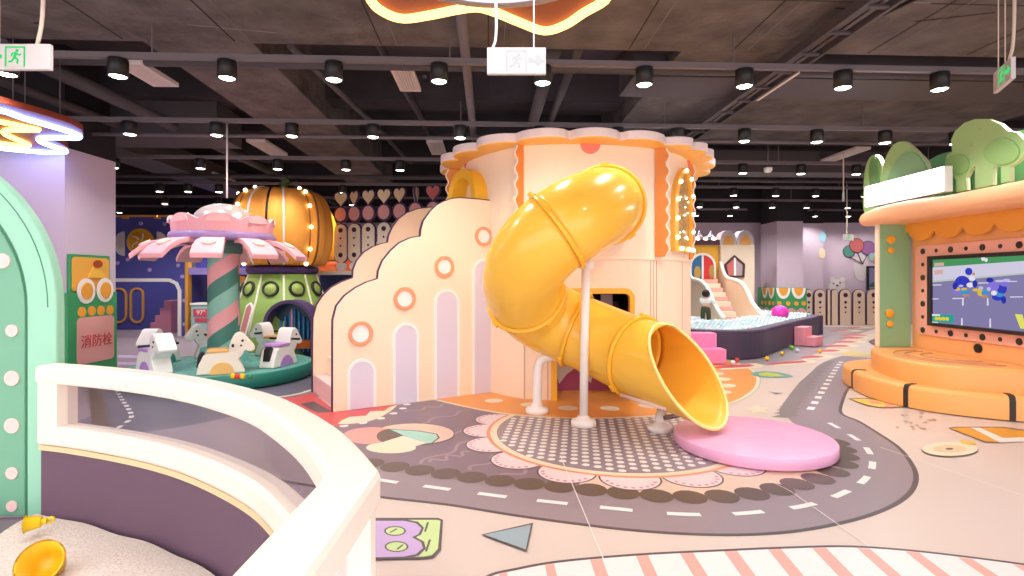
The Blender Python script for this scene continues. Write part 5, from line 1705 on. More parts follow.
# deck, wall and yellow chute beyond
deck = thing('totem_deck', 'white edged raised deck with dusky pink and orange panels, running behind the heart totems', 'deck', (-2.9, 13.0, 0))
A = Vector((-4.55, 12.75, 0)); Bd = Vector((-1.05, 11.35, 0))
df = Fr(A, Bd - A); dl = (Bd - A).length
zdk = 1.70
b = MB(); b.fbox(df, .0, dl, zdk - .08, zdk, -1.5, .35); b.build('deck_board', M('deck_white', '#E9E0DC', .45, .4), deck)
b = MB(); b.fbox(df, .0, dl, 0, zdk - .085, -1.5, -.0); b.build('deck_front', navy_d, deck)
pw = [(M('panel_orange', '#D9683A', .5, .3)), (M('panel_dusk', '#7A4A6E', .5, .3)), (M('panel_rose', '#B9828F', .5, .3))]
for k in range(8):
    u_ = dl * k / 8
    b = MB(); b.fbox(df, u_ + .01, u_ + dl / 8 - .01, zdk + .002, 2.62 + .05 * (k % 2), -.8, -.74); b.build('back_panel', pw[(0, 2, 1, 0, 1, 2, 1, 1)[k]], deck)
b = MB(); b.fbox(df, 0, dl, 2.36, 2.42, -.735, -.68); b.build('white_rail', whitep, deck)
chute = thing('yellow_chute', 'orange and yellow slide chute dropping behind the pumpkin beside the first totem', 'slide', (-4.0, 13.2, 0))
cp_ = spline([P(300, 196, 13.4), P(313, 205, 13.3), P(324, 222, 13.1), P(329, 245, 12.95), P(331, 262, 12.9)], 4)
b = MB(); b.tube(cp_, .26, 16); b.build('tube', M('chute_yellow', '#F3B02E', .35, .45), chute)
b = MB(); b.tube([Vector((cp_[-1].x, cp_[-1].y, cp_[-1].z)), Vector((cp_[-1].x, cp_[-1].y, zdk + .01))], .3, 16); b.build('landing', M('chute_orange', '#DF6F33', .4, .4), chute)
# heart totems
tan = M('totem_tan', '#DCBF9C', .45, .4); rose = M('totem_rose', '#D99A94', .45, .4); purple_e = M('totem_purple', '#4C3557', .5, .3)
plank = M('totem_plank', '#EADBC6', .45, .4); red_h = M('totem_red', '#BF5F5C', .45, .4)
names = ['first', 'second', 'third', 'fourth', 'fifth', 'sixth', 'seventh']
hx = [341.5, 355, 369, 384.5, 400.2, 416, 433.5]
for k, x in enumerate(hx):
    t_ = k / 7
    d = Vector(((x - CX) / FPX, 1, 0))
    off = df.O + df.N * .2
    s = (off).dot(df.N) / d.dot(df.N)
    p0 = d * s
    lab = 'heart topped totem with rose disc and slotted plank, %s from the pumpkin' % (ORD[k])
    t = thing('heart_totem', lab, 'totem', (p0.x, p0.y, zdk + .004), 'heart totems on the raised deck')
    fr = Fr((p0.x, p0.y, zdk + .004), (.97, -.25, 0))
    spin = [0, .5, .15, .05, .3, 1.35, .1, .5][k]
    hu = fr.U * math.cos(spin) + fr.N * math.sin(spin)
    hf = Fr((p0.x, p0.y, zdk), hu)
    zz = [1.54, 1.54, 1.53, 1.53, 1.53, 1.53, 1.53, 1.53][k]
    b = MB(); b.tube([fr.pt(0, .002), fr.pt(0, 1.62)], .018, 8); b.build('pole', purple_e, t)
    col = red_h if k == 6 else (M('totem_pale', '#E8CFA6', .45, .4) if k in (0, 3) else tan)
    b = MB(); b.prism(hf, [(u, 1.62 + v) for u, v in heart_pts(.35, .37)], -.025, .025); h_ = b.build('heart', purple_e, t, bevel=.005)
    b = MB(); b.prism(hf, [(u, 1.62 + v) for u, v in heart_pts(.31, .32)], -.034, .034); b.build('heart_face', col, h_)
    el = [(.135 * math.cos(a), 1.28 + .155 * math.sin(a)) for a in [2 * PI * q / 24 for q in range(24)]]
    el2 = [(u * 1.3, 1.28 + (v - 1.28) * 1.25) for u, v in el]
    b = MB(); b.prism(fr, el2, -.035, .035); e_ = b.build('disc', purple_e, t, bevel=.005)
    b = MB(); b.prism(fr, el, -.042, .046); b.build('disc_face', rose, e_)
    b = MB(); b.prism(fr, rrect(-.175, .175, .17, 1.08, .17), -.018, .018); w_ = b.build('plank', purple_e, t, bevel=.004)
    b = MB(); b.prism(fr, rrect(-.15, .15, .195, 1.055, .145), -.024, .04); pf = b.build('plank_face', plank, w_)
    for z_, r_ in ((.92, .055), (.74, .024), (.57, .024), (.36, .055)):
        b = MB(); b.disc(fr.pt(0, z_, .04), r_, .006, tuple(fr.N), 14); b.build('hole', M('hole_dark', '#41343c', .6, .2), pf)
    b = MB(); b.prism(fr, [(.12 * math.cos(a), .1 + .1 * math.sin(a)) for a in [2 * PI * q / 20 for q in range(20)]], -.03, .036); b.build('foot_disc', M('foot_white', '#E5DFE0', .45, .4), t)
# ================================================================== screen house
HX = 5.78
hf = Fr((HX, 0, 0), (0, -1, 0), (0, 0, 1))          # faces the play area; u grows towards the viewer
or_w = M('house_orange', '#F3B174', .42, .4)
or_r = M('roof_peach', '#F5BE92', .4, .4)
pk_f = M('frame_salmon', '#EFB0A0', .42, .4)
gr_p = M('pillar_green', '#8DBB8C', .45, .4)
knob = M('frame_hole', '#3a3430', .5, .3)
house = thing('screen_house', 'orange house shaped screen stand with rounded peach roof, wavy trim and green side pillar', 'screen stand', (6.2, 6.8, 0))
u_a, u_b = hf.px(912.5, 300)[0], -5.0
b = MB(); b.fbox(hf, u_a, u_b, .533, 2.32, -.5, 0); b.build('front_panel', or_w, house)
fu0 = hf.px(914, 300)[0]
b = MB(); b.prism(hf, rrect(fu0 + .05, -5.2, .735, 1.985, .1), 0, .02); fp_ = b.build('screen_surround', pk_f, house, bevel=.005)
# dark holes round the surround
k = 0
for row_z, n in ((1.90, 9), (.80, 9)):
    for i in range(n):
        u = -7.57 + .24 * i
        b = MB(); b.disc(hf.pt(u, row_z, .02), .041 if i % 2 == 0 else .026, .006, tuple(hf.N), 16); b.build('dark_hole', knob, fp_)
for j in range(1, 6):
    b = MB(); b.disc(hf.pt(-7.57, .80 + 1.1 * j / 6, .02), .041 if j % 2 == 0 else .026, .006, tuple(hf.N), 16); b.build('dark_hole', knob, fp_)
c = hf.px(978.5, 348.3); b = MB(); b.disc(hf.pt(c[0], c[1], 0), .058, .02, tuple(hf.N), 24, round_=.008); b.build('round_speaker', black, house)
# wavy trim under the roof
vt0 = [(-7.66, 2.31)]
n = 5.5
wave = []
for k in range(56):
    t = k / 55
    wave.append((-7.745 + 2.53 * t, 2.17 - .125 * abs(math.sin(PI * t * n)) ** .7 + (.0)))
tr_f = Fr((HX - .1, 0, 0), (0, -1, 0), (0, 0, 1))
b = MB(); b.prism(tr_f, [(-7.9, 2.31), (-7.82, 2.2)] + wave + [(-5.2, 2.31)], -.04, .0); b.build('wavy_trim', M('trim_orange', '#EBA544', .42, .4), house, bevel=.005)
# pillar
b = MB(); b.box((5.535, 7.835, 1.418), (.45, .07, 1.768)); pl = b.build('pillar', gr_p, house, bevel=.006)
b = MB(); b.box((5.3, 7.835, 1.418), (.02, .075, 1.768)); b.build('pillar_edge', M('pillar_cream_edge', '#F2E6CE', .45, .4), pl)
pf_ = Fr((0, 7.8, 0), (1, 0, 0), (0, 0, 1))
for x, y, r in ((890.3, 239.5, .06), (890.3, 250.3, .048), (889.3, 313.5, .062), (889.6, 323.8, .046)):
    c = pf_.px(x, y); b = MB(); b.disc(pf_.pt(c[0], c[1], 0), r, .03, tuple(pf_.N), 20, round_=.014); b.build('amber_button', M('button_amber', '#F4AE33', .35, .45), pl)
# roof: rounded slab with a soft swelling towards the sign
def roof_sec(y):
    t = max(0.0, min(1.0, (8.2 - y) / .5))
    sw = .035 * math.sin(max(0, min(1, (8.05 - y) / 1.4)) * PI)
    return 2.30, 2.53 + sw - .05 * (1 - t) ** 2
b = MB()
ys = [8.12, 8.115, 8.09, 8.05] + [8.0 - .15 * k for k in range(26)]
vs = []
NR = 9
for i, y in enumerate(ys):
    z0, z1 = roof_sec(y)
    h = (z1 - z0) / 2; zc = (z0 + z1) / 2
    e = [.55, .8, .95, 1.0][min(i, 3)]
    x0 = 5.2 + (1 - e) * .08
    row_ = []
    for k in range(NR):
        a = -PI / 2 - PI * k / (NR - 1)
        row_.append((x0 + h * .8 + h * .8 * math.cos(a), y, zc + h * e * math.sin(a)))
    row_.append((6.9, y, zc + h * e)); row_.append((6.9, y, zc - h * e))
    vs.append(row_)
fl_ = [p for r in vs for p in r]
K = NR + 2
fs = [(i * K + k, (i + 1) * K + k, (i + 1) * K + (k + 1) % K, i * K + (k + 1) % K) for i in range(len(ys) - 1) for k in range(K)]
fs += [tuple(range(K)), tuple((len(ys) - 1) * K + k for k in range(K))]
b.add(fl_, fs, 0, True); ro_ = b.build('roof', or_r, house)
# cut-out bushes standing on the roof
bush = M('bush_green', '#B3DD97', .45, .4); bush_d = M('bush_dark_green', '#74B488', .45, .4); bush_l = M('bush_spot', '#B6D58A', .45, .4); edge_c = M('bush_edge', '#E2EAC0', .45, .4)
def cutout(name, label, X, px_pts, mat, sm=4, spots=(), th=.05, extra=(), zb=2.59):
    fr = Fr((X, 0, 0), (0, -1, 0), (0, 0, 1))
    pts = fr.pxs(px_pts)
    if sm: pts = sp2(pts, sm, True)
    pts = [(u, max(v, zb)) for u, v in pts]
    cu = sum(p[0] for p in pts) / len(pts)
    t = thing(name, label, 'cut-out bush', (X, -cu, zb), 'cut-out bushes on the screen house roof')
    b = MB(); b.prism(fr, pts, -th, 0, mside=1); bo_ = b.build('board', [mat, edge_c], t)
    for x, y, r in spots:
        c = fr.px(x, y); b = MB(); b.disc(fr.pt(c[0], c[1], 0), r, .008, tuple(fr.N), 12); b.build('pale_spot', bush_l, bo_)
    for pp_, m_ in extra:
        q = sp2(fr.pxs(pp_), 4, True); b = MB(); b.prism(fr, [(u, max(v, 2.595)) for u, v in q], .002, .02); b.build('overlay', m_, bo_)
cutout('cactus_cutout', 'narrow upright green bush cut-out at the far end of the house roof', 5.5, [(864.5, 214), (863.8, 180), (867, 163), (872, 155.5), (877.5, 156.5), (881.5, 165), (882.5, 180), (882, 212)], bush, 4, (), .06, [([(870, 170), (873, 158), (878, 160), (880, 170), (879, 186), (872, 188)], M('bush_mid', '#7FB072', .45, .4))], 2.545)
cutout('bush_cutout', 'round topped green bush cut-out behind the shining sign', 5.42, [(883, 205), (882, 185), (884, 163), (890, 149), (897, 142.5), (905, 142), (913, 148), (919, 154), (926, 162), (929, 175), (930, 195)], bush, 4, [(895.5, 150.5, .02), (891, 165, .018)], .05, [([(890, 186), (893, 168), (904, 154), (915, 152.5), (925, 163), (928, 176), (926, 182)], M('bush_soft', '#97C897', .45, .4))])
cutout('bush_cutout', 'long dark green bush cut-out standing behind the tree shaped one', 5.66, [(926, 200), (926, 166), (933, 158), (944, 153), (960, 149.5), (985, 140), (1010, 133), (1040, 128), (1060, 140), (1060, 190)], bush_d, 4, (), .05)
cutout('tree_cutout', 'light green tree cluster cut-out with thick trunks beside the shining sign', 5.5, [(956.5, 192), (956, 180), (948, 172), (945, 163), (947, 155), (952, 152), (951, 140), (955, 131), (964, 123), (975, 119), (988, 119), (1000, 124), (1008, 131), (1016, 132), (1025, 141), (1024, 155), (1016, 163), (1010, 167), (1010, 186), (1001, 188), (1001, 167), (993, 167), (992.5, 188), (975, 191), (975, 165), (969, 172), (966, 178), (966.5, 191)], bush, 0,
       [(980, 129, .02), (971, 145, .022), (958, 157, .016), (967, 168, .016), (1002, 140, .022), (1014, 152, .02), (994, 156, .018), (953, 169, .014)], .05, [([(985, 152), (990, 143), (1000, 138), (1012, 140), (1020, 148), (1018, 158), (1008, 164), (996, 164), (988, 160)], M('bush_shade', '#9CCB82', .45, .4)), ([(947, 163), (951, 156), (960, 154), (968, 158), (970, 166), (965, 173), (955, 173)], M('bush_shade', '#9CCB82'))])
# shining sign box
sg = thing('light_sign', 'brightly shining white sign box on the roof edge of the screen house', 'sign', (5.3, 7.2, 2.6))
gf = Fr((5.3, 0, 0), (0, -1, 0), (0, 0, 1))
a0, a1 = gf.px(865.5, 190)[0], gf.px(944.5, 175)[0]
b = MB(); b.fbox(gf, a0, a1, 2.585, 2.90, -.1, 0); b.build('sign_case', M('sign_case', '#E8E4E0', .4, .4), sg)
b = MB(); b.fbox(gf, a0 + .01, a1 - .01, 2.595, 2.89, .001, .012); b.build('lit_face', glow('sign_light', '#FBFAFF', 9.0), sg)
# television
tv = thing('television', 'wide black framed television showing a bright street game scene, set in the orange house', 'television', (HX, 6.7, .88))
T0 = hf.px(926.8, 300, .07)[0]; T1 = T0 + 1.72
Z0, Z1 = .875, 1.825
b = MB(); b.ring(hf, [(T0, Z0), (T1, Z0), (T1, Z1), (T0, Z1)], [(T0 + .055, Z0 + .045), (T1 - .05, Z0 + .045), (T1 - .05, Z1 - .05), (T0 + .055, Z1 - .05)], .021, .07); b.build('bezel', M('bezel_black', '#2b2627', .4, .4), tv, bevel=.004)
scr = MB(); scr.fbox(hf, T0 + .05, T1 - .045, Z0 + .04, Z1 - .045, .022, .03)
S0, S1, W0, W1 = T0 + .055, T1 - .05, Z0 + .045, Z1 - .05
screen = scr.build('screen', glow('screen_road', '#8D86B4', .85), tv)
LZ = [.031]
SP = MB(); SPM = []
def pic(name, polys, col, st=.9):
    LZ[0] += .0006
    SPM.append(glow('screen_' + col.strip('#'), col, st))
    for p in polys:
        SP.add([hf.pt(S0 + (S1 - S0) * u, W0 + (W1 - W0) * v, LZ[0]) for u, v in p], [list(range(len(p)))], len(SPM) - 1)
def sx(x, y):
    u, v = hf.px(x, y); return ((u - S0) / (S1 - S0), (v - W0) / (W1 - W0))
def SX(pts): return [sx(x, y) for x, y in pts]
pic('screen_grass', [[(0, .86), (1, .93), (1, 1), (0, 1)]], '#4E9A62')
pic('screen_pavement', [[(0, .66), (1, .80), (1, .94), (0, .88)]], '#D9D4EA')
pic('screen_kerb', [[(0, .64), (1, .78), (1, .80), (0, .67)]], '#C2CFC4')
pic('screen_signs', [[(.02, .89), (.12, .90), (.12, .95), (.02, .95)], [(.02, .76), (.11, .77), (.11, .84), (.02, .83)]], '#DDB3A6')
ln = []
for x0, x1, y in ((934, 944, 285), (981, 993, 283), (1002, 1020, 281.5), (933, 941, 299), (955, 967, 298.5), (1013, 1026, 297)):
    ln.append(SX([(x0, y + .6), (x1, y + .3), (x1, y - .6), (x0, y - .5)]))
for x, y0, y1 in ((965.5, 298, 305.5), (990.5, 298, 305.5), (964.5, 318, 326), (993, 318.5, 327.5)):
    ln.append(SX([(x - .9, y1), (x + 1, y1), (x + .7, y0), (x - .7, y0)]))
pic('screen_lane_lines', ln, '#E4E2F2')
def bl(x, y, rx, ry):
    rx, ry = rx * 1.25, ry * 1.25
    return SX([(x + rx * math.cos(t), y + ry * math.sin(t)) for t in [2 * PI * k / 16 for k in range(16)]])
pic('screen_blob_blue', [bl(965, 282, 6, 5), bl(971.5, 271.5, 3, 3), bl(1001, 297, 5, 3), bl(1005, 289, 4, 4)], '#3B41C4')
pic('screen_blob_violet', [bl(996, 286, 5, 4), bl(960, 291, 4, 3), bl(1008, 284, 4, 2)], '#8E7BE0')
pic('screen_blob_white', [bl(975, 278.5, 2.6, 2), bl(973, 285, 3, 2), bl(997, 293, 2.4, 2), bl(986, 258.5, 1.6, 2), bl(989, 260, 1.4, 1.6)], '#EDEBF7')
pic('screen_blob_yellow', [bl(960, 289, 2.5, 1.6), bl(967, 289.5, 2.3, 1.6), bl(984, 293, 3, 2.6), bl(979, 290, 3, 1.2)], '#E8C33E')
pic('screen_blob_cyan', [bl(968, 292.5, 4, 2), bl(988, 293, 3, 2.4), bl(1003, 295, 3, 1.6)], '#3F9DD8')
pic('screen_blob_orange', [bl(969, 295.5, 3, 1), bl(987.5, 296.5, 2.5, 1.2), bl(976.5, 274, 1.2, 1)], '#D98A4A')
pic('screen_blob_blue', [bl(978, 284, 2, 3), bl(993, 280, 3, 2), bl(1007, 300, 2, 3), bl(958, 286, 2, 3)], '#2F36B0')
pic('screen_blob_pale', [bl(1003, 281, 4, 1), bl(1010, 280, 3, 1), bl(984, 288, 2, 1.4), bl(964, 286, 2, 1), bl(992, 289, 1.6, 1.6)], '#C9C4F0')
pic('screen_badge', [SX([(934, 321.5), (957, 323), (957, 314.8), (936, 314.2)])], '#2FA89C')
pic('screen_badge_white', [SX([(933.5, 323.5), (941, 324), (941, 322), (933.5, 321.5)]), SX([(933.5, 316), (943, 316), (943, 314.2), (933.5, 314)])], '#DDF3DF')
pic('screen_badge_yellow', [bl(939.5 + 3.6 * k, 318.6 + .1 * k, 1.5, 1.5) for k in range(4)], '#F0D23A')
pic('screen_ticket', [SX([(1018.5, 314), (1026, 314.5), (1030, 329), (1024, 328.5)])], '#EDE96A')
SP.build('screen_picture_print', SPM, screen)
# stage
stage = thing('stage', 'orange two step curved stage with black straps in front of the screen house', 'stage', (6.0, 6.6, 0))
st1 = M('stage_orange', '#F1AE64', .38, .4, bump=(2.2, .15, .03)); st2 = M('stage_orange_top', '#EFAC66', .42, .4, mottle=(1.6, .05))
t1 = sp2([(5.8, 8.55), (5.4, 8.4), (5.08, 8.22), (4.87, 7.95), (4.7, 7.5), (4.56, 7.0), (4.56, 6.55), (4.72, 6.15), (5.0, 5.88), (5.36, 5.68), (5.8, 5.52), (6.4, 5.4)], 6)
t2 = sp2([(5.75, 8.25), (5.43, 8.06), (5.17, 7.78), (4.97, 7.42), (4.83, 7.0), (4.77, 6.6), (4.86, 6.25), (5.1, 6.03), (5.42, 5.86), (5.8, 5.72), (6.4, 5.6)], 6)
def tier(path, z0, z1, r, mat, name, back=6.9):
    b = MB()
    prof = [(0, z0), (0, z1 - r), (r * .3, z1 - r * .3), (r, z1)]
    k = len(path)
    rowsv = []
    for d, z in prof:
        o_ = offset(path, d)
        # keep inside: offset direction points to the back
        test = o_[k // 2][0] - path[k // 2][0]
        if d and test < 0: o_ = offset(path, -d)
        rowsv.append([(p[0], p[1], z) for p in o_])
    vs = [p for r_ in rowsv for p in r_]
    fs = [(i * k + j, i * k + j + 1, (i + 1) * k + j + 1, (i + 1) * k + j) for i in range(3) for j in range(k - 1)]
    b.add(vs, fs, 0, True)
    lo = [(p[0], p[1], z0) for p in path] + [(back, path[-1][1], z0), (back, path[0][1], z0)]
    hi = rowsv[3] + [(back, rowsv[3][-1][1], z1), (back, rowsv[3][0][1], z1)]
    b.add(lo, [list(range(len(lo)))]); b.add(hi, [list(range(len(hi)))], 1)
    b.add([lo[k - 1], lo[k], hi[k], hi[k - 1]], [(0, 1, 2, 3)]); b.add([lo[k], lo[k + 1], hi[k + 1], hi[k]], [(0, 1, 2, 3)]); b.add([lo[k + 1], lo[0], hi[0], hi[k + 1]], [(0, 1, 2, 3)])
    return b.build(name, mat, stage, recalc=True)
lo_t = tier(t1, .0125, .27, .055, [st1, st1], 'lower_step')
hi_t = tier(t2, .27, .53, .04, [st1, st2], 'upper_step')
def strap(i):
    o1 = offset(t1, .0); q = t1[i]
    a, c = t1[i - 1], t1[i + 1]
    d = Vector((c[0] - a[0], c[1] - a[1])).normalized()
    nn = Vector((d.y, -d.x))
    if nn.x > 0: nn = -nn
    nn3 = Vector((nn.x, nn.y, 0)); d3 = Vector((d.x, d.y, 0))
    p = Vector((q[0], q[1], 0))
    prof = [(.006, .014), (.006, .22), (-.01, .262), (-.05, .277), (-.16, .277)]
    b = MB(); vs = []
    for n_, z in prof:
        for w_ in (-.026, .026): vs.append(p + nn3 * n_ + d3 * w_ + Vector((0, 0, z)))
    for n_, z in prof:
        for w_ in (-.026, .026): vs.append(p + nn3 * (n_ - .012) + d3 * w_ + Vector((0, 0, z - .008)))
    m_ = len(prof)
    fs = []
    for k in range(m_ - 1):
        fs += [(2 * k, 2 * k + 1, 2 * k + 3, 2 * k + 2), (2 * m_ + 2 * k, 2 * m_ + 2 * k + 2, 2 * m_ + 2 * k + 3, 2 * m_ + 2 * k + 1), (2 * k, 2 * k + 2, 2 * m_ + 2 * k + 2, 2 * m_ + 2 * k), (2 * k + 1, 2 * m_ + 2 * k + 1, 2 * m_ + 2 * k + 3, 2 * k + 3)]
    b.add(vs, fs); b.build('strap', M('strap_black', '#3a332e', .5, .3), lo_t)
def idx_px(path, x):
    return min(range(1, len(path) - 1), key=lambda i: abs(CX + FPX * path[i][0] / path[i][1] - x) + (100 if path[i][1] > 8 else 0))
strap(idx_px(t1, 853)); strap(idx_px(t1, 907)); strap(idx_px(t1, 1009))
b = MB()
for r_ in (.34, .5, .62):
    q_ = [(5.55 + r_ * 1.0 * math.cos(a), 6.75 + r_ * 1.1 * math.sin(a), .5312) for a in [PI * .5 + PI * k / 24 for k in range(25)]]
    b.tube([(max(x, 4.95), y, z) for x, y, z in q_], .012, 6)
b.build('ring_lines', M('ring_brown', '#C98A63', .5, .3), hi_t)

# ================================================================== ball pit
pit = thing('ball_pit', 'dark purple padded wall of the ball pit, curved at the near side', 'ball pit', (5.5, 12.5, 0))
pw_ = sp2([(2.95, 10.6), (3.43, 10.38), (4.18, 10.12), (4.75, 10.35), (5.35, 11.05), (6.1, 11.95), (6.95, 12.95), (7.7, 13.8), (8.3, 14.55)], 5)
purp = M('pit_purple', '#4B4259', .5, .35)
def ribbon(path, w_, z0, z1, mat, name, par, bev=.015):
    o_ = offset(path, w_)
    if o_[len(path) // 2][1] < path[len(path) // 2][1]: o_ = offset(path, -w_)
    b = MB(); b.ring(Fr((0, 0, 0), (1, 0, 0), (0, 1, 0), (0, 0, 1)), path, o_, z0, z1, closed=False)
    return b.build(name, mat, par, bevel=bev)
ribbon(pw_, .2, .012, .50, purp, 'padded_wall', pit)
ribbon(pw_, .22, .50, .55, M('pit_rim', '#5A5068', .45, .35), 'rim', pit)
b = MB(); b.box((8.36, 15.62, .275), (.2, 1.9, .52)); b.build('padded_wall', purp, pit, bevel=.015)
b = MB(); b.box((2.85, 13.7, .275), (.2, 6.0, .52)); b.build('padded_wall', purp, pit, bevel=.015)
# heap of balls
def inside(x, y):
    if x < 3.0 or x > 8.15 or y > 16.6: return False
    for (x0, y0), (x1, y1) in zip(pw_, pw_[1:]):
        if x0 <= x <= x1:
            return y > y0 + (y1 - y0) * (x - x0) / (x1 - x0) + .43
    return False
def blocked(x, y):
    # where the two slide walls and stairs stand
    return 4.85 < x < 7.4 and y > 13.3 + max(0, (x - 5.2)) * .62
base_m = M('ball_bed', '#DCE8EC', .5, .4, mottle=(9, .18))
ball_ms = [M('ball_white', '#D9DEE2', .35, .45), M('ball_ice', '#BAD6E2', .35, .45), M('ball_mint', '#BBDAD3', .35, .45), M('ball_blue', '#96BFD6', .35, .45)]
random.seed(21)
cand = []
s_ = .098
j = 0
y = 10.2
while y < 16.6:
    x = 3.05 + (s_ / 2 if j % 2 else 0)
    while x < 8.2:
        xx, yy = x + random.uniform(-.002, .002), y + random.uniform(-.002, .002)
        if inside(xx, yy) and not blocked(xx, yy) and math.hypot(xx - 4.76, yy - 13.25) > .2 and math.hypot(xx - 6.9, yy - 13.9) > .24:
            cand.append((xx, yy))
        x += s_
    y += s_ * .87; j += 1
vis = [c for c in cand if CX + FPX * c[0] / c[1] > 688]
vis.sort(key=lambda c: c[1])
near_b = vis[:300]
rest = [c for c in vis[300:]]
def bz(x, y): return .50 + .035 * math.sin(x * 3.1 + y) + .03 * math.sin(y * 4.3)
protos = []
for mt, nm in zip(ball_ms, ('white', 'ice blue', 'mint', 'blue')):
    b = MB(); b.ball((0, 0, 0), .0465, 14, 10)
    me_o = b.build('pit_ball', mt)
    tag(me_o, '%s plastic ball among those heaped along the near edge of the ball pit' % nm, 'ball', nm + ' balls in the ball pit')
    protos.append(me_o)
used = [False] * 4
for c in near_b:
    k = random.choices((0, 1, 2, 3), (5, 3, 2, 1.4))[0]
    o = protos[k]
    if used[k]:
        o = o.copy(); C.objects.link(o)
    used[k] = True
    o.location = (c[0], c[1], bz(*c))
b = MB()
for c in rest:
    b.ball((c[0], c[1], bz(*c)), .0465, 8, 6, random.choices((0, 1, 2, 3), (5, 3, 2, 1.4))[0])
o = b.build('pit_balls', ball_ms, recalc=False, loc=(5.5, 14, .5)); tag(o, 'mass of white and pale blue plastic balls filling the back of the ball pit', 'balls', kind='stuff')
poly = [(x, yv + .4) for x, yv in pw_ if x < 8.1] + [(8.15, 16.55), (3.0, 16.55)]
b = MB(); b.prism(Fr((0, 0, 0), (1, 0, 0), (0, 1, 0), (0, 0, 1)), poly, .3, .37)
b.build('ball_bed', base_m, pit)
# big pink ball
c = P(780, 313.2, 13.9)
b = MB(); b.ball((c.x, c.y, c.z), .205, 28, 18); o = b.build('beach_ball', M('ball_magenta', '#F03BB8', .25, .5), loc=(c.x, c.y, c.z - .2)); tag(o, 'big shiny magenta ball lying on the balls of the pit', 'ball')
# pink foam steps outside the pit
pks = M('foam_pink', '#F08FC4', .42, .35)
pks2 = M('foam_rose', '#EE9BAB', .42, .35)
def foam(label, x0, y0, w_, d_, h_, mat, rz=0.0):
    t = thing('foam_steps', label, 'steps', (x0, y0, 0), 'pink foam steps at the ball pit')
    c_, s2 = math.cos(rz), math.sin(rz)
    def at(u, v): return (x0 + u * c_ - v * s2, y0 + u * s2 + v * c_)
    p = at(0, d_ * .25); b = MB(); b.box((p[0], p[1], h_ / 4 + .012), (w_, d_ / 2, h_ / 2), rz); b.build('lower_step', mat, t, bevel=.012)
    p = at(-.03, d_ * .752); b = MB(); b.box((p[0], p[1], h_ / 2 + .012), (w_ * .93, d_ / 2, h_), rz); b.build('upper_step', mat, t, bevel=.012)
foam('bright pink two step foam block against the pit wall beside the cake tower', 3.3, 9.56, 1.0, .56, .52, pks)
foam('rose pink two step foam block against the far end of the pit wall', 6.93, 12.18, .5, .44, .42, pks2, math.radians(42))
# loose balls on the floor
for k, (x, y, col, nm) in enumerate([(733, 362.2, '#EDEDF2', 'white'), (737, 359.6, '#D9534A', 'red'), (767, 358.2, '#EFC52A', 'yellow'), (782, 353.2, '#EFC52A', 'yellow'), (792.3, 347.7, '#77B53A', 'green'), (797, 350, '#CFE4EA', 'ice blue'), (820, 351, '#E8B93A', 'amber'), (790.5, 346.8, '#77B53A', 'green')]):
    c = F(x, y, .055)
    b = MB(); b.ball((c.x, c.y, .05), .042, 14, 10); o = b.build('loose_ball', M('loose_' + nm.replace(' ', '_'), col, .35, .45), loc=(c.x, c.y, .012))
    tag(o, ['white ball on the floor near the pink foam steps', 'red ball on the floor behind the white one', 'yellow ball on the floor at the curve of the pit wall', 'yellow ball on the floor midway along the pit wall', 'green ball on the floor touching the pale blue one', 'ice blue ball on the floor by the green balls', 'amber ball on the red floor strip', 'green ball on the floor closest to the pit wall'][k], 'ball', 'loose balls by the ball pit')
# ------------------------------------------------------------------ slide castle behind the pit
castle = thing('pit_castle', 'cream and yellow castle front with arched door and egg shaped battlements behind the ball pit', 'playhouse', (6.3, 16.5, 0))
kf = Fr((0, 16.95, 0), (1, 0, 0), (0, 0, 1))
cb = M('castle_cream', '#E6D2BA', .45, .35)
def kbox(x0, x1, y0, y1, n0, n1, mat, name, par=None, bev=.0):
    a, d = kf.px(x0, y1), kf.px(x1, y0)
    b = MB(); b.fbox(kf, a[0], d[0], max(a[1], .0), d[1], n0, n1); return b.build(name, mat, par or castle, bevel=bev)
kbox(668, 718.6, 244.8, 330, -.4, 0, M('castle_yellow', '#EBB03A', .45, .4), 'yellow_wall')
kbox(718.8, 752.5, 245, 330, -.5, .15, cb, 'cream_tower', bev=.01)
kbox(668, 718.6, 240, 245, -.45, .1, M('castle_plum_band', '#5D3E55', .45, .35), 'plum_band')
for x in (697, 705, 713):
    q = kf.px(x, 239.2); b = MB(); b.ball(kf.pt(q[0], q[1], .05), .065, 12, 8); b.build('bulb', bulb_m, castle)
for x in (701, 712.5):
    q = kf.px(x, 237); b = MB(); b.lathe([(.12, 0), (.03, .14), (.02, .2), (0, .21)], kf.pt(q[0], q[1], -.15), 16); b.build('spire', M('spire_lilac', '#C9BFDA', .4, .4), castle)
for x in (726.5, 743.3):
    q = kf.px(x, 245); r_ = .25
    b = MB(); b.prism(kf, [(q[0] + r_, q[1])] + [(q[0] + r_ * math.cos(PI * k / 16), q[1] + .12 + .33 * math.sin(PI * k / 16)) for k in range(17)] + [(q[0] - r_, q[1])], -.3, .15); e_ = b.build('egg_battlement', M('egg_grey', '#CDBFC4', .45, .4), castle, bevel=.008)
    b = MB(); b.prism(kf, [(q[0] + .16, q[1])] + [(q[0] + .16 * math.cos(PI * k / 16), q[1] + .05 + .23 * math.sin(PI * k / 16)) for k in range(17)] + [(q[0] - .16, q[1])], .15, .17); b.build('egg_yolk', M('egg_amber', '#E2A24F', .45, .4), e_)
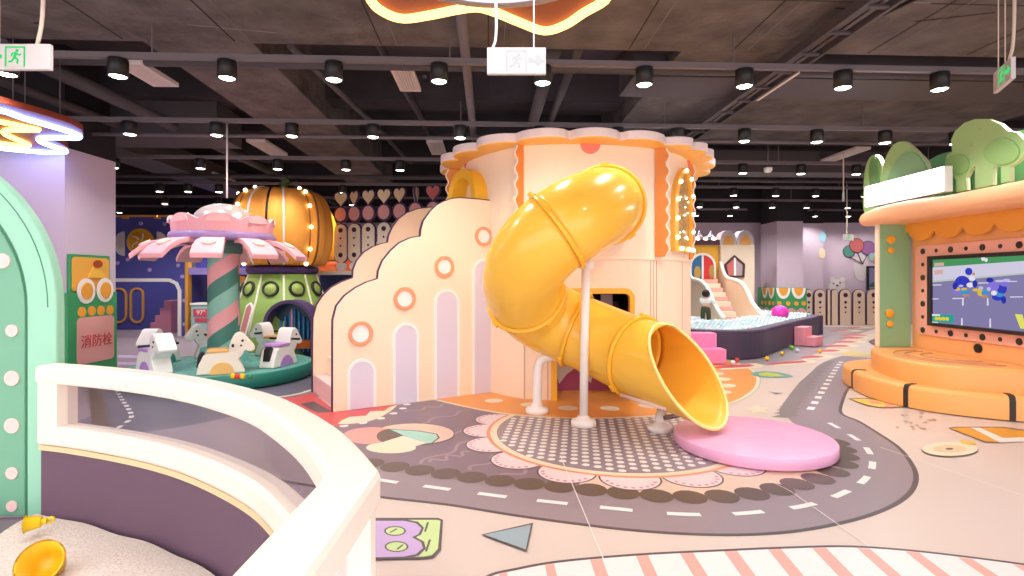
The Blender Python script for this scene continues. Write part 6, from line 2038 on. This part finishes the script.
# arched double door
d0, d1 = kf.px(690.5, 283)[0], kf.px(714, 283)[0]
dz0, dz1 = kf.px(700, 284)[1], kf.px(700, 254.5)[1]
dm = (d0 + d1) / 2; dr = (d1 - d0) / 2
def darc(o, a0, a1): return [(dm + (dr + o) * math.cos(a0 + (a1 - a0) * k / 12), dz1 - dr + (dr + o) * math.sin(a0 + (a1 - a0) * k / 12)) for k in range(13)]
b = MB(); b.ring(kf, [(dm + dr + .05, dz0)] + darc(.05, 0, PI) + [(dm - dr - .05, dz0)], [(dm + dr - .02, dz0)] + darc(-.02, 0, PI) + [(dm - dr + .02, dz0)], .0, .05, closed=False); b.build('door_surround', whitep, castle)
b = MB(); b.prism(kf, [(dm - .03, dz0)] + [(dm - .03, dz1 - .01)] + darc(-.02, PI / 2 + .05, PI) + [(dm - dr + .02, dz0)], 0, .03); dl_ = b.build('blue_door', M('door_blue', '#2F6F9C', .45, .4), castle)
b = MB(); b.prism(kf, [(dm + dr - .02, dz0)] + darc(-.02, 0, PI / 2 - .05) + [(dm + .03, dz1 - .01), (dm + .03, dz0)], 0, .03); dr_ = b.build('red_door', M('door_red', '#D93A3A', .45, .4), castle)
b = MB(); b.fbox(kf, dm - .03, dm + .03, dz0, dz1, 0, .045); b.build('door_mullion', whitep, castle)
q = kf.px(697, 273); b = MB(); b.prism(kf, [(q[0] + .1 * math.cos(a), q[1] + .22 * math.sin(a)) for a in [2 * PI * k / 20 for k in range(20)]], .03, .045); b.build('gold_oval', M('door_gold', '#C49A3F', .45, .4), dl_)
q = kf.px(711.5, 272); b = MB(); b.prism(kf, [(q[0] + .09 * math.cos(a), q[1] + .22 * math.sin(a)) for a in [2 * PI * k / 20 for k in range(20)]], .03, .045); b.build('gold_oval', M('door_gold2', '#B99A55', .45, .4), dr_)
# house shaped window
kf2 = Fr((0, 16.8, 0), (1, 0, 0), (0, 0, 1))
hw = kf2.pxs([(726.5, 277.5), (743.8, 277.5), (744.5, 264), (734, 255), (723.8, 264.5)])
cxw = sum(p[0] for p in hw) / 5; cyw = sum(p[1] for p in hw) / 5
b = MB(); b.ring(kf2, hw, [(cxw + (u - cxw) * .8, cyw + (v - cyw) * .8) for u, v in hw], .0, .05); hw_ = b.build('house_window_frame', M('window_plum', '#55353A', .45, .35), castle)
hi_ = [(cxw + (u - cxw) * .81, cyw + (v - cyw) * .81) for u, v in hw]
b = MB(); b.prism(kf2, [hi_[0], (cxw, hi_[0][1]), (cxw, hi_[3][1]), hi_[4]], .0, .02); b.build('red_pane', M('pane_red', '#C96A66', .3, .5), hw_)
b = MB(); b.prism(kf2, [(cxw, hi_[0][1]), hi_[1], hi_[2], (cxw, hi_[3][1])], .0, .02); b.build('grey_pane', M('pane_grey', '#B09CA3', .3, .5), hw_)
b = MB(); b.fbox(kf2, cxw - .03, cxw + .03, hi_[0][1], hi_[3][1], .02, .04); b.build('window_bar', whitep, hw_)
# curved slide walls and steps coming down into the balls
sw = M('slide_wall_cream', '#EACFB2', .42, .4); swe = M('slide_wall_edge', '#FBF3E6', .4, .4)
slide2 = thing('pit_stairs', 'cream walled stairs with pink steps running down into the ball pit', 'stairs', (6.0, 14.8, .4))
# two side walls in depth, each a curved board
def side_board(pts, name):
    """pts: (px x, px y of the top edge, depth Y); the board stands on the pit floor along that line"""
    tops = [P(x, y, Y) for x, y, Y in pts]
    sm_ = spline(tops, 5)
    b = MB()
    k = len(sm_)
    z0 = .385
    vs = []
    for p in sm_: vs += [(p.x - .04, p.y, z0), (p.x - .04, p.y, p.z), (p.x + .04, p.y, p.z), (p.x + .04, p.y, z0)]
    fs = [(i * 4 + j, (i + 1) * 4 + j, (i + 1) * 4 + (j + 1) % 4, i * 4 + (j + 1) % 4) for i in range(k - 1) for j in range(4)]
    fs += [(0, 1, 2, 3), tuple((k - 1) * 4 + j for j in (3, 2, 1, 0))]
    b.add(vs, fs); w_ = b.build(name, sw, slide2)
    b = MB(); b.tube([p + Vector((0, -.01, .0)) for p in sm_], .055, 8); b.build('white_edge', swe, w_)
side_board([(686, 268, 16.6), (689.5, 275.5, 16.1), (693, 279, 15.7), (700, 281, 15.2), (706, 286, 14.7), (710.5, 295, 14.3), (715, 305, 14.0), (719, 312, 13.75), (724, 319, 13.5)], 'side_wall')
side_board([(720.5, 262, 16.75), (723, 271, 16.5), (727, 277.5, 16.2), (735, 280, 15.9), (742.5, 284, 15.6), (748, 293, 15.3), (752, 302, 15.05), (758, 310, 14.8), (766, 318, 14.5)], 'side_wall')
ns = 9
for k in range(ns):
    t = k / (ns - 1)
    # steps rise from the balls to the door
    y = 16.45 - 2.1 * (1 - t)
    zt_ = .52 + t * 1.0
    xl = 512 + (703 - 512 + (1 - t) * 24); xr = 512 + (716.5 - 512 + (1 - t) * 20)
    X_l, X_r = (xl - 512) / FPX * y, (xr - 512) / FPX * y
    b = MB(); b.box(((X_l + X_r) / 2, y + .14, (zt_ + .39) / 2), (X_r - X_l + .1, .255, zt_ - .39)); b.build('step', [M('step_rose', '#EBA39A', .45, .4), M('step_cream', '#EBD8BC', .45, .4)][k % 2], slide2)
# ================================================================== far wall dressing
bw = Fr((0, 17.9, 0), (1, 0, 0), (0, 0, 1))
fence = thing('picket_fence', 'row of round topped cream pickets with dark edges and holes along the mauve far wall', 'fence', (10.5, 18.1, 0))
for x0, x1 in ((804.5, 812.5), (814, 825.5), (827, 830.5), (831.2, 838), (839.3, 851), (852.7, 865), (866.5, 880), (881.5, 895)):
    a = bw.px(x0, 300)[0]; c = bw.px(x1, 300)[0]
    zt_ = bw.px(0, 289)[1]; r = (c - a) / 2
    def pk_(o):
        return [(a + o, .014)] + [((a + c) / 2 - (r - o) * math.cos(PI * k / 12), zt_ - min(r, .2) + (min(r, .2) - o) * math.sin(PI * k / 12)) for k in range(13)] + [(c - o, .014)]
    b = MB(); b.prism(bw, pk_(0), -.06, 0); p_ = b.build('picket', M('picket_plum', '#5E4352', .5, .3), fence)
    b = MB(); b.prism(bw, pk_(.02), 0, .02); pf2 = b.build('picket_face', M('picket_cream', '#DCC5AE', .45, .35), p_)
    if r > .12:
        for z_, rr_ in ((zt_ - .2, .075), (zt_ - .44, .045), (zt_ - .61, .035), (zt_ - .77, .025)):
            b = MB(); b.disc(bw.pt((a + c) / 2, z_, .02), rr_, .006, tuple(bw.N), 14); b.build('picket_hole', M('picket_hole', '#4b2f44', .5, .3), pf2)
# egg decorated cabinet round the column foot
eg = thing('egg_cabinet', 'green cabinet with egg shapes and pink scalloped foot wrapped round the far lilac column', 'cabinet', (8.6, 16.7, 0))
e_f = Fr((0, 16.72, 0), (1, 0, 0), (0, 0, 1)); e_l = Fr((8.16, 0, 0), (0, -1, 0), (0, 0, 1))
zt_ = e_f.px(0, 288)[1]
b = MB(); b.box((8.645, 16.755, zt_ / 2 + .006), (.97, .07, zt_)); b.build('front_board', gr, eg)
b = MB(); b.box((8.19, 17.37, zt_ / 2 + .006), (.06, 1.14, zt_)); b.build('side_board', gr, eg)
def lobes(fr, xs, sc_, par):
    for u in xs:
        b = MB(); b.prism(fr, [(u + .19 * sc_ * math.cos(PI + PI * k / 14), zt_ + .34 * math.sin(PI + PI * k / 14)) for k in range(15)], 0, .012); e_ = b.build('egg_white', wh, par)
        b = MB(); b.prism(fr, [(u + .12 * sc_ * math.cos(PI + PI * k / 14), zt_ - .0 + .24 * math.sin(PI + PI * k / 14)) for k in range(15)], .012, .02); b.build('egg_yolk', yo, e_)
lobes(e_f, (8.4, 8.87), 1.15, eg); lobes(e_l, (-16.98, -17.42), 1.0, eg)
for u in (8.28, 8.55, 8.8, 9.03):
    b = MB(); b.disc(e_f.pt(u, zt_ - .48, 0), .07, .012, tuple(e_f.N), 16); b.build('amber_dot', yo, eg)
for u in (-16.85, -17.1, -17.35, -17.6):
    b = MB(); b.disc(e_l.pt(u, zt_ - .48, 0), .07, .012, tuple(e_l.N), 16); b.build('amber_dot', yo, eg)
def scal(fr, u0, u1, n):
    pts = [(u0, .02)]
    for i in range(n * 8 + 1):
        t = i / (n * 8); pts.append((u0 + (u1 - u0) * t, zt_ - .72 + .1 * abs(math.sin(PI * t * n))))
    pts.append((u1, .02))
    b = MB(); b.prism(fr, pts, 0, .01); b.build('pink_foot', M('foot_pink', '#DDA4A0', .45, .4), eg)
scal(e_f, 8.17, 9.12, 3); scal(e_l, -17.9, -16.73, 3)
# wall murals
wm = Fr((0, 18.39, 0), (1, 0, 0), (0, 0, 1))
def mural(name, label, parts, cat='mural'):
    a = wm.px(parts[0][1], parts[0][2])
    t = thing(name, label, cat, tuple(wm.pt(a[0], a[1], 0)))
    n = .002
    for nm, x, y, rx, ry, col in parts:
        c = wm.px(x, y); k_ = 18.39 / FPX
        n += .002
        b = MB(); b.prism(wm, [(c[0] + rx * k_ * math.cos(q), c[1] + ry * k_ * math.sin(q)) for q in [2 * PI * k / 24 for k in range(24)]], 0.0005, n); b.build(nm, M('mural_' + col.strip('#'), col, .6, .2), t)
    return t
t = mural('balloon_wall_art', 'mural of teal, red and purple balloons painted on the mauve far wall', [('white_cloud', 861, 268, 7.5, 13, '#CFC4C8'), ('balloon_outline', 849, 251.5, 6.3, 6.3, '#3d3238'), ('teal_balloon', 849, 251.5, 5.7, 5.7, '#4F8378'), ('balloon_outline', 868, 248, 7.4, 7.4, '#3d3238'), ('purple_balloon', 868, 248, 6.8, 6.8, '#8F6390'), ('balloon_outline', 856.5, 245.5, 7.4, 7.4, '#3d3238'), ('red_balloon', 856.5, 245.5, 6.8, 6.8, '#B65F60'), ('teal_shape', 871.5, 257, 3, 4, '#8FB9B4'), ('orange_shape', 876, 260, 3, 4.5, '#D2794B')])
for x0, y0 in ((849, 257), (857, 252.5), (867, 254.5)):
    b = MB(); b.tube([wm.pt(*wm.px(x0, y0), .025), wm.pt(*wm.px(862, 264), .025)], .012, 6); b.build('balloon_string', M('mural_3d3238', '#3d3238'), t)
mural('bear_wall_art', 'pale grey bear face painted on the mauve wall just above the pickets', [('head', 837, 286, 8.3, 6.8, '#D8CFCD'), ('ear', 832, 279.5, 2.8, 2.5, '#D8CFCD'), ('ear', 842.5, 279.8, 2.8, 2.5, '#D8CFCD'), ('eye', 833.5, 283.5, .9, .7, '#4a3c42'), ('eye', 840, 282.8, .9, .7, '#4a3c42'), ('muzzle', 837, 285.5, 1.2, .8, '#4a3c42')])
cfm = Fr((0, 17.995, 0), (1, 0, 0), (0, 0, 1))
for nm, lab, x, y, col in (('wall_spot', 'light blue round spot painted high on the pale pier', 822.5, 237, '#8FC6D6'), ('wall_spot', 'cream round spot painted below the blue one on the pale pier', 822, 253.5, '#E8CFB0')):
    c = cfm.px(x, y)
    b = MB(); b.prism(cfm, [(c[0] + .11 * math.cos(q), c[1] + .17 * math.sin(q)) for q in [2 * PI * k / 20 for k in range(20)]], .001, .008)
    o = b.build(nm, M('spot_' + col.strip('#'), col, .6, .2), loc=tuple(cfm.pt(c[0], c[1], 0))); tag(o, lab, 'painted spot', 'painted spots on the pale pier')
t = thing('wall_television', 'small black framed screen on the far wall, half hidden by the green pillar', 'television', tuple(P(874, 278, 18.3)))
tf2 = Fr((0, 18.33, 0), (1, 0, 0), (0, 0, 1))
a, d = tf2.px(866.3, 290.5), tf2.px(905, 266)
b = MB(); b.ring(tf2, [(a[0], a[1]), (d[0], a[1]), (d[0], d[1]), (a[0], d[1])], [(a[0] + .06, a[1] + .06), (d[0] - .06, a[1] + .06), (d[0] - .06, d[1] - .06), (a[0] + .06, d[1] - .06)], 0, .06); b.build('bezel', black, t)
b = MB(); b.fbox(tf2, a[0] + .05, d[0] - .05, a[1] + .05, d[1] - .05, 0, .03); sc2 = b.build('screen', glow('screen_mauve', '#8B7FA0', .55), t)
c = tf2.px(875, 287); b = MB(); b.prism(tf2, [(c[0] + .22 * math.cos(q), c[1] + .17 * math.sin(q)) for q in [PI * k / 12 for k in range(13)]], .03, .034); b.build('screen_tree', glow('screen_bush', '#4A6650', .5), sc2)
# smoke detector and speaker under the ceiling
c = P(768, 169.5, 9.6)
t = thing('smoke_detector', 'small white round detector hanging between the ceiling tracks', 'detector', tuple(c))
b = MB(); b.lathe([(0, -.06), (.05, -.05), (.075, -.01), (.075, .03), (0, .04)], c, 20); b.build('body', white_m, t)
b = MB(); b.tube([c + Vector((0, 0, .04)), c + Vector((0, 0, .45))], .012, 8); b.build('stem', steel_l, t)

# ================================================================== toddler in the ball pit
def skin_obj(name, mat, parent, verts, edges, radii, lv=2, root=0):
    me = bpy.data.meshes.new(name)
    me.from_pydata([tuple(v) for v in verts], edges, [])
    o = bpy.data.objects.new(name, me); C.objects.link(o)
    md = o.modifiers.new('skin', 'SKIN'); md.use_smooth_shade = True
    for i, r in enumerate(radii):
        rr_ = r if isinstance(r, tuple) else (r, r)
        me.skin_vertices[0].data[i].radius = rr_
        me.skin_vertices[0].data[i].use_root = (i == root)
    sd = o.modifiers.new('smooth', 'SUBSURF'); sd.levels = lv; sd.render_levels = lv
    bpy.context.view_layer.update()
    me2 = bpy.data.meshes.new_from_object(o.evaluated_get(bpy.context.evaluated_depsgraph_get()))
    bpy.data.objects.remove(o); bpy.data.meshes.remove(me)
    for p in me2.polygons: p.use_smooth = True
    me2.materials.clear(); me2.materials.append(mat)
    off = WORLD[parent]
    o = bpy.data.objects.new(name, me2); C.objects.link(o); o.parent = parent
    for v in me2.vertices: v.co -= off
    WORLD[o] = off.copy()
    return o
kx, ky, kz = 4.74, 13.22, .375
kid = thing('person', 'small child with black hair, white shirt and olive trousers standing in the ball pit', 'person', (kx, ky, kz))
yaw = math.radians(-28)
def K3(x, y, z):
    return Vector((kx + x * math.cos(yaw) - y * math.sin(yaw), ky + x * math.sin(yaw) + y * math.cos(yaw), kz + z))
skin_m = M('skin', '#E3B597', .5, .35)
J = {'pelvis': (0, 0, .42), 'waist': (0, .01, .50), 'chest': (0, .03, .60), 'neck': (0, .045, .685), 'head': (0, .06, .765), 'crown': (0, .06, .83),
     'hipL': (-.06, 0, .385), 'kneeL': (-.068, .012, .21), 'ankL': (-.07, -.005, .045), 'toeL': (-.075, .075, .022),
     'hipR': (.06, 0, .385), 'kneeR': (.07, .03, .21), 'ankR': (.072, .01, .045), 'toeR': (.08, .09, .022),
     'shL': (-.11, .03, .645), 'elL': (-.13, .12, .56), 'wrL': (-.03, .21, .585), 'shR': (.11, .03, .645), 'elR': (.19, .10, .56), 'wrR': (.2, .2, .60)}
RAD = {'pelvis': (.085, .07), 'waist': (.08, .065), 'chest': (.09, .07), 'neck': .036, 'head': (.078, .088), 'crown': (.06, .07),
       'hipL': .06, 'kneeL': .042, 'ankL': .03, 'toeL': .022, 'hipR': .06, 'kneeR': .042, 'ankR': .03, 'toeR': .022,
       'shL': .04, 'elL': .03, 'wrL': .021, 'shR': .04, 'elR': .03, 'wrR': .021}
E = [('pelvis', 'waist'), ('waist', 'chest'), ('chest', 'neck'), ('neck', 'head'), ('head', 'crown'), ('pelvis', 'hipL'), ('hipL', 'kneeL'), ('kneeL', 'ankL'), ('ankL', 'toeL'), ('pelvis', 'hipR'), ('hipR', 'kneeR'), ('kneeR', 'ankR'), ('ankR', 'toeR'),
     ('chest', 'shL'), ('shL', 'elL'), ('elL', 'wrL'), ('chest', 'shR'), ('shR', 'elR'), ('elR', 'wrR')]
# hands: palm, four fingers and a thumb
for s, w in (('L', J['wrL']), ('R', J['wrR'])):
    e = Vector(J['el' + s]); w = Vector(w); d = (w - e).normalized()
    sd = Vector((d.y, -d.x, 0)).normalized() * (1 if s == 'L' else -1)
    J['palm' + s] = tuple(w + d * .03); RAD['palm' + s] = (.018, .012); E.append(('wr' + s, 'palm' + s))
    for k, (o, l) in enumerate(((-.014, .030), (-.005, .036), (.005, .034), (.014, .027))):
        a = 'f%d%s' % (k, s); J[a] = tuple(w + d * .045 + sd * o); RAD[a] = .0055; E.append(('palm' + s, a))
        b_ = a + 't'; J[b_] = tuple(w + d * (.045 + l) + sd * o * 1.2 + Vector((0, 0, -.008))); RAD[b_] = .0045; E.append((a, b_))
    J['th' + s] = tuple(w + d * .025 + sd * -.026); RAD['th' + s] = .006; E.append(('palm' + s, 'th' + s))
keys = list(J)
skin_obj('body', skin_m, kid, [K3(*J[k]) for k in keys], [(keys.index(a), keys.index(c)) for a, c in E], [RAD[k] for k in keys])
def sub_skin(name, mat, ks, es, grow, extra=None):
    skin_obj(name, mat, kid, [K3(*J[k]) for k in ks], [(ks.index(a), ks.index(c)) for a, c in es], [tuple(x + grow for x in (RAD[k] if isinstance(RAD[k], tuple) else (RAD[k], RAD[k]))) for k in ks])
sub_skin('shirt', M('shirt_white', '#EFEDEA', .7, .2), ['waist', 'chest', 'shL', 'elL', 'shR', 'elR'], [('waist', 'chest'), ('chest', 'shL'), ('shL', 'elL'), ('chest', 'shR'), ('shR', 'elR')], .013)
sub_skin('trousers', M('trousers_olive', '#4F503E', .75, .2), ['pelvis', 'waist', 'hipL', 'kneeL', 'ankL', 'hipR', 'kneeR', 'ankR'], [('pelvis', 'waist'), ('pelvis', 'hipL'), ('hipL', 'kneeL'), ('kneeL', 'ankL'), ('pelvis', 'hipR'), ('hipR', 'kneeR'), ('kneeR', 'ankR')], .012)
sub_skin('sock', M('sock_white', '#E8E6E2', .7, .2), ['ankL', 'toeL'], [('ankL', 'toeL')], .006)
sub_skin('sock', M('sock_white', '#E8E6E2', .7, .2), ['ankR', 'toeR'], [('ankR', 'toeR')], .006)
hm = M('hair_black', '#241c1c', .55, .4)
b = MB(); b.ball((0, 0, 0), (.096, .1, .1), 22, 14)
for i, v in enumerate(b.v):
    q = Vector(v)
    if q.y > .02 and q.z < .045: q *= .86          # open at the face
    b.v[i] = K3(q.x, .062 + q.y - .008, .795 + q.z)
b.build('hair', hm, kid)
for s in (-1, 1):
    b = MB(); b.ball(K3(s * .09, .062, .765), (.014, .02, .026), 10, 8); b.build('ear', skin_m, kid)
    b = MB(); b.ball(K3(s * .032, .138, .775), (.009, .006, .009), 10, 8); b.build('eye', black, kid)
b = MB(); b.ball(K3(0, .152, .752), (.011, .014, .011), 10, 8); b.build('nose', skin_m, kid)
b = MB(); b.ball(K3(0, .143, .727), (.02, .008, .006), 10, 8); b.build('mouth', M('mouth_rose', '#B8645C', .5, .3), kid)
# ================================================================== world and view
w = bpy.data.worlds.new('world'); bpy.context.scene.world = w
w.use_nodes = True
w.node_tree.nodes['Background'].inputs['Color'].default_value = (1.0, 0.93, 0.95, 1)
w.node_tree.nodes['Background'].inputs['Strength'].default_value = 2.9
sc = bpy.context.scene
sc.view_settings.view_transform = 'Standard'
sc.view_settings.look = 'None'
sc.view_settings.exposure = 0.0
sc.view_settings.gamma = 1.0
sc.view_settings.use_curve_mapping = False
cy = sc.cycles
cy.use_denoising = True
cy.max_bounces = 8
cy.diffuse_bounces = 4
cy.glossy_bounces = 4
cy.transmission_bounces = 6
cy.transparent_max_bounces = 12
cy.sample_clamp_indirect = 6.0
cy.blur_glossy = 1.0
